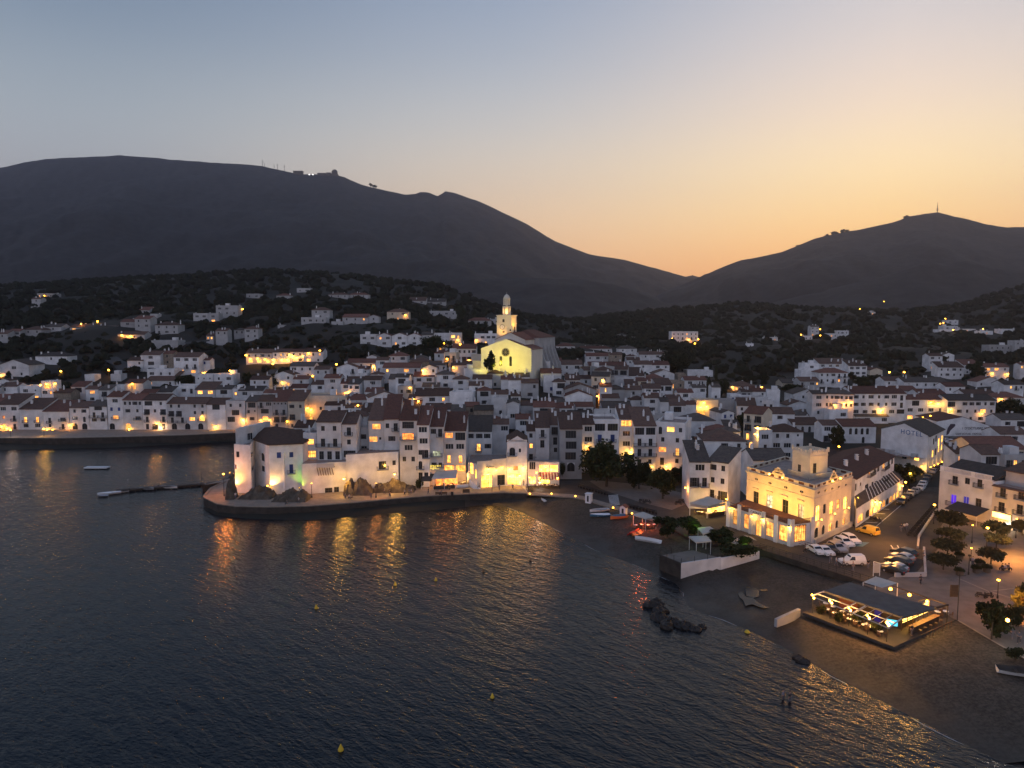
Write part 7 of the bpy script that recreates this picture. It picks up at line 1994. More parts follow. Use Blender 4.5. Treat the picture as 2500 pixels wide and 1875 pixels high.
def kayak(loc, rz, colr, label, dz=0):
    b = MB(); n = 8; L = 4.2
    prof = [(0.02 + .38*math.sin(math.pi*i/n)**.7, -L/2 + L*i/n, .1*abs(2*i/n-1)**2) for i in range(n+1)]
    for i in range(n):
        (w0,y0,h0),(w1,y1,h1) = prof[i], prof[i+1]
        for s in (1,-1):
            q = [(0,y0,h0),(0,y1,h1),(s*w1,y1,.22+h1),(s*w0,y0,.22+h0)]; b.face(q if s < 0 else q[::-1]); q = [(s*w0,y0,.22+h0),(s*w1,y1,.22+h1),(0,y1,.34+h1),(0,y0,.34+h0)]; b.face(q if s < 0 else q[::-1])
    o = empty('kayak', Vector(loc) + Vector((0,0,dz)), rz); b.build('hull', M[colr], o); c = MB(); c.lathe([(.3,.33),(.24,.37)], seg=8); q = c.build('cockpit_rim', M['black'], o); tag(o, label, 'kayak', 'kayaks on the sand')
kr = heading('I', 760, 1490, 930, 1410, 1.3) - R(90) + R(90)
for i, (x, y, cn) in enumerate(((800,1470,'redp'),(822,1458,'redp'),(845,1462,'orangep'),(850,1485,'orangep'),(868,1478,'orangep'))):
    kayak(at_beach('I', x, y), heading('I', 760, 1490, 930, 1410, 1.3), cn, '%s kayak lying on the sand, %s from left' % ({'redp':'red','orangep':'orange'}[cn], ORD[i]), dz=.12*(i % 2))
def canopy(crop, pts, h, m, label, n=4, name='beach_canopy', z=None, peak=.5):
    q = [P(cu(crop,x), cv(crop,y), (z or 1.8) + h) for x, y in pts]; c = sum(q, Vector()) / len(q); g = empty(name, (c.x, c.y, z or 1.8)); tag(g, label, 'canopy'); b = MB()
    top = c + Vector((0,0,peak))
    for i in range(len(q)): b.face([q[i], q[(i+1) % len(q)], top])
    for i in range(len(q)): a, e = q[i], q[(i+1) % len(q)]; b.face([a - Vector((0,0,.25)), e - Vector((0,0,.25)), e, a])
    o = b.build('canopy', m, g); o.location = -g.location
    for p in q: b = MB(); p2 = p.lerp(c, .06); b.bar((p2.x, p2.y, (z or 1.8) - .1), (p2.x, p2.y, p2.z), .05); o = b.build('post', M['white'], g); o.location = -g.location
    return c
c = canopy('I', [(808,1268),(940,1310),(1052,1295),(905,1242)], 2.6, M['canvas'], 'square beach canopy glowing red underneath', peak=.7)
point((c.x, c.y - .5, 3.6), 800, (1,.16,.04), .2); dining(Vector((c.x - 2.6, c.y - .8)), Vector((c.x + 2.8, c.y - .6)), 4, 1.8, 'under the red-lit beach canopy')
canopy('I', [(1375,1490),(1450,1550),(1605,1535),(1555,1483)], 2.6, M['canvas'], 'pale square parasol canopy on the beach terrace', peak=.25)
c = canopy('I', [(1465,1405),(1520,1465),(1645,1425),(1590,1390)], 2.7, M['canvas'], 'pale canopy with a green-lit edge behind the terrace', peak=.4)
point((c.x - 1.5, c.y + 1.8, 4.9), 110, (.45,1,.08), .2); point(S_(1420,1330,'I',3.5), 60, (.4,1,.1), .2); point(P(cu('J',490), cv('J',1120), 4.5), 120, (.55,1,.1), .2)
dining(S_(1400,1585).to_2d(), S_(1600,1590).to_2d(), 4, 2.1, 'on the dark beach terrace')
# terrace with white wall, and the walls of the stream
Q = 3.687; ZT = lambda x, y, z=2.9: P(1500 + x / Q, 1300 + y / Q, z)
def terrace_wall():
    a, b_, c, d = [ZT(*q).to_2d() for q in ((405,208),(600,288),(962,232),(705,158))]
    s = Bld('beach_terrace', (b_.x, b_.y, 0), 'raised concrete beach terrace with whitewashed side wall and posts', 'terrace')
    b = MB(); b.face([v3(q, 2.9) for q in (a, b_, c, d)]); s.part(b, 'deck', M['paving'])
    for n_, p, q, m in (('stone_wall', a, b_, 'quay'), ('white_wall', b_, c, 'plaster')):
        b = MB(); b.face([v3(p, -.5), v3(q, -.5), v3(q, 3.1), v3(p, 3.1)]); dd = (q - p).normalized(); n = Vector((-dd.y, dd.x)) * .25; b.face([v3(p, 3.1), v3(q, 3.1), v3(q + n, 3.1), v3(p + n, 3.1)]); b.face([v3(q + n, 2.9), v3(p + n, 2.9), v3(p + n, 3.1), v3(q + n, 3.1)]); s.part(b, n_, M[m])
    b = MB(); b.face([v3(d, -.5), v3(a, -.5), v3(a, 2.9), v3(d, 2.9)]); s.part(b, 'back_wall', M['quay'])
    for p, q in ((a, b_), (b_, c), (c, d), (d, a)):
        for t in (0, .33, .66): e = p.lerp(q, t) * .98 + ((a + c) / 2) * .02; b = MB(); b.bar(v3(e, 2.9), v3(e, 4.0), .05); s.part(b, 'post', M['iron'])
    p0, p1 = ZT(962,232,2.9).to_2d(), ZT(1307,165,2.6).to_2d()
    t = Bld('stream_wall', (p0.x, p0.y, 0), 'whitewashed wall rising along the hedge to the bridge', 'wall'); b = MB()
    n = 8
    for i in range(n):
        x0, x1 = p0.lerp(p1, i/n), p0.lerp(p1, (i+1)/n); z0_, z1_ = 2.9 - .4*i/n, 2.9 - .4*(i+1)/n
        k = Vector((0,.3)); b.face([v3(x0,-.5), v3(x1,-.5), v3(x1,z1_), v3(x0,z0_)]); b.face([v3(x0,z0_), v3(x1,z1_), v3(x1+k,z1_), v3(x0+k,z0_)])
    t.part(b, 'wall', M['plaster'])
    e0, e1 = ZT(1466,790,1.6), ZT(1675,706,1.9); b = MB(); d = (e1 - e0).to_2d().normalized(); k = Vector((-d.y, d.x)) * .5; z = .6
    b.face([v3(e0.to_2d(), -.3), v3(e1.to_2d(), .3), v3(e1.to_2d(), 2.2), v3(e0.to_2d(), 1.7)]); b.face([v3(e0.to_2d(), 1.7), v3(e1.to_2d(), 2.2), v3(e1.to_2d() + k, 2.2), v3(e0.to_2d() + k, 1.7)]); b.face([v3(e0.to_2d() + k, -.3), v3(e0.to_2d(), -.3), v3(e0.to_2d(), 1.7), v3(e0.to_2d() + k, 1.7)])
    tag(b.build('beach_wall', M['greyw']), 'short sloping white wall stub at the edge of the beach bar sand', 'wall')
terrace_wall()
def bridge():
    a, b_ = P(1855,1342,2.1).to_2d(), P(2140,1431,2.1).to_2d(); f0, f1 = P(1930,1325,2.1).to_2d(), P(2185,1402,2.1).to_2d()
    g = empty('bridge', v3((a + b_) / 2, 2)); tag(g, 'low road bridge with iron railings over the dry stream mouth', 'bridge'); b = MB()
    b.prism([tuple(q) for q in (a, b_, f1, f0)], 1.45, 2.14); o = b.build('deck', M['asphalt'], g); o.location = -g.location
    dd = (b_ - a).normalized(); n = Vector((-dd.y, dd.x)); b = MB(); b.prism([tuple(q) for q in (a - n*.3, b_ - n*.3, b_ + n*.2, a + n*.2)], 1.25, 2.32); o = b.build('edge_beam', M['quay'], g); o.location = -g.location
    b = MB(); b.prism([tuple(q) for q in (f0 + n*.1, f1 + n*.1, f1 + n*1.2, f0 + n*1.2)], -.5, 1.44); o = b.build('abutment', M['quay'], g); o.location = -g.location
    for p, q, k, z in ((a, b_, 16, 2.32), (f0, f1, 13, 2.14)):
        b = MB(); L = (q - p).length
        for zz in (.35, .7, 1.05): b.bar(v3(p, z + zz), v3(q, z + zz), .035 if zz < 1 else .05)
        for i in range(k + 1): e = p.lerp(q, i / k); b.bar(v3(e, z), v3(e, z + 1.05), .045)
        o = b.build('railing', M['iron'], g); o.location = -g.location
    e = p = b_.lerp(f1, 0) + Vector((-9, 3))
    q = P(2085,1432,1.0); point((q.x, q.y, 1.2), 22, ORG, .2)
bridge()
def puddle(pts, z=.62): sheet('water', [(1500 + x / Q, 1300 + y / Q) for x, y in pts], z, bpy.data.materials['stream_water'])
m_ = mat('stream_water', (.02,.02,.02), .2, spec=.12)
puddle([(1112,545),(1150,530),(1180,575),(1250,590),(1310,640),(1395,678),(1330,678),(1240,645),(1180,660),(1160,610),(1125,580)])
puddle([(1175,500),(1225,485),(1300,515),(1305,575),(1250,590),(1190,570)]); puddle([(1300,518),(1450,485),(1520,455),(1570,470),(1560,490),(1440,510),(1330,530)])
# rocks in the shallows
rg = random.Random(4)
for i, (x, y, r) in enumerate(((330,640,1.5),(385,610,1.1),(400,650,1.3),(430,690,1.2),(400,700,1.4),(410,760,1.7),(440,780,1.3),(515,795,1.3),(470,830,1.5),(590,830,1.2),(640,835,1.4),(700,845,1.0),(735,860,.9),(785,835,.8))):
    p = ZT(x, y + 20, 0); b = MB(); b.ball((0,0,0), r * .85, sq=(1.1,.9,.75), jit=.22, rg=rg, lvl=(7,9)); tag(b.build('sea_rock', M['wetrock'], None, p, i), 'dark wet rock in the shallows off the terrace, %s counting from the terrace side' % ORD[i], 'rock', 'rocks in the shallows')
for i, (x, y, r) in enumerate(((175,1060,.8),(205,1085,.9),(235,1095,.6))): p = P(cu('L',x), cv('L',y), 0); b = MB(); b.ball((0,0,0), r, sq=(1.2,1,.6), jit=.2, rg=rg); tag(b.build('sea_rock', M['wetrock'], None, p), 'low dark rock at the waterline below the beach bar, %s from left' % ORD[i], 'rock', 'rocks at the waterline')

# ---------------------------------------------------------------- beach bar
BB = lambda x, y, z: P(1960 + x / 5.53, 1380 + y / 5.53, z)
def beach_bar():
    z0, zr = 2.05, 5.3; g = empty('beach_bar', BB(1000,800,z0)); tag(g, 'flat-roofed beach bar with glowing counter, pergola frames and post lamps on the sand', 'bar')
    def gp(b, n_, m): o = b.build(n_, m, g); o.location = -g.location; return o
    dk = [BB(*q, z0).to_2d() for q in ((0,640),(1230,1108),(2050,745),(1800,560),(700,330))]; b = MB(); b.prism([tuple(q) for q in dk], z0 - .35, z0 + .06); gp(b, 'deck', M['asphalt'])
    r = [BB(*q, zr).to_2d() for q in ((290,345),(1355,700),(1785,575),(630,225))]; b = MB(); b.prism([tuple(q) for q in r], zr - .28, zr); gp(b, 'roof', M['greyw2'])
    # dark vertical back and end walls under the roof
    c = sum(r, Vector((0,0))) / 4; ins = [c + (q - c) * .9 for q in r]; ins[1] = ins[1].lerp(ins[0], .16); ins[2] = ins[2].lerp(ins[3], .16); b = MB()
    b.prism([tuple(q) for q in (ins[0].lerp(ins[3], .35), ins[1].lerp(ins[2], .45), ins[2], ins[3])], z0 + .06, zr - .29); gp(b, 'kitchen_block', M['dkwood'])
    fr = [ins[0].lerp(ins[3], .33), ins[1].lerp(ins[2], .43)]
    b = MB(); d = (fr[1] - fr[0]); n = Vector((d.y, -d.x)).normalized() * .05
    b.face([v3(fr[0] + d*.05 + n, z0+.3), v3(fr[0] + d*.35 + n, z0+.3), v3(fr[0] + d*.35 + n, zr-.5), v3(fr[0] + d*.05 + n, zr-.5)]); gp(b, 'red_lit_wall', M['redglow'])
    b = MB(); b.face([v3(fr[0] + d*.62 + n, z0+.1), v3(fr[0] + d*.72 + n, z0+.1), v3(fr[0] + d*.72 + n, zr-.45), v3(fr[0] + d*.62 + n, zr-.45)]); gp(b, 'blue_lit_door', mat('bar_blue', (.015,.015,.06), .6, emit=(.05,.06,.9), strength=.12))
    p = BB(1205,775,3.6); b = MB(); b.box(-.7,.7,-.05,.05,-.42,.42); o = b.build('screen', M['screen'], g, p - g.location, R(-25))
    # glowing counter on the beach end
    e0, e1 = BB(1330,850,z0+.4).to_2d(), BB(1690,690,z0+.4).to_2d(); dd = (e1 - e0); nn = Vector((dd.y, -dd.x)).normalized(); b = MB()
    b.face([v3(e0, z0+1.1), v3(e1, z0+1.1), v3(e1, zr-.6), v3(e0, zr-.6)]); gp(b, 'glowing_shelves', M['counter'])
    b = MB()
    for i in range(6): q = e0.lerp(e1, i/5); b.bar(v3(q + nn*.06, z0), v3(q + nn*.06, zr-.28), .06)
    for i in range(3): b.prism([tuple(q) for q in (e0 + nn*.03, e1 + nn*.03, e1 + nn*.15, e0 + nn*.15)], z0+1.35+.45*i, z0+1.39+.45*i)
    gp(b, 'shelf_frame', M['wood']); b = MB(); b.prism([tuple(q) for q in (e0 + nn*1.0, e1 + nn*1.0, e1 + nn*1.5, e0 + nn*1.5)], z0+.06, z0+1.05, 0); b.prism([tuple(q) for q in (e0 + nn*.9, e1 + nn*.9, e1 + nn*1.7, e0 + nn*1.7)], z0+1.053, z0+1.12, 1); gp(b, 'counter', [M['dkwood'], M['wood']])
    for i in range(5):
        q = e0.lerp(e1, .1 + .2*i) + nn*2.2; b = MB(); b.box(q.x-.17,q.x+.17,q.y-.17,q.y+.17,z0+.76,z0+.81)
        for sx in (-.14,.14):
            for sy in (-.14,.14): b.bar((q.x+sx,q.y+sy,z0+.06),(q.x+sx*.8,q.y+sy*.8,z0+.76),.02)
        st = b.build('bar_stool', M['wood'], None); tag(st, 'wooden bar stool at the glowing counter, %s from the corner' % ORD[i], 'stool', 'bar stools at the beach bar')
    b = MB(); 
    for i in range(9): q = e0.lerp(e1, .0 + .12*i) + nn*3.4; b.bar(v3(q, z0+.06), v3(q, z0+1.0), .03)
    b.bar(v3(e0 + nn*3.4, z0+1.0), v3(e0.lerp(e1,.96) + nn*3.4, z0+1.0), .04); gp(b, 'fence_rail', M['wood'])
    for t in (.15, .5, .85): point(v3(e0.lerp(e1, t) + nn*.8, zr - .6), 520, (1,.5,.1), .25)
    # pergola frames along the front
    pf = [BB(110,412,4.9), BB(1160,850,4.9)]; pb = [BB(290,350,5.1), BB(1360,698,5.1)]; b = MB()
    for t in (0, .44, .56, 1): b.bar(pf[0].lerp(pf[1], t), pb[0].lerp(pb[1], t), .09)
    for s_ in (.0, .45, .9): b.bar(pf[0].lerp(pb[0], s_), pf[1].lerp(pb[1], s_), .08)
    for k in range(4): t = .58 + .1*k; b.bar(pf[0].lerp(pf[1], t), pb[0].lerp(pb[1], t), .03)
    gp(b, 'pergola_frame', M['greyw'])
    # back pergola and a sail
    kf = [BB(1080,300,4.9), BB(1955,535,4.9)]; kb = [BB(1215,278,4.9), BB(1960,530,4.9)]; b = MB(); b.bar(BB(1215,280,4.9), BB(1955,532,4.9), .09); b.bar(BB(1785,578,5.0), BB(1958,534,4.9), .16); b.bar(BB(1300,390,4.95), BB(1440,362,4.9), .07); b.bar(BB(1560,480,4.95), BB(1700,440,4.9), .07); gp(b, 'back_pergola', M['dkwood'])
    for x, y in ((1955,540),): q = BB(x, y, 4.9); b = MB(); b.bar((q.x,q.y,z0),(q.x,q.y,4.9),.08); gp(b, 'corner_post', M['iron'])
    s = [BB(815,228,5.2), BB(985,150,5.7), BB(1280,240,5.3), BB(1070,305,4.9)]; sg = empty('shade_sail', s[0]); tag(sg, 'pale four-cornered shade sail behind the beach bar roof', 'shade sail'); b = MB(); c3 = sum(s, Vector())/4 - Vector((0,0,.25))
    for i in range(4): b.face([s[i], s[(i+1)%4], c3])
    o = b.build('sail_cloth', M['canvas'], sg); o.location = -sg.location
    for q in (s[0], s[1], s[2]): b = MB(); b.bar((q.x,q.y,z0),tuple(q),.06); o = b.build('mast', M['white'], sg); o.location = -sg.location
    # lamp posts of the bar
    for i, (x, y, yb) in enumerate(((118,480,670),(355,560,745),(610,660,850),(862,760,960),(1120,855,1060))):
        q = BB(x + 10, yb - 20, z0); q.z = z0; t = empty('bar_lamp', q); tag(t, 'double flaming-orange lamp on a post along the beach bar front, %s from left' % ORD[i], 'lamp post', 'beach bar front lamps')
        b = MB(); b.bar((0,0,0),(0,0,2.9),.05); b.build('post', M['iron'], t)
        for dx, zz in ((-.18,2.85),(.12,2.45)): b = MB(); b.lathe([(.03,zz-.16),(.15,zz-.05),(.15,zz+.12),(.04,zz+.22)],(dx,-.1),7); b.build('bulb', M['bulb'], t)
        point(q + Vector((0,-.5,2.5)), 420, (1,.45,.1), .2); point(q + Vector((.4,.6,2.3)), 90, (1,.5,.12), .2)
    for i, (x, y) in enumerate(((1185,320),(1440,400),(1680,490))):
        q = BB(x, y, 4.6); tag(bulbspot(q, .24), 'orange lamp hanging from the rear pergola of the beach bar, %s from left' % ORD[i], 'lamp', 'rear pergola lamps'); point(q + Vector((0,-.4,-.4)), 110, ORG, .2)
    a, e = BB(180,640,z0).to_2d(), BB(1180,1020,z0).to_2d(); dining(a + Vector((.6,.7)), e + Vector((-.4,.9)), 9, z0+.06, 'along the beach bar front'); dining(a + Vector((2,2.6)), e + Vector((-1,2.6)), 6, z0+.06, 'under the beach bar pergola'); q = BB(1850,680,z0).to_2d(); dining(q - Vector((1.2,.2)), q + Vector((1.4,-.6)), 2, z0+.06, 'on the far deck end of the beach bar')
    for i, (x, y, w, h) in enumerate(((250,670,.9,1.5),(480,770,1.0,1.6),(740,800,1.2,1.9),(990,930,1.1,1.7))):
        tree(BB(x, y, z0), w * 1.5, h * 1.4, 'bush', 'potted bush between the beach bar tables, %s from left' % ORD[i], 'potted bushes at the beach bar', i, 'shrub', 'shrub')
M['greyw2'] = mat('bar_roof_felt', (.1,.1,.098), .9, .8, .25, detail=8); M['dkwood'] = mat('dark_timber', (.05,.035,.025), .7, 2, .3)
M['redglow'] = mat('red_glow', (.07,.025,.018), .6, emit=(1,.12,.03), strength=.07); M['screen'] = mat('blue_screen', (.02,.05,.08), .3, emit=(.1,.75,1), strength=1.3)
M['counter'] = lit('lit_counter', (1,.72,.2), (1,.42,.06), 7.0, 2.0)
beach_bar()
# ---------------------------------------------------------------- cars, vans, motorbikes
CG = 'cars parked beside the society building'
hd = heading('J', 1400, 1110, 1560, 1190)
for x, y, k, c, l in ((1560,1135,'wagon','white','white estate car parked next to the blue parking bay'), (1495,1165,'wagon','white','white estate car parked second from the blue bay'), (1440,1195,'car','silver','dark silver hatchback between the white cars and the grey estate'),
    (1425,1222,'wagon','silver','grey estate car in the middle of the car park row'), (1345,1235,'car','black','black car parked by the bridge railing'), (1300,1255,'car','white','white car with dark windows behind the bridge railing'), (1215,1245,'car','white','white car nearest the society building corner')):
    car(g_(x, y, 2.08, 'J'), hd, k, c, l, CG)
car(g_(1735, 1050, 2.08, 'J'), heading('J', 1840, 1075, 1640, 1020), 'van', 'vanp', 'yellow van parked across the road beside the arcade', 'vans')
car(g_(1575, 1360, 2.16, 'J'), heading('J', 1640, 1340, 1520, 1340), 'van', 'white', 'small white van behind the far bridge railing', 'vans')
CS = 'cars parked along the arcade street'
for i, (x, y, c) in enumerate(((835,1160,'black'),(885,1115,'black'),(930,1080,'silver'),(975,1055,'silver'),(1028,1020,'white'),(1048,985,'white'),(1078,950,'black'),(1098,915,'black'),(1150,855,'silver'),(1180,825,'black'))):
    car(g_(x, y, 2.1, 'K'), heading('K', 1098, 905, 835, 1160), 'car', c, '%s car parked along the arcade street, %s from the arcade end' % ({'black':'black','silver':'grey','white':'white'}[c], ORD[i]), CS)
CP_ = 'cars parked at the planted kerb'
for x, y, k, c, l in ((1060,195,'wagon','black','dark estate car at the top of the kerb row near the bridge'),(1045,232,'car','silver','grey car second in the kerb row'),(1015,270,'wagon','black','big black car in the middle of the kerb row'),(985,318,'car','silver','pale car at the bridge end of the kerb row'),(975,343,'car','black','dark car half hidden behind the bridge railing')):
    car(g_(x, y, 2.08, 'L'), heading('L', 1120, 290, 930, 235), k, c, l, CP_)
for i, (x, y, c) in enumerate(((1290,525,'silver'),(1350,540,'white'),(1390,515,'black'),(1345,565,'white'),(1415,580,'black'),(1460,545,'silver'),(1535,555,'white'),(1290,600,'silver'),(1340,610,'black'))):
    car(PD(cu('K',x), cv('K',y+12), solve(cu('K',x), cv('K',y+12), 0)), i * .7, 'car', c, '%s car in the lot below the painted gable, %s from left' % ({'black':'dark red-black','silver':'grey','white':'white'}[c], ORD[i]), 'cars below the painted gable')
for i, (x, y) in enumerate(((780,630),(960,645))):
    u, v = cu('B', x + 40), cv('B', y + 40); p = PD(u, v, solve(u, v, 0)); p.z += .4; car(p, R(80), 'car', 'white', 'white car on the wooded hillside lane, %s from left' % ORD[i], 'cars on the hillside lane')
MG = 'motorbikes parked along the car park edge'
for i in range(17):
    t = i / 16; x, y = 935 + (1180 - 935) * t, 1490 + (1200 - 1490) * t; motorbike(g_(x, y, 2.08, 'K'), R(60) + .15 * (i % 3), 'dark motorbike in the long row at the car park edge, %s from the near end' % ORD[i], MG)
for i in range(10):
    t = i / 9; motorbike(g_(270 + 270*t, 1000 + 75*t, 2.06, 'I'), R(20) + .1 * (i % 3), 'dark motorbike in the row under the big square tree, %s from left' % ORD[i], 'motorbikes under the square tree')
for i in range(9):
    t = i / 8; motorbike(g_(770 + 260*t, 1200 + 65*t, 2.06, 'I'), R(15) + .1 * (i % 3), 'dark motorbike beside the gabled beach hut, %s from left' % ORD[i], 'motorbikes by the beach huts')
for i, (x, y) in enumerate(((900,1150),(960,1155),(1270,1170),(1300,1150))): motorbike(g_(x, y, 2.06, 'I'), R(40 + 20*i), 'motorbike standing alone on the dark square, %s from left' % ORD[i], 'motorbikes on the square')
for i, (x, y) in enumerate(((1795,915),(1830,930))): motorbike(g_(x, y, 2.1, 'J'), R(50), 'motorbike parked under the arcade wall, %s of two' % ORD[i], 'motorbikes at the arcade')
for i, (x, y) in enumerate(((1715,550),(1775,555))): motorbike(g_(x, y, 2.1, 'L'), R(70 + 30*i), 'motorbike parked on the plaza near the round tree, %s of two' % ORD[i], 'motorbikes on the plaza')

# ---------------------------------------------------------------- people
def pp(crop, x, y, pose, label, rz=0, light=False, sc=1.0, z=2.06, group=None): person(g_(x, y, z, crop), R(rz), pose, label, sc, light, group)
PQ = 'people strolling on the quay'
for x, y, pose, light, l in ((1118,1160,'walk',1,'person in white near the point of the quay'),(1000,1172,'sit',0,'person in dark clothes sitting low on the quay under the green light'),(478,1112,'stand',1,'person in white at the dark rock stack'),(418,1108,'stand',0,'person in a reddish top at the end of the point'),(1590,1105,'sit',0,'person sitting by the gate below the pointed rock'),(1630,1112,'sit',1,'person in white sitting by the pointed rock'),(1660,1115,'sit',0,'person in dark clothes sitting right of the one in white by the rock'),(1850,1112,'stand',0,'dark figure standing past the pointed rock'),(1985,1065,'walk',0,'figure walking close to the lit rock face'),(2040,1090,'walk',0,'taller figure in dark clothes walking on the lit quay')):
    pp('F', x, y, pose, l, rz=rnd.uniform(-90, 90), light=light, group=PQ)
for x, y, pose, light, l in ((213,1090,'walk',0,'dark figure walking below the lit rock face'),(365,1080,'walk',1,'person in pale clothes walking left of a pair'),(410,1075,'walk',0,'dark figure of a pair walking before the steps'),(432,1072,'walk',1,'light-topped figure of the pair before the steps'),(605,1065,'walk',0,'person walking in front of the orange pavilion'),(735,1075,'sit',0,'person on a bench before the pavilion'),(820,1030,'stand',0,'person standing at the pavilion corner'),(1250,1040,'stand',0,'person in red shorts with a dog before the shops'),(1325,1030,'stand',0,'dark figure standing before the dark shop door'),(1460,1025,'walk',0,'dark figure striding before the brightest shop'),(1598,1028,'stand',1,'person waiting at the zebra crossing'),(1612,1032,'stand',0,'second person waiting at the zebra crossing'),(1210,990,'stand',0,'figure at the first bright shop door'),(1570,980,'stand',0,'figure leaning by the last shop'),(1120,1005,'sit',0,'person sitting at the corner of the white curved wall')):
    pp('G', x, y, pose, l, rz=rnd.uniform(-120, 120), light=light, group=PQ)
PB_ = 'people on the bridge and car park'
for x, y, pose, light, l in ((1100,1245,'walk',0,'dark figure by the far bridge railing near the parked cars'),(1360,1345,'walk',0,'person in red crossing the bridge'),(1415,1375,'walk',1,'person in pale top on the bridge'),(1490,1385,'walk',1,'person in pink beside the one in a pale top on the bridge'),(1740,1400,'stand',0,'dark figure at the end of the bridge railing'),(1585,1430,'walk',0,'dark figure walking on the near side of the bridge')): pp('J', x, y, pose, l, rz=rnd.uniform(-120,120), light=light, group=PB_, z=2.16)
for i, x in enumerate((830,862,885)): pp('K', x, 1440 - i*6, 'walk', ('first','second','third')[i] + ' of three people walking side by side across the car park', rz=180, light=i > 0, group=PB_)
PL = 'people on the plaza'
for x, y, pose, light, l in ((1640,280,'stand',1,'person in a lime green top by the plaza lamp pole'),(1200,440,'walk',0,'lone walker in the open plaza beyond the shade sail'),(1225,230,'stand',0,'dark figure by the kiosk wall'),(1890,320,'sit',0,'person in a group on the plaza bench, first from left'),(1915,325,'sit',1,'person in white in the group on the plaza bench'),(1945,320,'sit',0,'person in a group on the plaza bench, last from left'),(1975,895,'walk',0,'slimmer dark figure of the walking couple on the plaza'),(2030,935,'walk',0,'broad dark figure of the walking couple on the plaza'),(1125,870,'stand',0,'person standing at the glowing beach bar counter')):
    pp('L', x, y, pose, l, rz=rnd.uniform(-120,120), light=light, group=PL)
for x, y, l in ((95,1455,'swimmer standing in the shallows below the beach, taller'),(40,1440,'swimmer standing in the shallows below the beach, beside the taller')): person(P(cu('L',x), cv('L',y), -.5), R(40), 'stand', l, group='swimmers in the shallows')
# benches, bins and planters
def planter(x, y, crop, label, r=.6, z=2.06):
    t = empty('planter', g_(x, y, z, crop)); b = MB(); b.lathe([(r*.75,0),(r,.1),(r,.75),(r*.85,.78)], seg=10); b.build('pot', M['rock'], t); q = link('plant', crown_mesh('bush', 1), t, (0,0,.45)); q.scale = (1.5,1.5,1.4); tag(t, label, 'planter', 'planters on the plaza')
for i, (x, y) in enumerate(((1530,362),(1672,340),(1760,335),(1702,290),(1530,225))): planter(x, y, 'L', 'dark round planter on the plaza, %s' % ('nearest the kerb line','between the lamp pole and the tree','under the leaning tree','behind the lamp pole','beside the small dark tree')[i])
def bench(loc, rz, label):
    t = empty('bench', loc, rz); b = MB(); b.box(-.9,.9,-.22,.22,.42,.48); b.build('seat', M['wood'], t)
    for s in (-1,1): b = MB(); b.box(s*.7-.05,s*.7+.05,-.2,.2,0,.42); b.build('leg', M['iron'], t)
    b = MB(); b.box(-.9,.9,.2,.25,.5,.85); b.build('backrest', M['wood'], t); tag(t, label, 'bench', 'benches')
bench(g_(710,1078,2.03), 0, 'dark bench on the quay before the orange pavilion'); bench(g_(760,1075,2.03), 0, 'second bench on the quay beside the litter bin'); bench(g_(1920,320,2.06,'L'), R(15), 'bench with a seated group on the plaza')
b = MB(); b.lathe([(.3,0),(.36,.1),(.36,.95),(.3,1.0)], seg=10); tag(b.build('litter_bin', M['black'], None, g_(845,1075,2.03)), 'dark round litter bin on the quay edge', 'bin')
b = MB(); b.box(-.9,.9,-.05,.05,.5,1.4); b.box(-.85,-.78,-.04,.04,0,.5); b.box(.78,.85,-.04,.04,0,.5); tag(b.build('notice_board', M['wood'], None, g_(987,1068,2.03)), 'brown notice board standing on the quay edge', 'board')
# kerb walls of the raised plaza and the kiosk pole
def low_wall(pts, z0, z1, m, label, t=.35):
    b = MB(); q = [P(x, y, z1).to_2d() for x, y in pts]
    for a, e in zip(q[:-1], q[1:]):
        d = (e - a).normalized(); n = Vector((-d.y, d.x)) * t; b.prism([tuple(p) for p in (a, e, e + n, a + n)], z0, z1)
    tag(b.build('low_wall', M[m]), label, 'wall')
low_wall([(cu('L',990),cv('L',345)),(cu('L',1255),cv('L',340)),(cu('L',1240),cv('L',120))], 1.9, 2.75, 'greyw', 'low grey wall round the raised corner of the plaza')
low_wall([(cu('K',1010),cv('K',1590)),(cu('K',1020),cv('K',1480)),(cu('K',1110),cv('K',1340)),(cu('K',1200),cv('K',1210))], 1.9, 2.5, 'cream', 'long low wall between the motorbikes and the plaza trees')
t = empty('plaza_flag', g_(1510,742,2.06,'L')); tag(t, 'tall dark pole with a hanging banner at the sand corner', 'pole'); b = MB(); b.bar((0,0,0),(0,0,7.2),.06,sides=6); b.bar((0,0,6.9),(.9,0,6.8),.04); b.build('post', M['iron'], t); b = MB(); b.box(-1.3,-.1,-.015,.015,3.6,5.4); b.build('banner', M['wood'], t)
t = empty('kiosk_arch', g_(1820,1480,2.1,'J')); tag(t, 'pale arched sign stand at the end of the bridge', 'sign'); b = MB(); b.bar((-.5,0,0),(-.5,0,2.6),.06); b.bar((.6,0,0),(.6,0,2.3),.06); b.bar((-.5,0,2.6),(.6,0,2.3),.06); b.build('frame', M['white'], t); b = MB(); b.box(-.45,.55,-.02,.02,.6,2.3); b.build('panel', M['cream'], t)

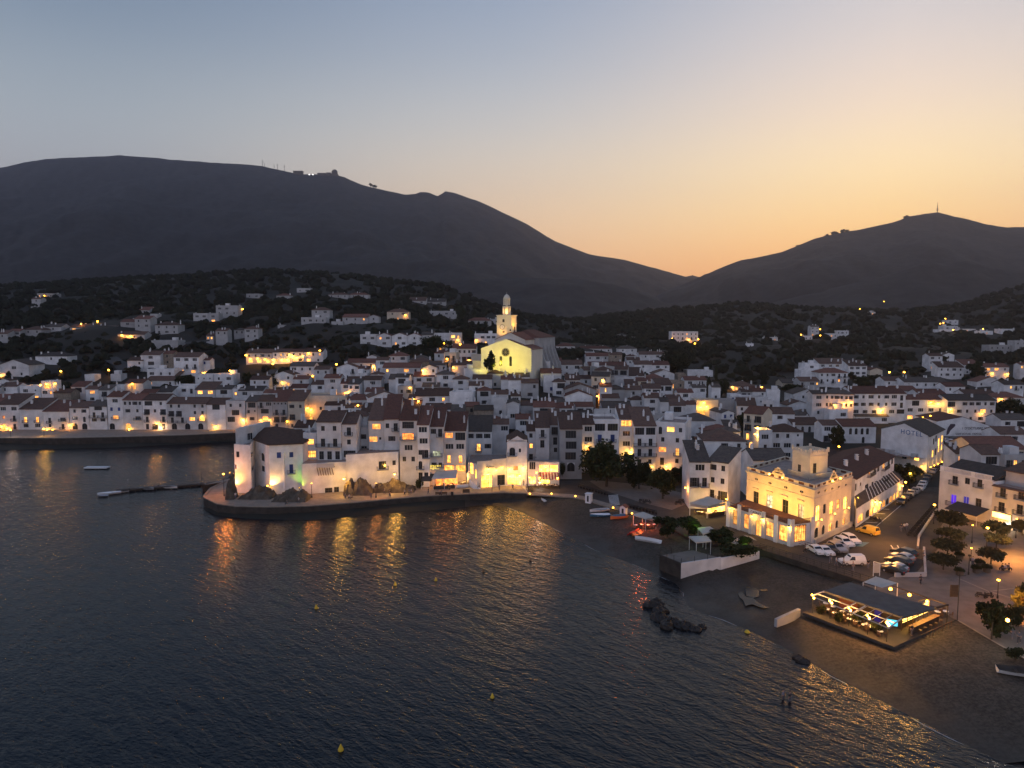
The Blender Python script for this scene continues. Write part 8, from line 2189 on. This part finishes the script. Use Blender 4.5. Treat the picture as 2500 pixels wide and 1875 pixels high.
# ---------------------------------------------------------------- lamps of the town, each on the wall or post it hangs from
bpy.context.view_layer.update(); DG = bpy.context.evaluated_depsgraph_get(); LAMPN = {}
def lamp_px(crop, x, y, power, where, color=WARM, white=False, size=None):
    u, v = cu(crop,x), cv(crop,y); d = Vector(ray(u, v)).normalized(); ok, loc, nrm, idx, ob, mx = scene.ray_cast(DG, Vector((0,0,CAMZ)), d)
    i = LAMPN[where] = LAMPN.get(where, -1) + 1; lab = ('%s lamp %s, %s listed from left' % ('white' if white else 'amber', where, ORD[i])).replace(' listed', '')
    g = 'lamps ' + where
    if ok and ob.name.split('.')[0] in ('wall', 'window', 'roof', 'roof_terrace', 'facade', 'gable', 'parapet', 'chimney', 'balcony', 'shutter') and loc.y < 620:
        k = max(.2, min(.42, loc.y / 900)); p = loc + Vector((nrm.x, nrm.y, 0)) * .45 - d * .5 - Vector((0,0,k)); lantern(p, power, lab, color, k, group=g, white=white)
    else:
        dd = solve(u, v, 4.2, d1=900); p = PD(u, v, dd); street_lamp((p.x, p.y, p.z - 4.2), 4.2, power, lab, color, g, size=max(.25, min(.5, dd / 800)))
LAMPS = {
 'on the wooded left hillside': [('A',y_) for y_ in ()],
}
def lamps(where, lst, color=WARM):
    for q in sorted(lst, key=lambda q: cu(q[0], q[1])): lamp_px(q[0], q[1], q[2], q[3], where, q[4] if len(q) > 4 else color, len(q) > 5)
lamps('on the upper left hillside', [('A',362,404,120),('A',660,632,160),('A',790,618,220,YEL),('A',990,722,500),('A',1062,730,500),('A',1960,512,60),('B',1625,560,200)])
lamps('above the far quay houses', [('A',493,1022,420),('A',880,1012,420),('A',10,1045,300),('A',1655,1028,380),('A',1865,1010,520),('B',552,962,420,ORG),('A',325,1125,160),('A',380,1118,160),('A',440,1115,160),('A',1075,1115,160)])
lamps('along the far quay', [('A',20,1462,420,ORG),('A',60,1475,420,ORG),('A',85,1496,200,(1,.85,.8),1),('A',355,1490,700,YEL),('A',390,1482,700,YEL),('A',432,1488,700,YEL),('A',570,1448,380),('A',1275,1436,420),('A',1302,1464,420,(1,.6,.3)),('A',1050,1480,520,YEL),('A',1748,1462,260,YEL),('A',1972,1405,900),('B',458,1412,300),('B',526,1408,300),('A',1640,1380,60)])
lamps('on the floodlit villa terrace', [('B',335,885,99),('B',370,915,99),('B',430,912,117),('B',490,918,117),('B',555,922,189,YEL),('B',625,922,135),('B',668,922,135),('B',686,880,189,YEL),('B',712,890,189,YEL),('B',745,905,117),('B',798,890,180),('B',842,868,117),('B',932,848,225)])
lamps('among the old town roofs', [('B',875,1055,600),('B',1066,966,500),('B',1366,972,700),('B',1770,1004,420,YEL),('B',630,1105,160,YEL),('B',826,1312,420),('B',862,1325,420),('B',1140,1190,200),('B',1168,1180,260),('B',1730,1256,600,YEL),('B',1690,1240,260),('B',1240,1290,800,YEL),('B',670,1420,100),('B',1665,1148,120,YEL)])
lamps('round the church', [('C',305,914,420),('C',280,795,320),('C',410,797,320),('C',482,926,260,(1,.35,.25)),('C',105,1008,260),('C',355,985,200),('C',390,760,150),('C',540,765,150,ORG),('C',1565,1085,260,YEL),('C',1530,1216,420,ORG),('C',840,690,300)])
lamps('on the valley slopes', [('D',585,530,700),('D',752,534,500),('D',815,580,200,YEL),('D',850,538,160),('D',1890,490,200,YEL),('E',10,435,200,YEL),('E',12,498,200),('E',655,153,500),('E',1278,328,300),('E',1226,377,220,YEL),('E',1258,370,120,YEL),('E',1355,442,300),('E',1465,452,500,YEL),('E',1660,432,200),('E',412,228,100)])
lamps('in the right-hand town', [('D',1200,1014,420),('D',1450,1425,800,YEL),('D',1440,1490,600,YEL),('D',1490,1015,120),('D',870,1215,500,YEL),('D',930,1210,500,YEL),('D',900,1170,400,YEL),('E',165,1196,520),('E',252,1178,520),('E',322,1168,200),('E',628,1246,700,YEL),('E',1048,1322,600,YEL),('E',1130,1306,300),('E',710,872,500,(.8,.85,1),1),('E',860,872,200,YEL),('E',1840,1136,300),('E',1325,1238,600,YEL),('E',1132,1170,300,YEL),('E',1202,1180,300,YEL),('E',1750,876,260),('E',1905,882,260),('E',1640,1280,200),('E',200,1625,160)])
street_lamp(g_(362, 1085, 2.0, 'F'), 5.6, 1700, 'orange street lamp at the tip of the point beside the dark rock stack', ORG, 'street lamps', size=.2)
for x in (1250, 1900): q = g_(x, 1100, 2.0, 'F'); street_lamp(q, 3.6, 420, 'small added fill lamp post on the quay %s' % {1250: 'in front of the white sea wall', 1900: 'beside the lit rock face'}[x], ORG, 'street lamps', size=.12)  # extra posts added as warm fill light along the quay
lamps('round the harbour square', [('I',780,626,420,YEL),('I',1150,776,520),('I',1360,995,420,ORG),('I',1768,1108,420),('I',340,575,260,YEL),('I',1000,780,160,YEL)])
lamps('on the arcade street and plaza', [('K',1168,1180,520,YEL),('K',1918,1358,200,(1,.85,.7),1),('K',1705,1414,320,(1,.8,.5)),('K',922,860,260,YEL),('K',875,950,200),('K',1050,780,200,YEL)])
for i, (x, y) in enumerate(((1633,1060),(1852,1058))): q = g_(x, y, 2.3); tag(bulbspot(q, .16), 'low yellow marker light on the promenade kerb, %s from left by the crossing' % ORD[i], 'lamp', 'promenade marker lights'); point(q + Vector((0,-.2,.2)), 12, YEL, .1)
for i, (x, y) in enumerate(((228,1082),(610,1200),(800,1258))): q = g_(x, y, 2.3, 'I'); tag(bulbspot(q, .16), 'low yellow marker light on the beach kerb, %s from left by the huts' % ORD[i], 'lamp', 'promenade marker lights'); point(q + Vector((0,-.2,.2)), 12, YEL, .1)
for x, yb, yt, lab, on in ((1605,355,195,'dark lamp pole among the planters on the plaza',0),(1850,555,400,'plaza lamp with an orange glow under its cap',1)):
    p = g_(x, yb, 2.06, 'L'); h = (yb - yt) / 3.457 / F * p.y; street_lamp(p, h, 160 if on else 0, lab, ORG, 'plaza lamp posts', lit_=bool(on), size=.22)
for x, yb, yt, lab in ((1545,1560,1375,'thin lamp pole before the cafe awning'),(1990,1510,1310,'thin lamp pole beside the arched door'),(1535,1740,1610,'short lamp pole at the plaza centre')):
    p = g_(x, yb, 2.06, 'K'); h = (yb - yt) / 4.148 / F * p.y; street_lamp(p, h, 60, lab, WARM, 'plaza lamp posts', size=.14)
p = g_(1930,920,2.06,'L'); q = P(cu('L',1870), cv('L',700), 6.3); tag(bulbspot(q - Vector((0,1.5,0)), .24), 'glaring white lamp shining through the round tree crown', 'lamp'); point(q - Vector((0,2.2,0)), 260, (1,.93,.8), .3)
point(P(cu('K',2010), cv('K',1480), 6.5), 4500, (1,.42,.08), .4); point(P(cu('L',1990), cv('L',560), 5.0), 1800, ORG, .4); point(P(cu('L',2030), cv('L',90), 6.0), 2600, ORG, .4)
point(P(cu('K',700), cv('K',1300), 7.5), 3400, (1,.4,.08), .4); point(P(cu('J',1750), cv('J',1180), 7.5), 900, (1,.42,.1), .4)

# ---------------------------------------------------------------- out on the water
Z6 = lambda x, y, z=0.0: P(200 + x / 5.53, 1090 + y / 5.53, z)
def jetty():
    a, e = Z6(455,590,.6), Z6(1940,478,.6); g = empty('jetty', a); tag(g, 'long dark floating jetty running out from the point', 'jetty'); d = (e - a).normalized(); n = Vector((-d.y, d.x, 0)) * .9; b = MB()
    k = 16
    for i in range(k): p, q = a.lerp(e, i/k), a.lerp(e, (i + .94)/k); b.prism([tuple(v.to_2d()) for v in (p - n, q - n, q + n, p + n)], .25, .62)
    o = b.build('deck', M['dkwood'], g); o.location = -g.location; b = MB()
    for i in range(k): p = a.lerp(e, (i + .5)/k); b.box(p.x - .8, p.x + .8, p.y - .9, p.y - .5, -.3, .24)
    o = b.build('float', M['rubber'], g); o.location = -g.location
    for x, y0, y1 in ((1615,500,395),(1498,490,410)): q = Z6(x, y0, .6); b = MB(); b.bar((q.x,q.y,0),(q.x,q.y,.6 + (y1 and 3.2)),.06); o = b.build('mooring_pole', M['iron'], g); o.location = -g.location
jetty()
BJ = 'boats at the jetty'
boat(Z6(370,650), R(-58), 5.6, 2.1, .55, ('white','white'), 'white dinghy with black engine at the outer end of the jetty', motor=True, group=BJ, name='motor_boat')
boat(Z6(515,628), R(-50), 4.2, 1.9, .5, ('white','white'), 'smaller white dinghy moored next to the outermost one', motor=True, group=BJ, name='motor_boat'); boat(Z6(285,680), R(-80), 2.6, 1.4, .4, ('silver','silver'), 'grey tender trailing behind the outermost dinghy', group=BJ)
boat(Z6(865,590), R(80), 4.8, 1.9, .55, ('silver','greyw'), 'grey covered boat at the middle of the jetty', group=BJ, name='motor_boat'); boat(Z6(1165,570), R(82), 5.4, 2.0, .6, ('white','greyw'), 'white and grey boat moored where the jetty nears the poles', motor=True, group=BJ, name='motor_boat')
boat(Z6(1600,530), R(80), 3.6, 1.6, .5, ('silver','greyw'), 'small grey boat tied by the mooring poles', group=BJ)
t = empty('swim_raft', Z6(205,300)); tag(t, 'pale flat swimming raft lying out in the bay', 'raft'); b = MB(); b.box(-3.6,3.6,-1.1,1.1,.25,.6); b.build('deck', M['wframe'], t); b = MB(); b.box(-3.4,-1.2,-1,1,-.2,.249); b.box(1.2,3.4,-1,1,-.2,.249); b.build('float', M['rubber'], t)
def buoy(u, v, s, cn, label, conical=True):
    t = empty('buoy', P(u, v, 0)); b = MB()
    b.lathe([(s*.3,-s*.4),(s*.5,-.05),(s*.5,s*.25),(s*.28,s*.75),(s*.06,s*1.25)] if conical else [(s*.25,-s*.3),(s*.5,0),(s*.25,s*.4)], seg=10); b.build('body', M[cn], t); b = MB(); b.lathe([(s*.53,-.12),(s*.53,.04)], seg=10); b.build('collar', M['rubber'], t); tag(t, label, 'buoy', 'buoys in the bay')
for u, v, s, cn, l in ((832,1833,.62,'yellowp','yellow cone buoy nearest the camera'),(1202,1704,.5,'yellowp','pale yellow cone buoy alone in the middle of the bay'),(772,1486,.55,'yellowp','yellow cone buoy off the green light reflection'),(965,1429,.55,'yellowp','yellow cone buoy left of a pair under the quay'),(1064,1418,.5,'yellowp','yellow cone buoy right of a pair under the quay'),(1180,1396,.5,'wood','dark buoy in the golden reflection'),(1295,1368,.5,'wood','dark brown buoy nearest the beach')): buoy(u, v, s, cn, l)
for i, (x, y) in enumerate(((245,85),(618,455),(1405,390),(1885,370))): q = Z6(x, y); buoy(200 + x/5.53, 1090 + y/5.53, .4, 'yellowp' if i == 2 else 'greyw', 'small pale mooring buoy beyond the jetty, %s from left' % ORD[i], False)
q = P(1500 + 1195/Q, 1300 + 895/Q, .3); buoy(1500 + 1195/Q, 1300 + 900/Q, .9, 'yellowp', 'yellow round buoy washed up at the waterline', False)

# ---------------------------------------------------------------- on the skyline
def sky_thing(u, v, D, name, label, cat, make): p = PD(u, v, D - 6); t = empty(name, p); tag(t, label, cat); make(t); return t
k = 2800 / F
def mast(h, dish):
    def f(t):
        b = MB(); b.bar((0,0,-8),(0,0,h),.9,r2=.4); b.build('pole', M['iron'], t)
        for i in range(dish): b = MB(); b.box(-3 + i, 3 - i, -.5, .5, h*(.55 + .2*i), h*(.6 + .2*i)); b.build('antenna_panel', M['iron'], t)
    return f
for i, (x, y0, y1, d_) in enumerate(((335,160,112,2),(352,160,140,1),(470,180,147,2),(440,165,152,1),(533,200,158,2))):
    sky_thing(550 + x/3.687, 360 + y0/3.687, 2800, 'radio_mast', 'thin radio mast on the left mountain crest, %s from left' % ORD[i], 'mast', mast((y0 - y1)/3.687*k, d_))
def dome(t): b = MB(); b.ball((0,0,10), 12, lvl=(9,14)); b.build('dome', M['rock'], t, ); b = MB(); b.box(-13,13,-8,8,-14,4); b.build('base', M['rock'], t)
sky_thing(550 + 985/3.687, 360 + 250/3.687, 2800, 'radar_dome', 'round radar dome on the left mountain crest', 'radar dome', dome)
for i, (x0, x1, y0, y1) in enumerate(((618,698,215,240),(835,905,234,258),(915,950,230,250))):
    w_ = (x1 - x0)/3.687*k/2; h_ = (y1 - y0)/3.687*k
    def blk(t, w_=w_, h_=h_): b = MB(); b.box(-w_,w_,-8,8,-12,h_*.8); b.build('wall', M['rock'], t); b = MB(); b.box(-w_-1,w_+1,-9,9,h_*.8+.01,h_); b.build('roof', M['rock'], t)
    sky_thing(550 + (x0+x1)/2/3.687, 360 + y1/3.687, 2800, 'station_building', 'low dark radar station building on the crest, %s from left' % ORD[i], 'building', blk)
for i, x in enumerate((757,788)):
    p = PD(550 + x/3.687, 360 + 246/3.687, 2790); b = MB(); b.ball((0,0,0), 3.0, lvl=(5,7)); tag(b.build('station_light', mat('station_lamp', (1,1,1), .4, emit=(1,.95,.9), strength=2.5), None, p), 'bright white light at the radar station, %s of two' % ORD[i], 'lamp', 'radar station lights')
def tower(t):
    kk = 2300/F; h = 85/3.687*kk; b = MB(); b.bar((0,0,-6),(0,0,h),1.1,r2=.35); b.build('pole', M['iron'], t)
    for z, r in ((h*.15,3.0),(h*.3,2.4),(h*.55,1.4)): b = MB(); b.lathe([(r,z),(r,z+2.6)],seg=8); b.build('antenna_drum', M['iron'], t)
sky_thing(1900 + 1432/3.687, 450 + 248/3.687, 2300, 'radio_tower', 'tall radio tower on the right mountain summit', 'tower', tower)
# trees on the skylines
for i, (u, v, D, h) in enumerate(((1900+120/3.687,450+605/3.687,2300,14),(1900+185/3.687,450+582/3.687,2300,18),(1900+265/3.687,450+552/3.687,2300,14),(1900+300/3.687,450+540/3.687,2300,12),(1900+435/3.687,450+475/3.687,2300,14),(1900+510/3.687,450+462/3.687,2300,18),(1900+585/3.687,450+440/3.687,2300,16),(1900+625/3.687,450+432/3.687,2300,13),(1900+1150/3.687,450+308/3.687,2300,14),(550+1307/3.687,360+348/3.687,2800,14),(550+1335/3.687,360+354/3.687,2800,12),(550+1350/3.687,360+358/3.687,2800,12))):
    p = PD(u, v, D); p.z -= 3; tree(p, h*1.2, h, 'round', 'tiny lone tree on the %s mountain skyline, %s from left' % (('right', ORD[i]) if i < 9 else ('main', ORD[i-9])), 'trees on the skyline', i)
# evening star
HAZE_ON and haze()
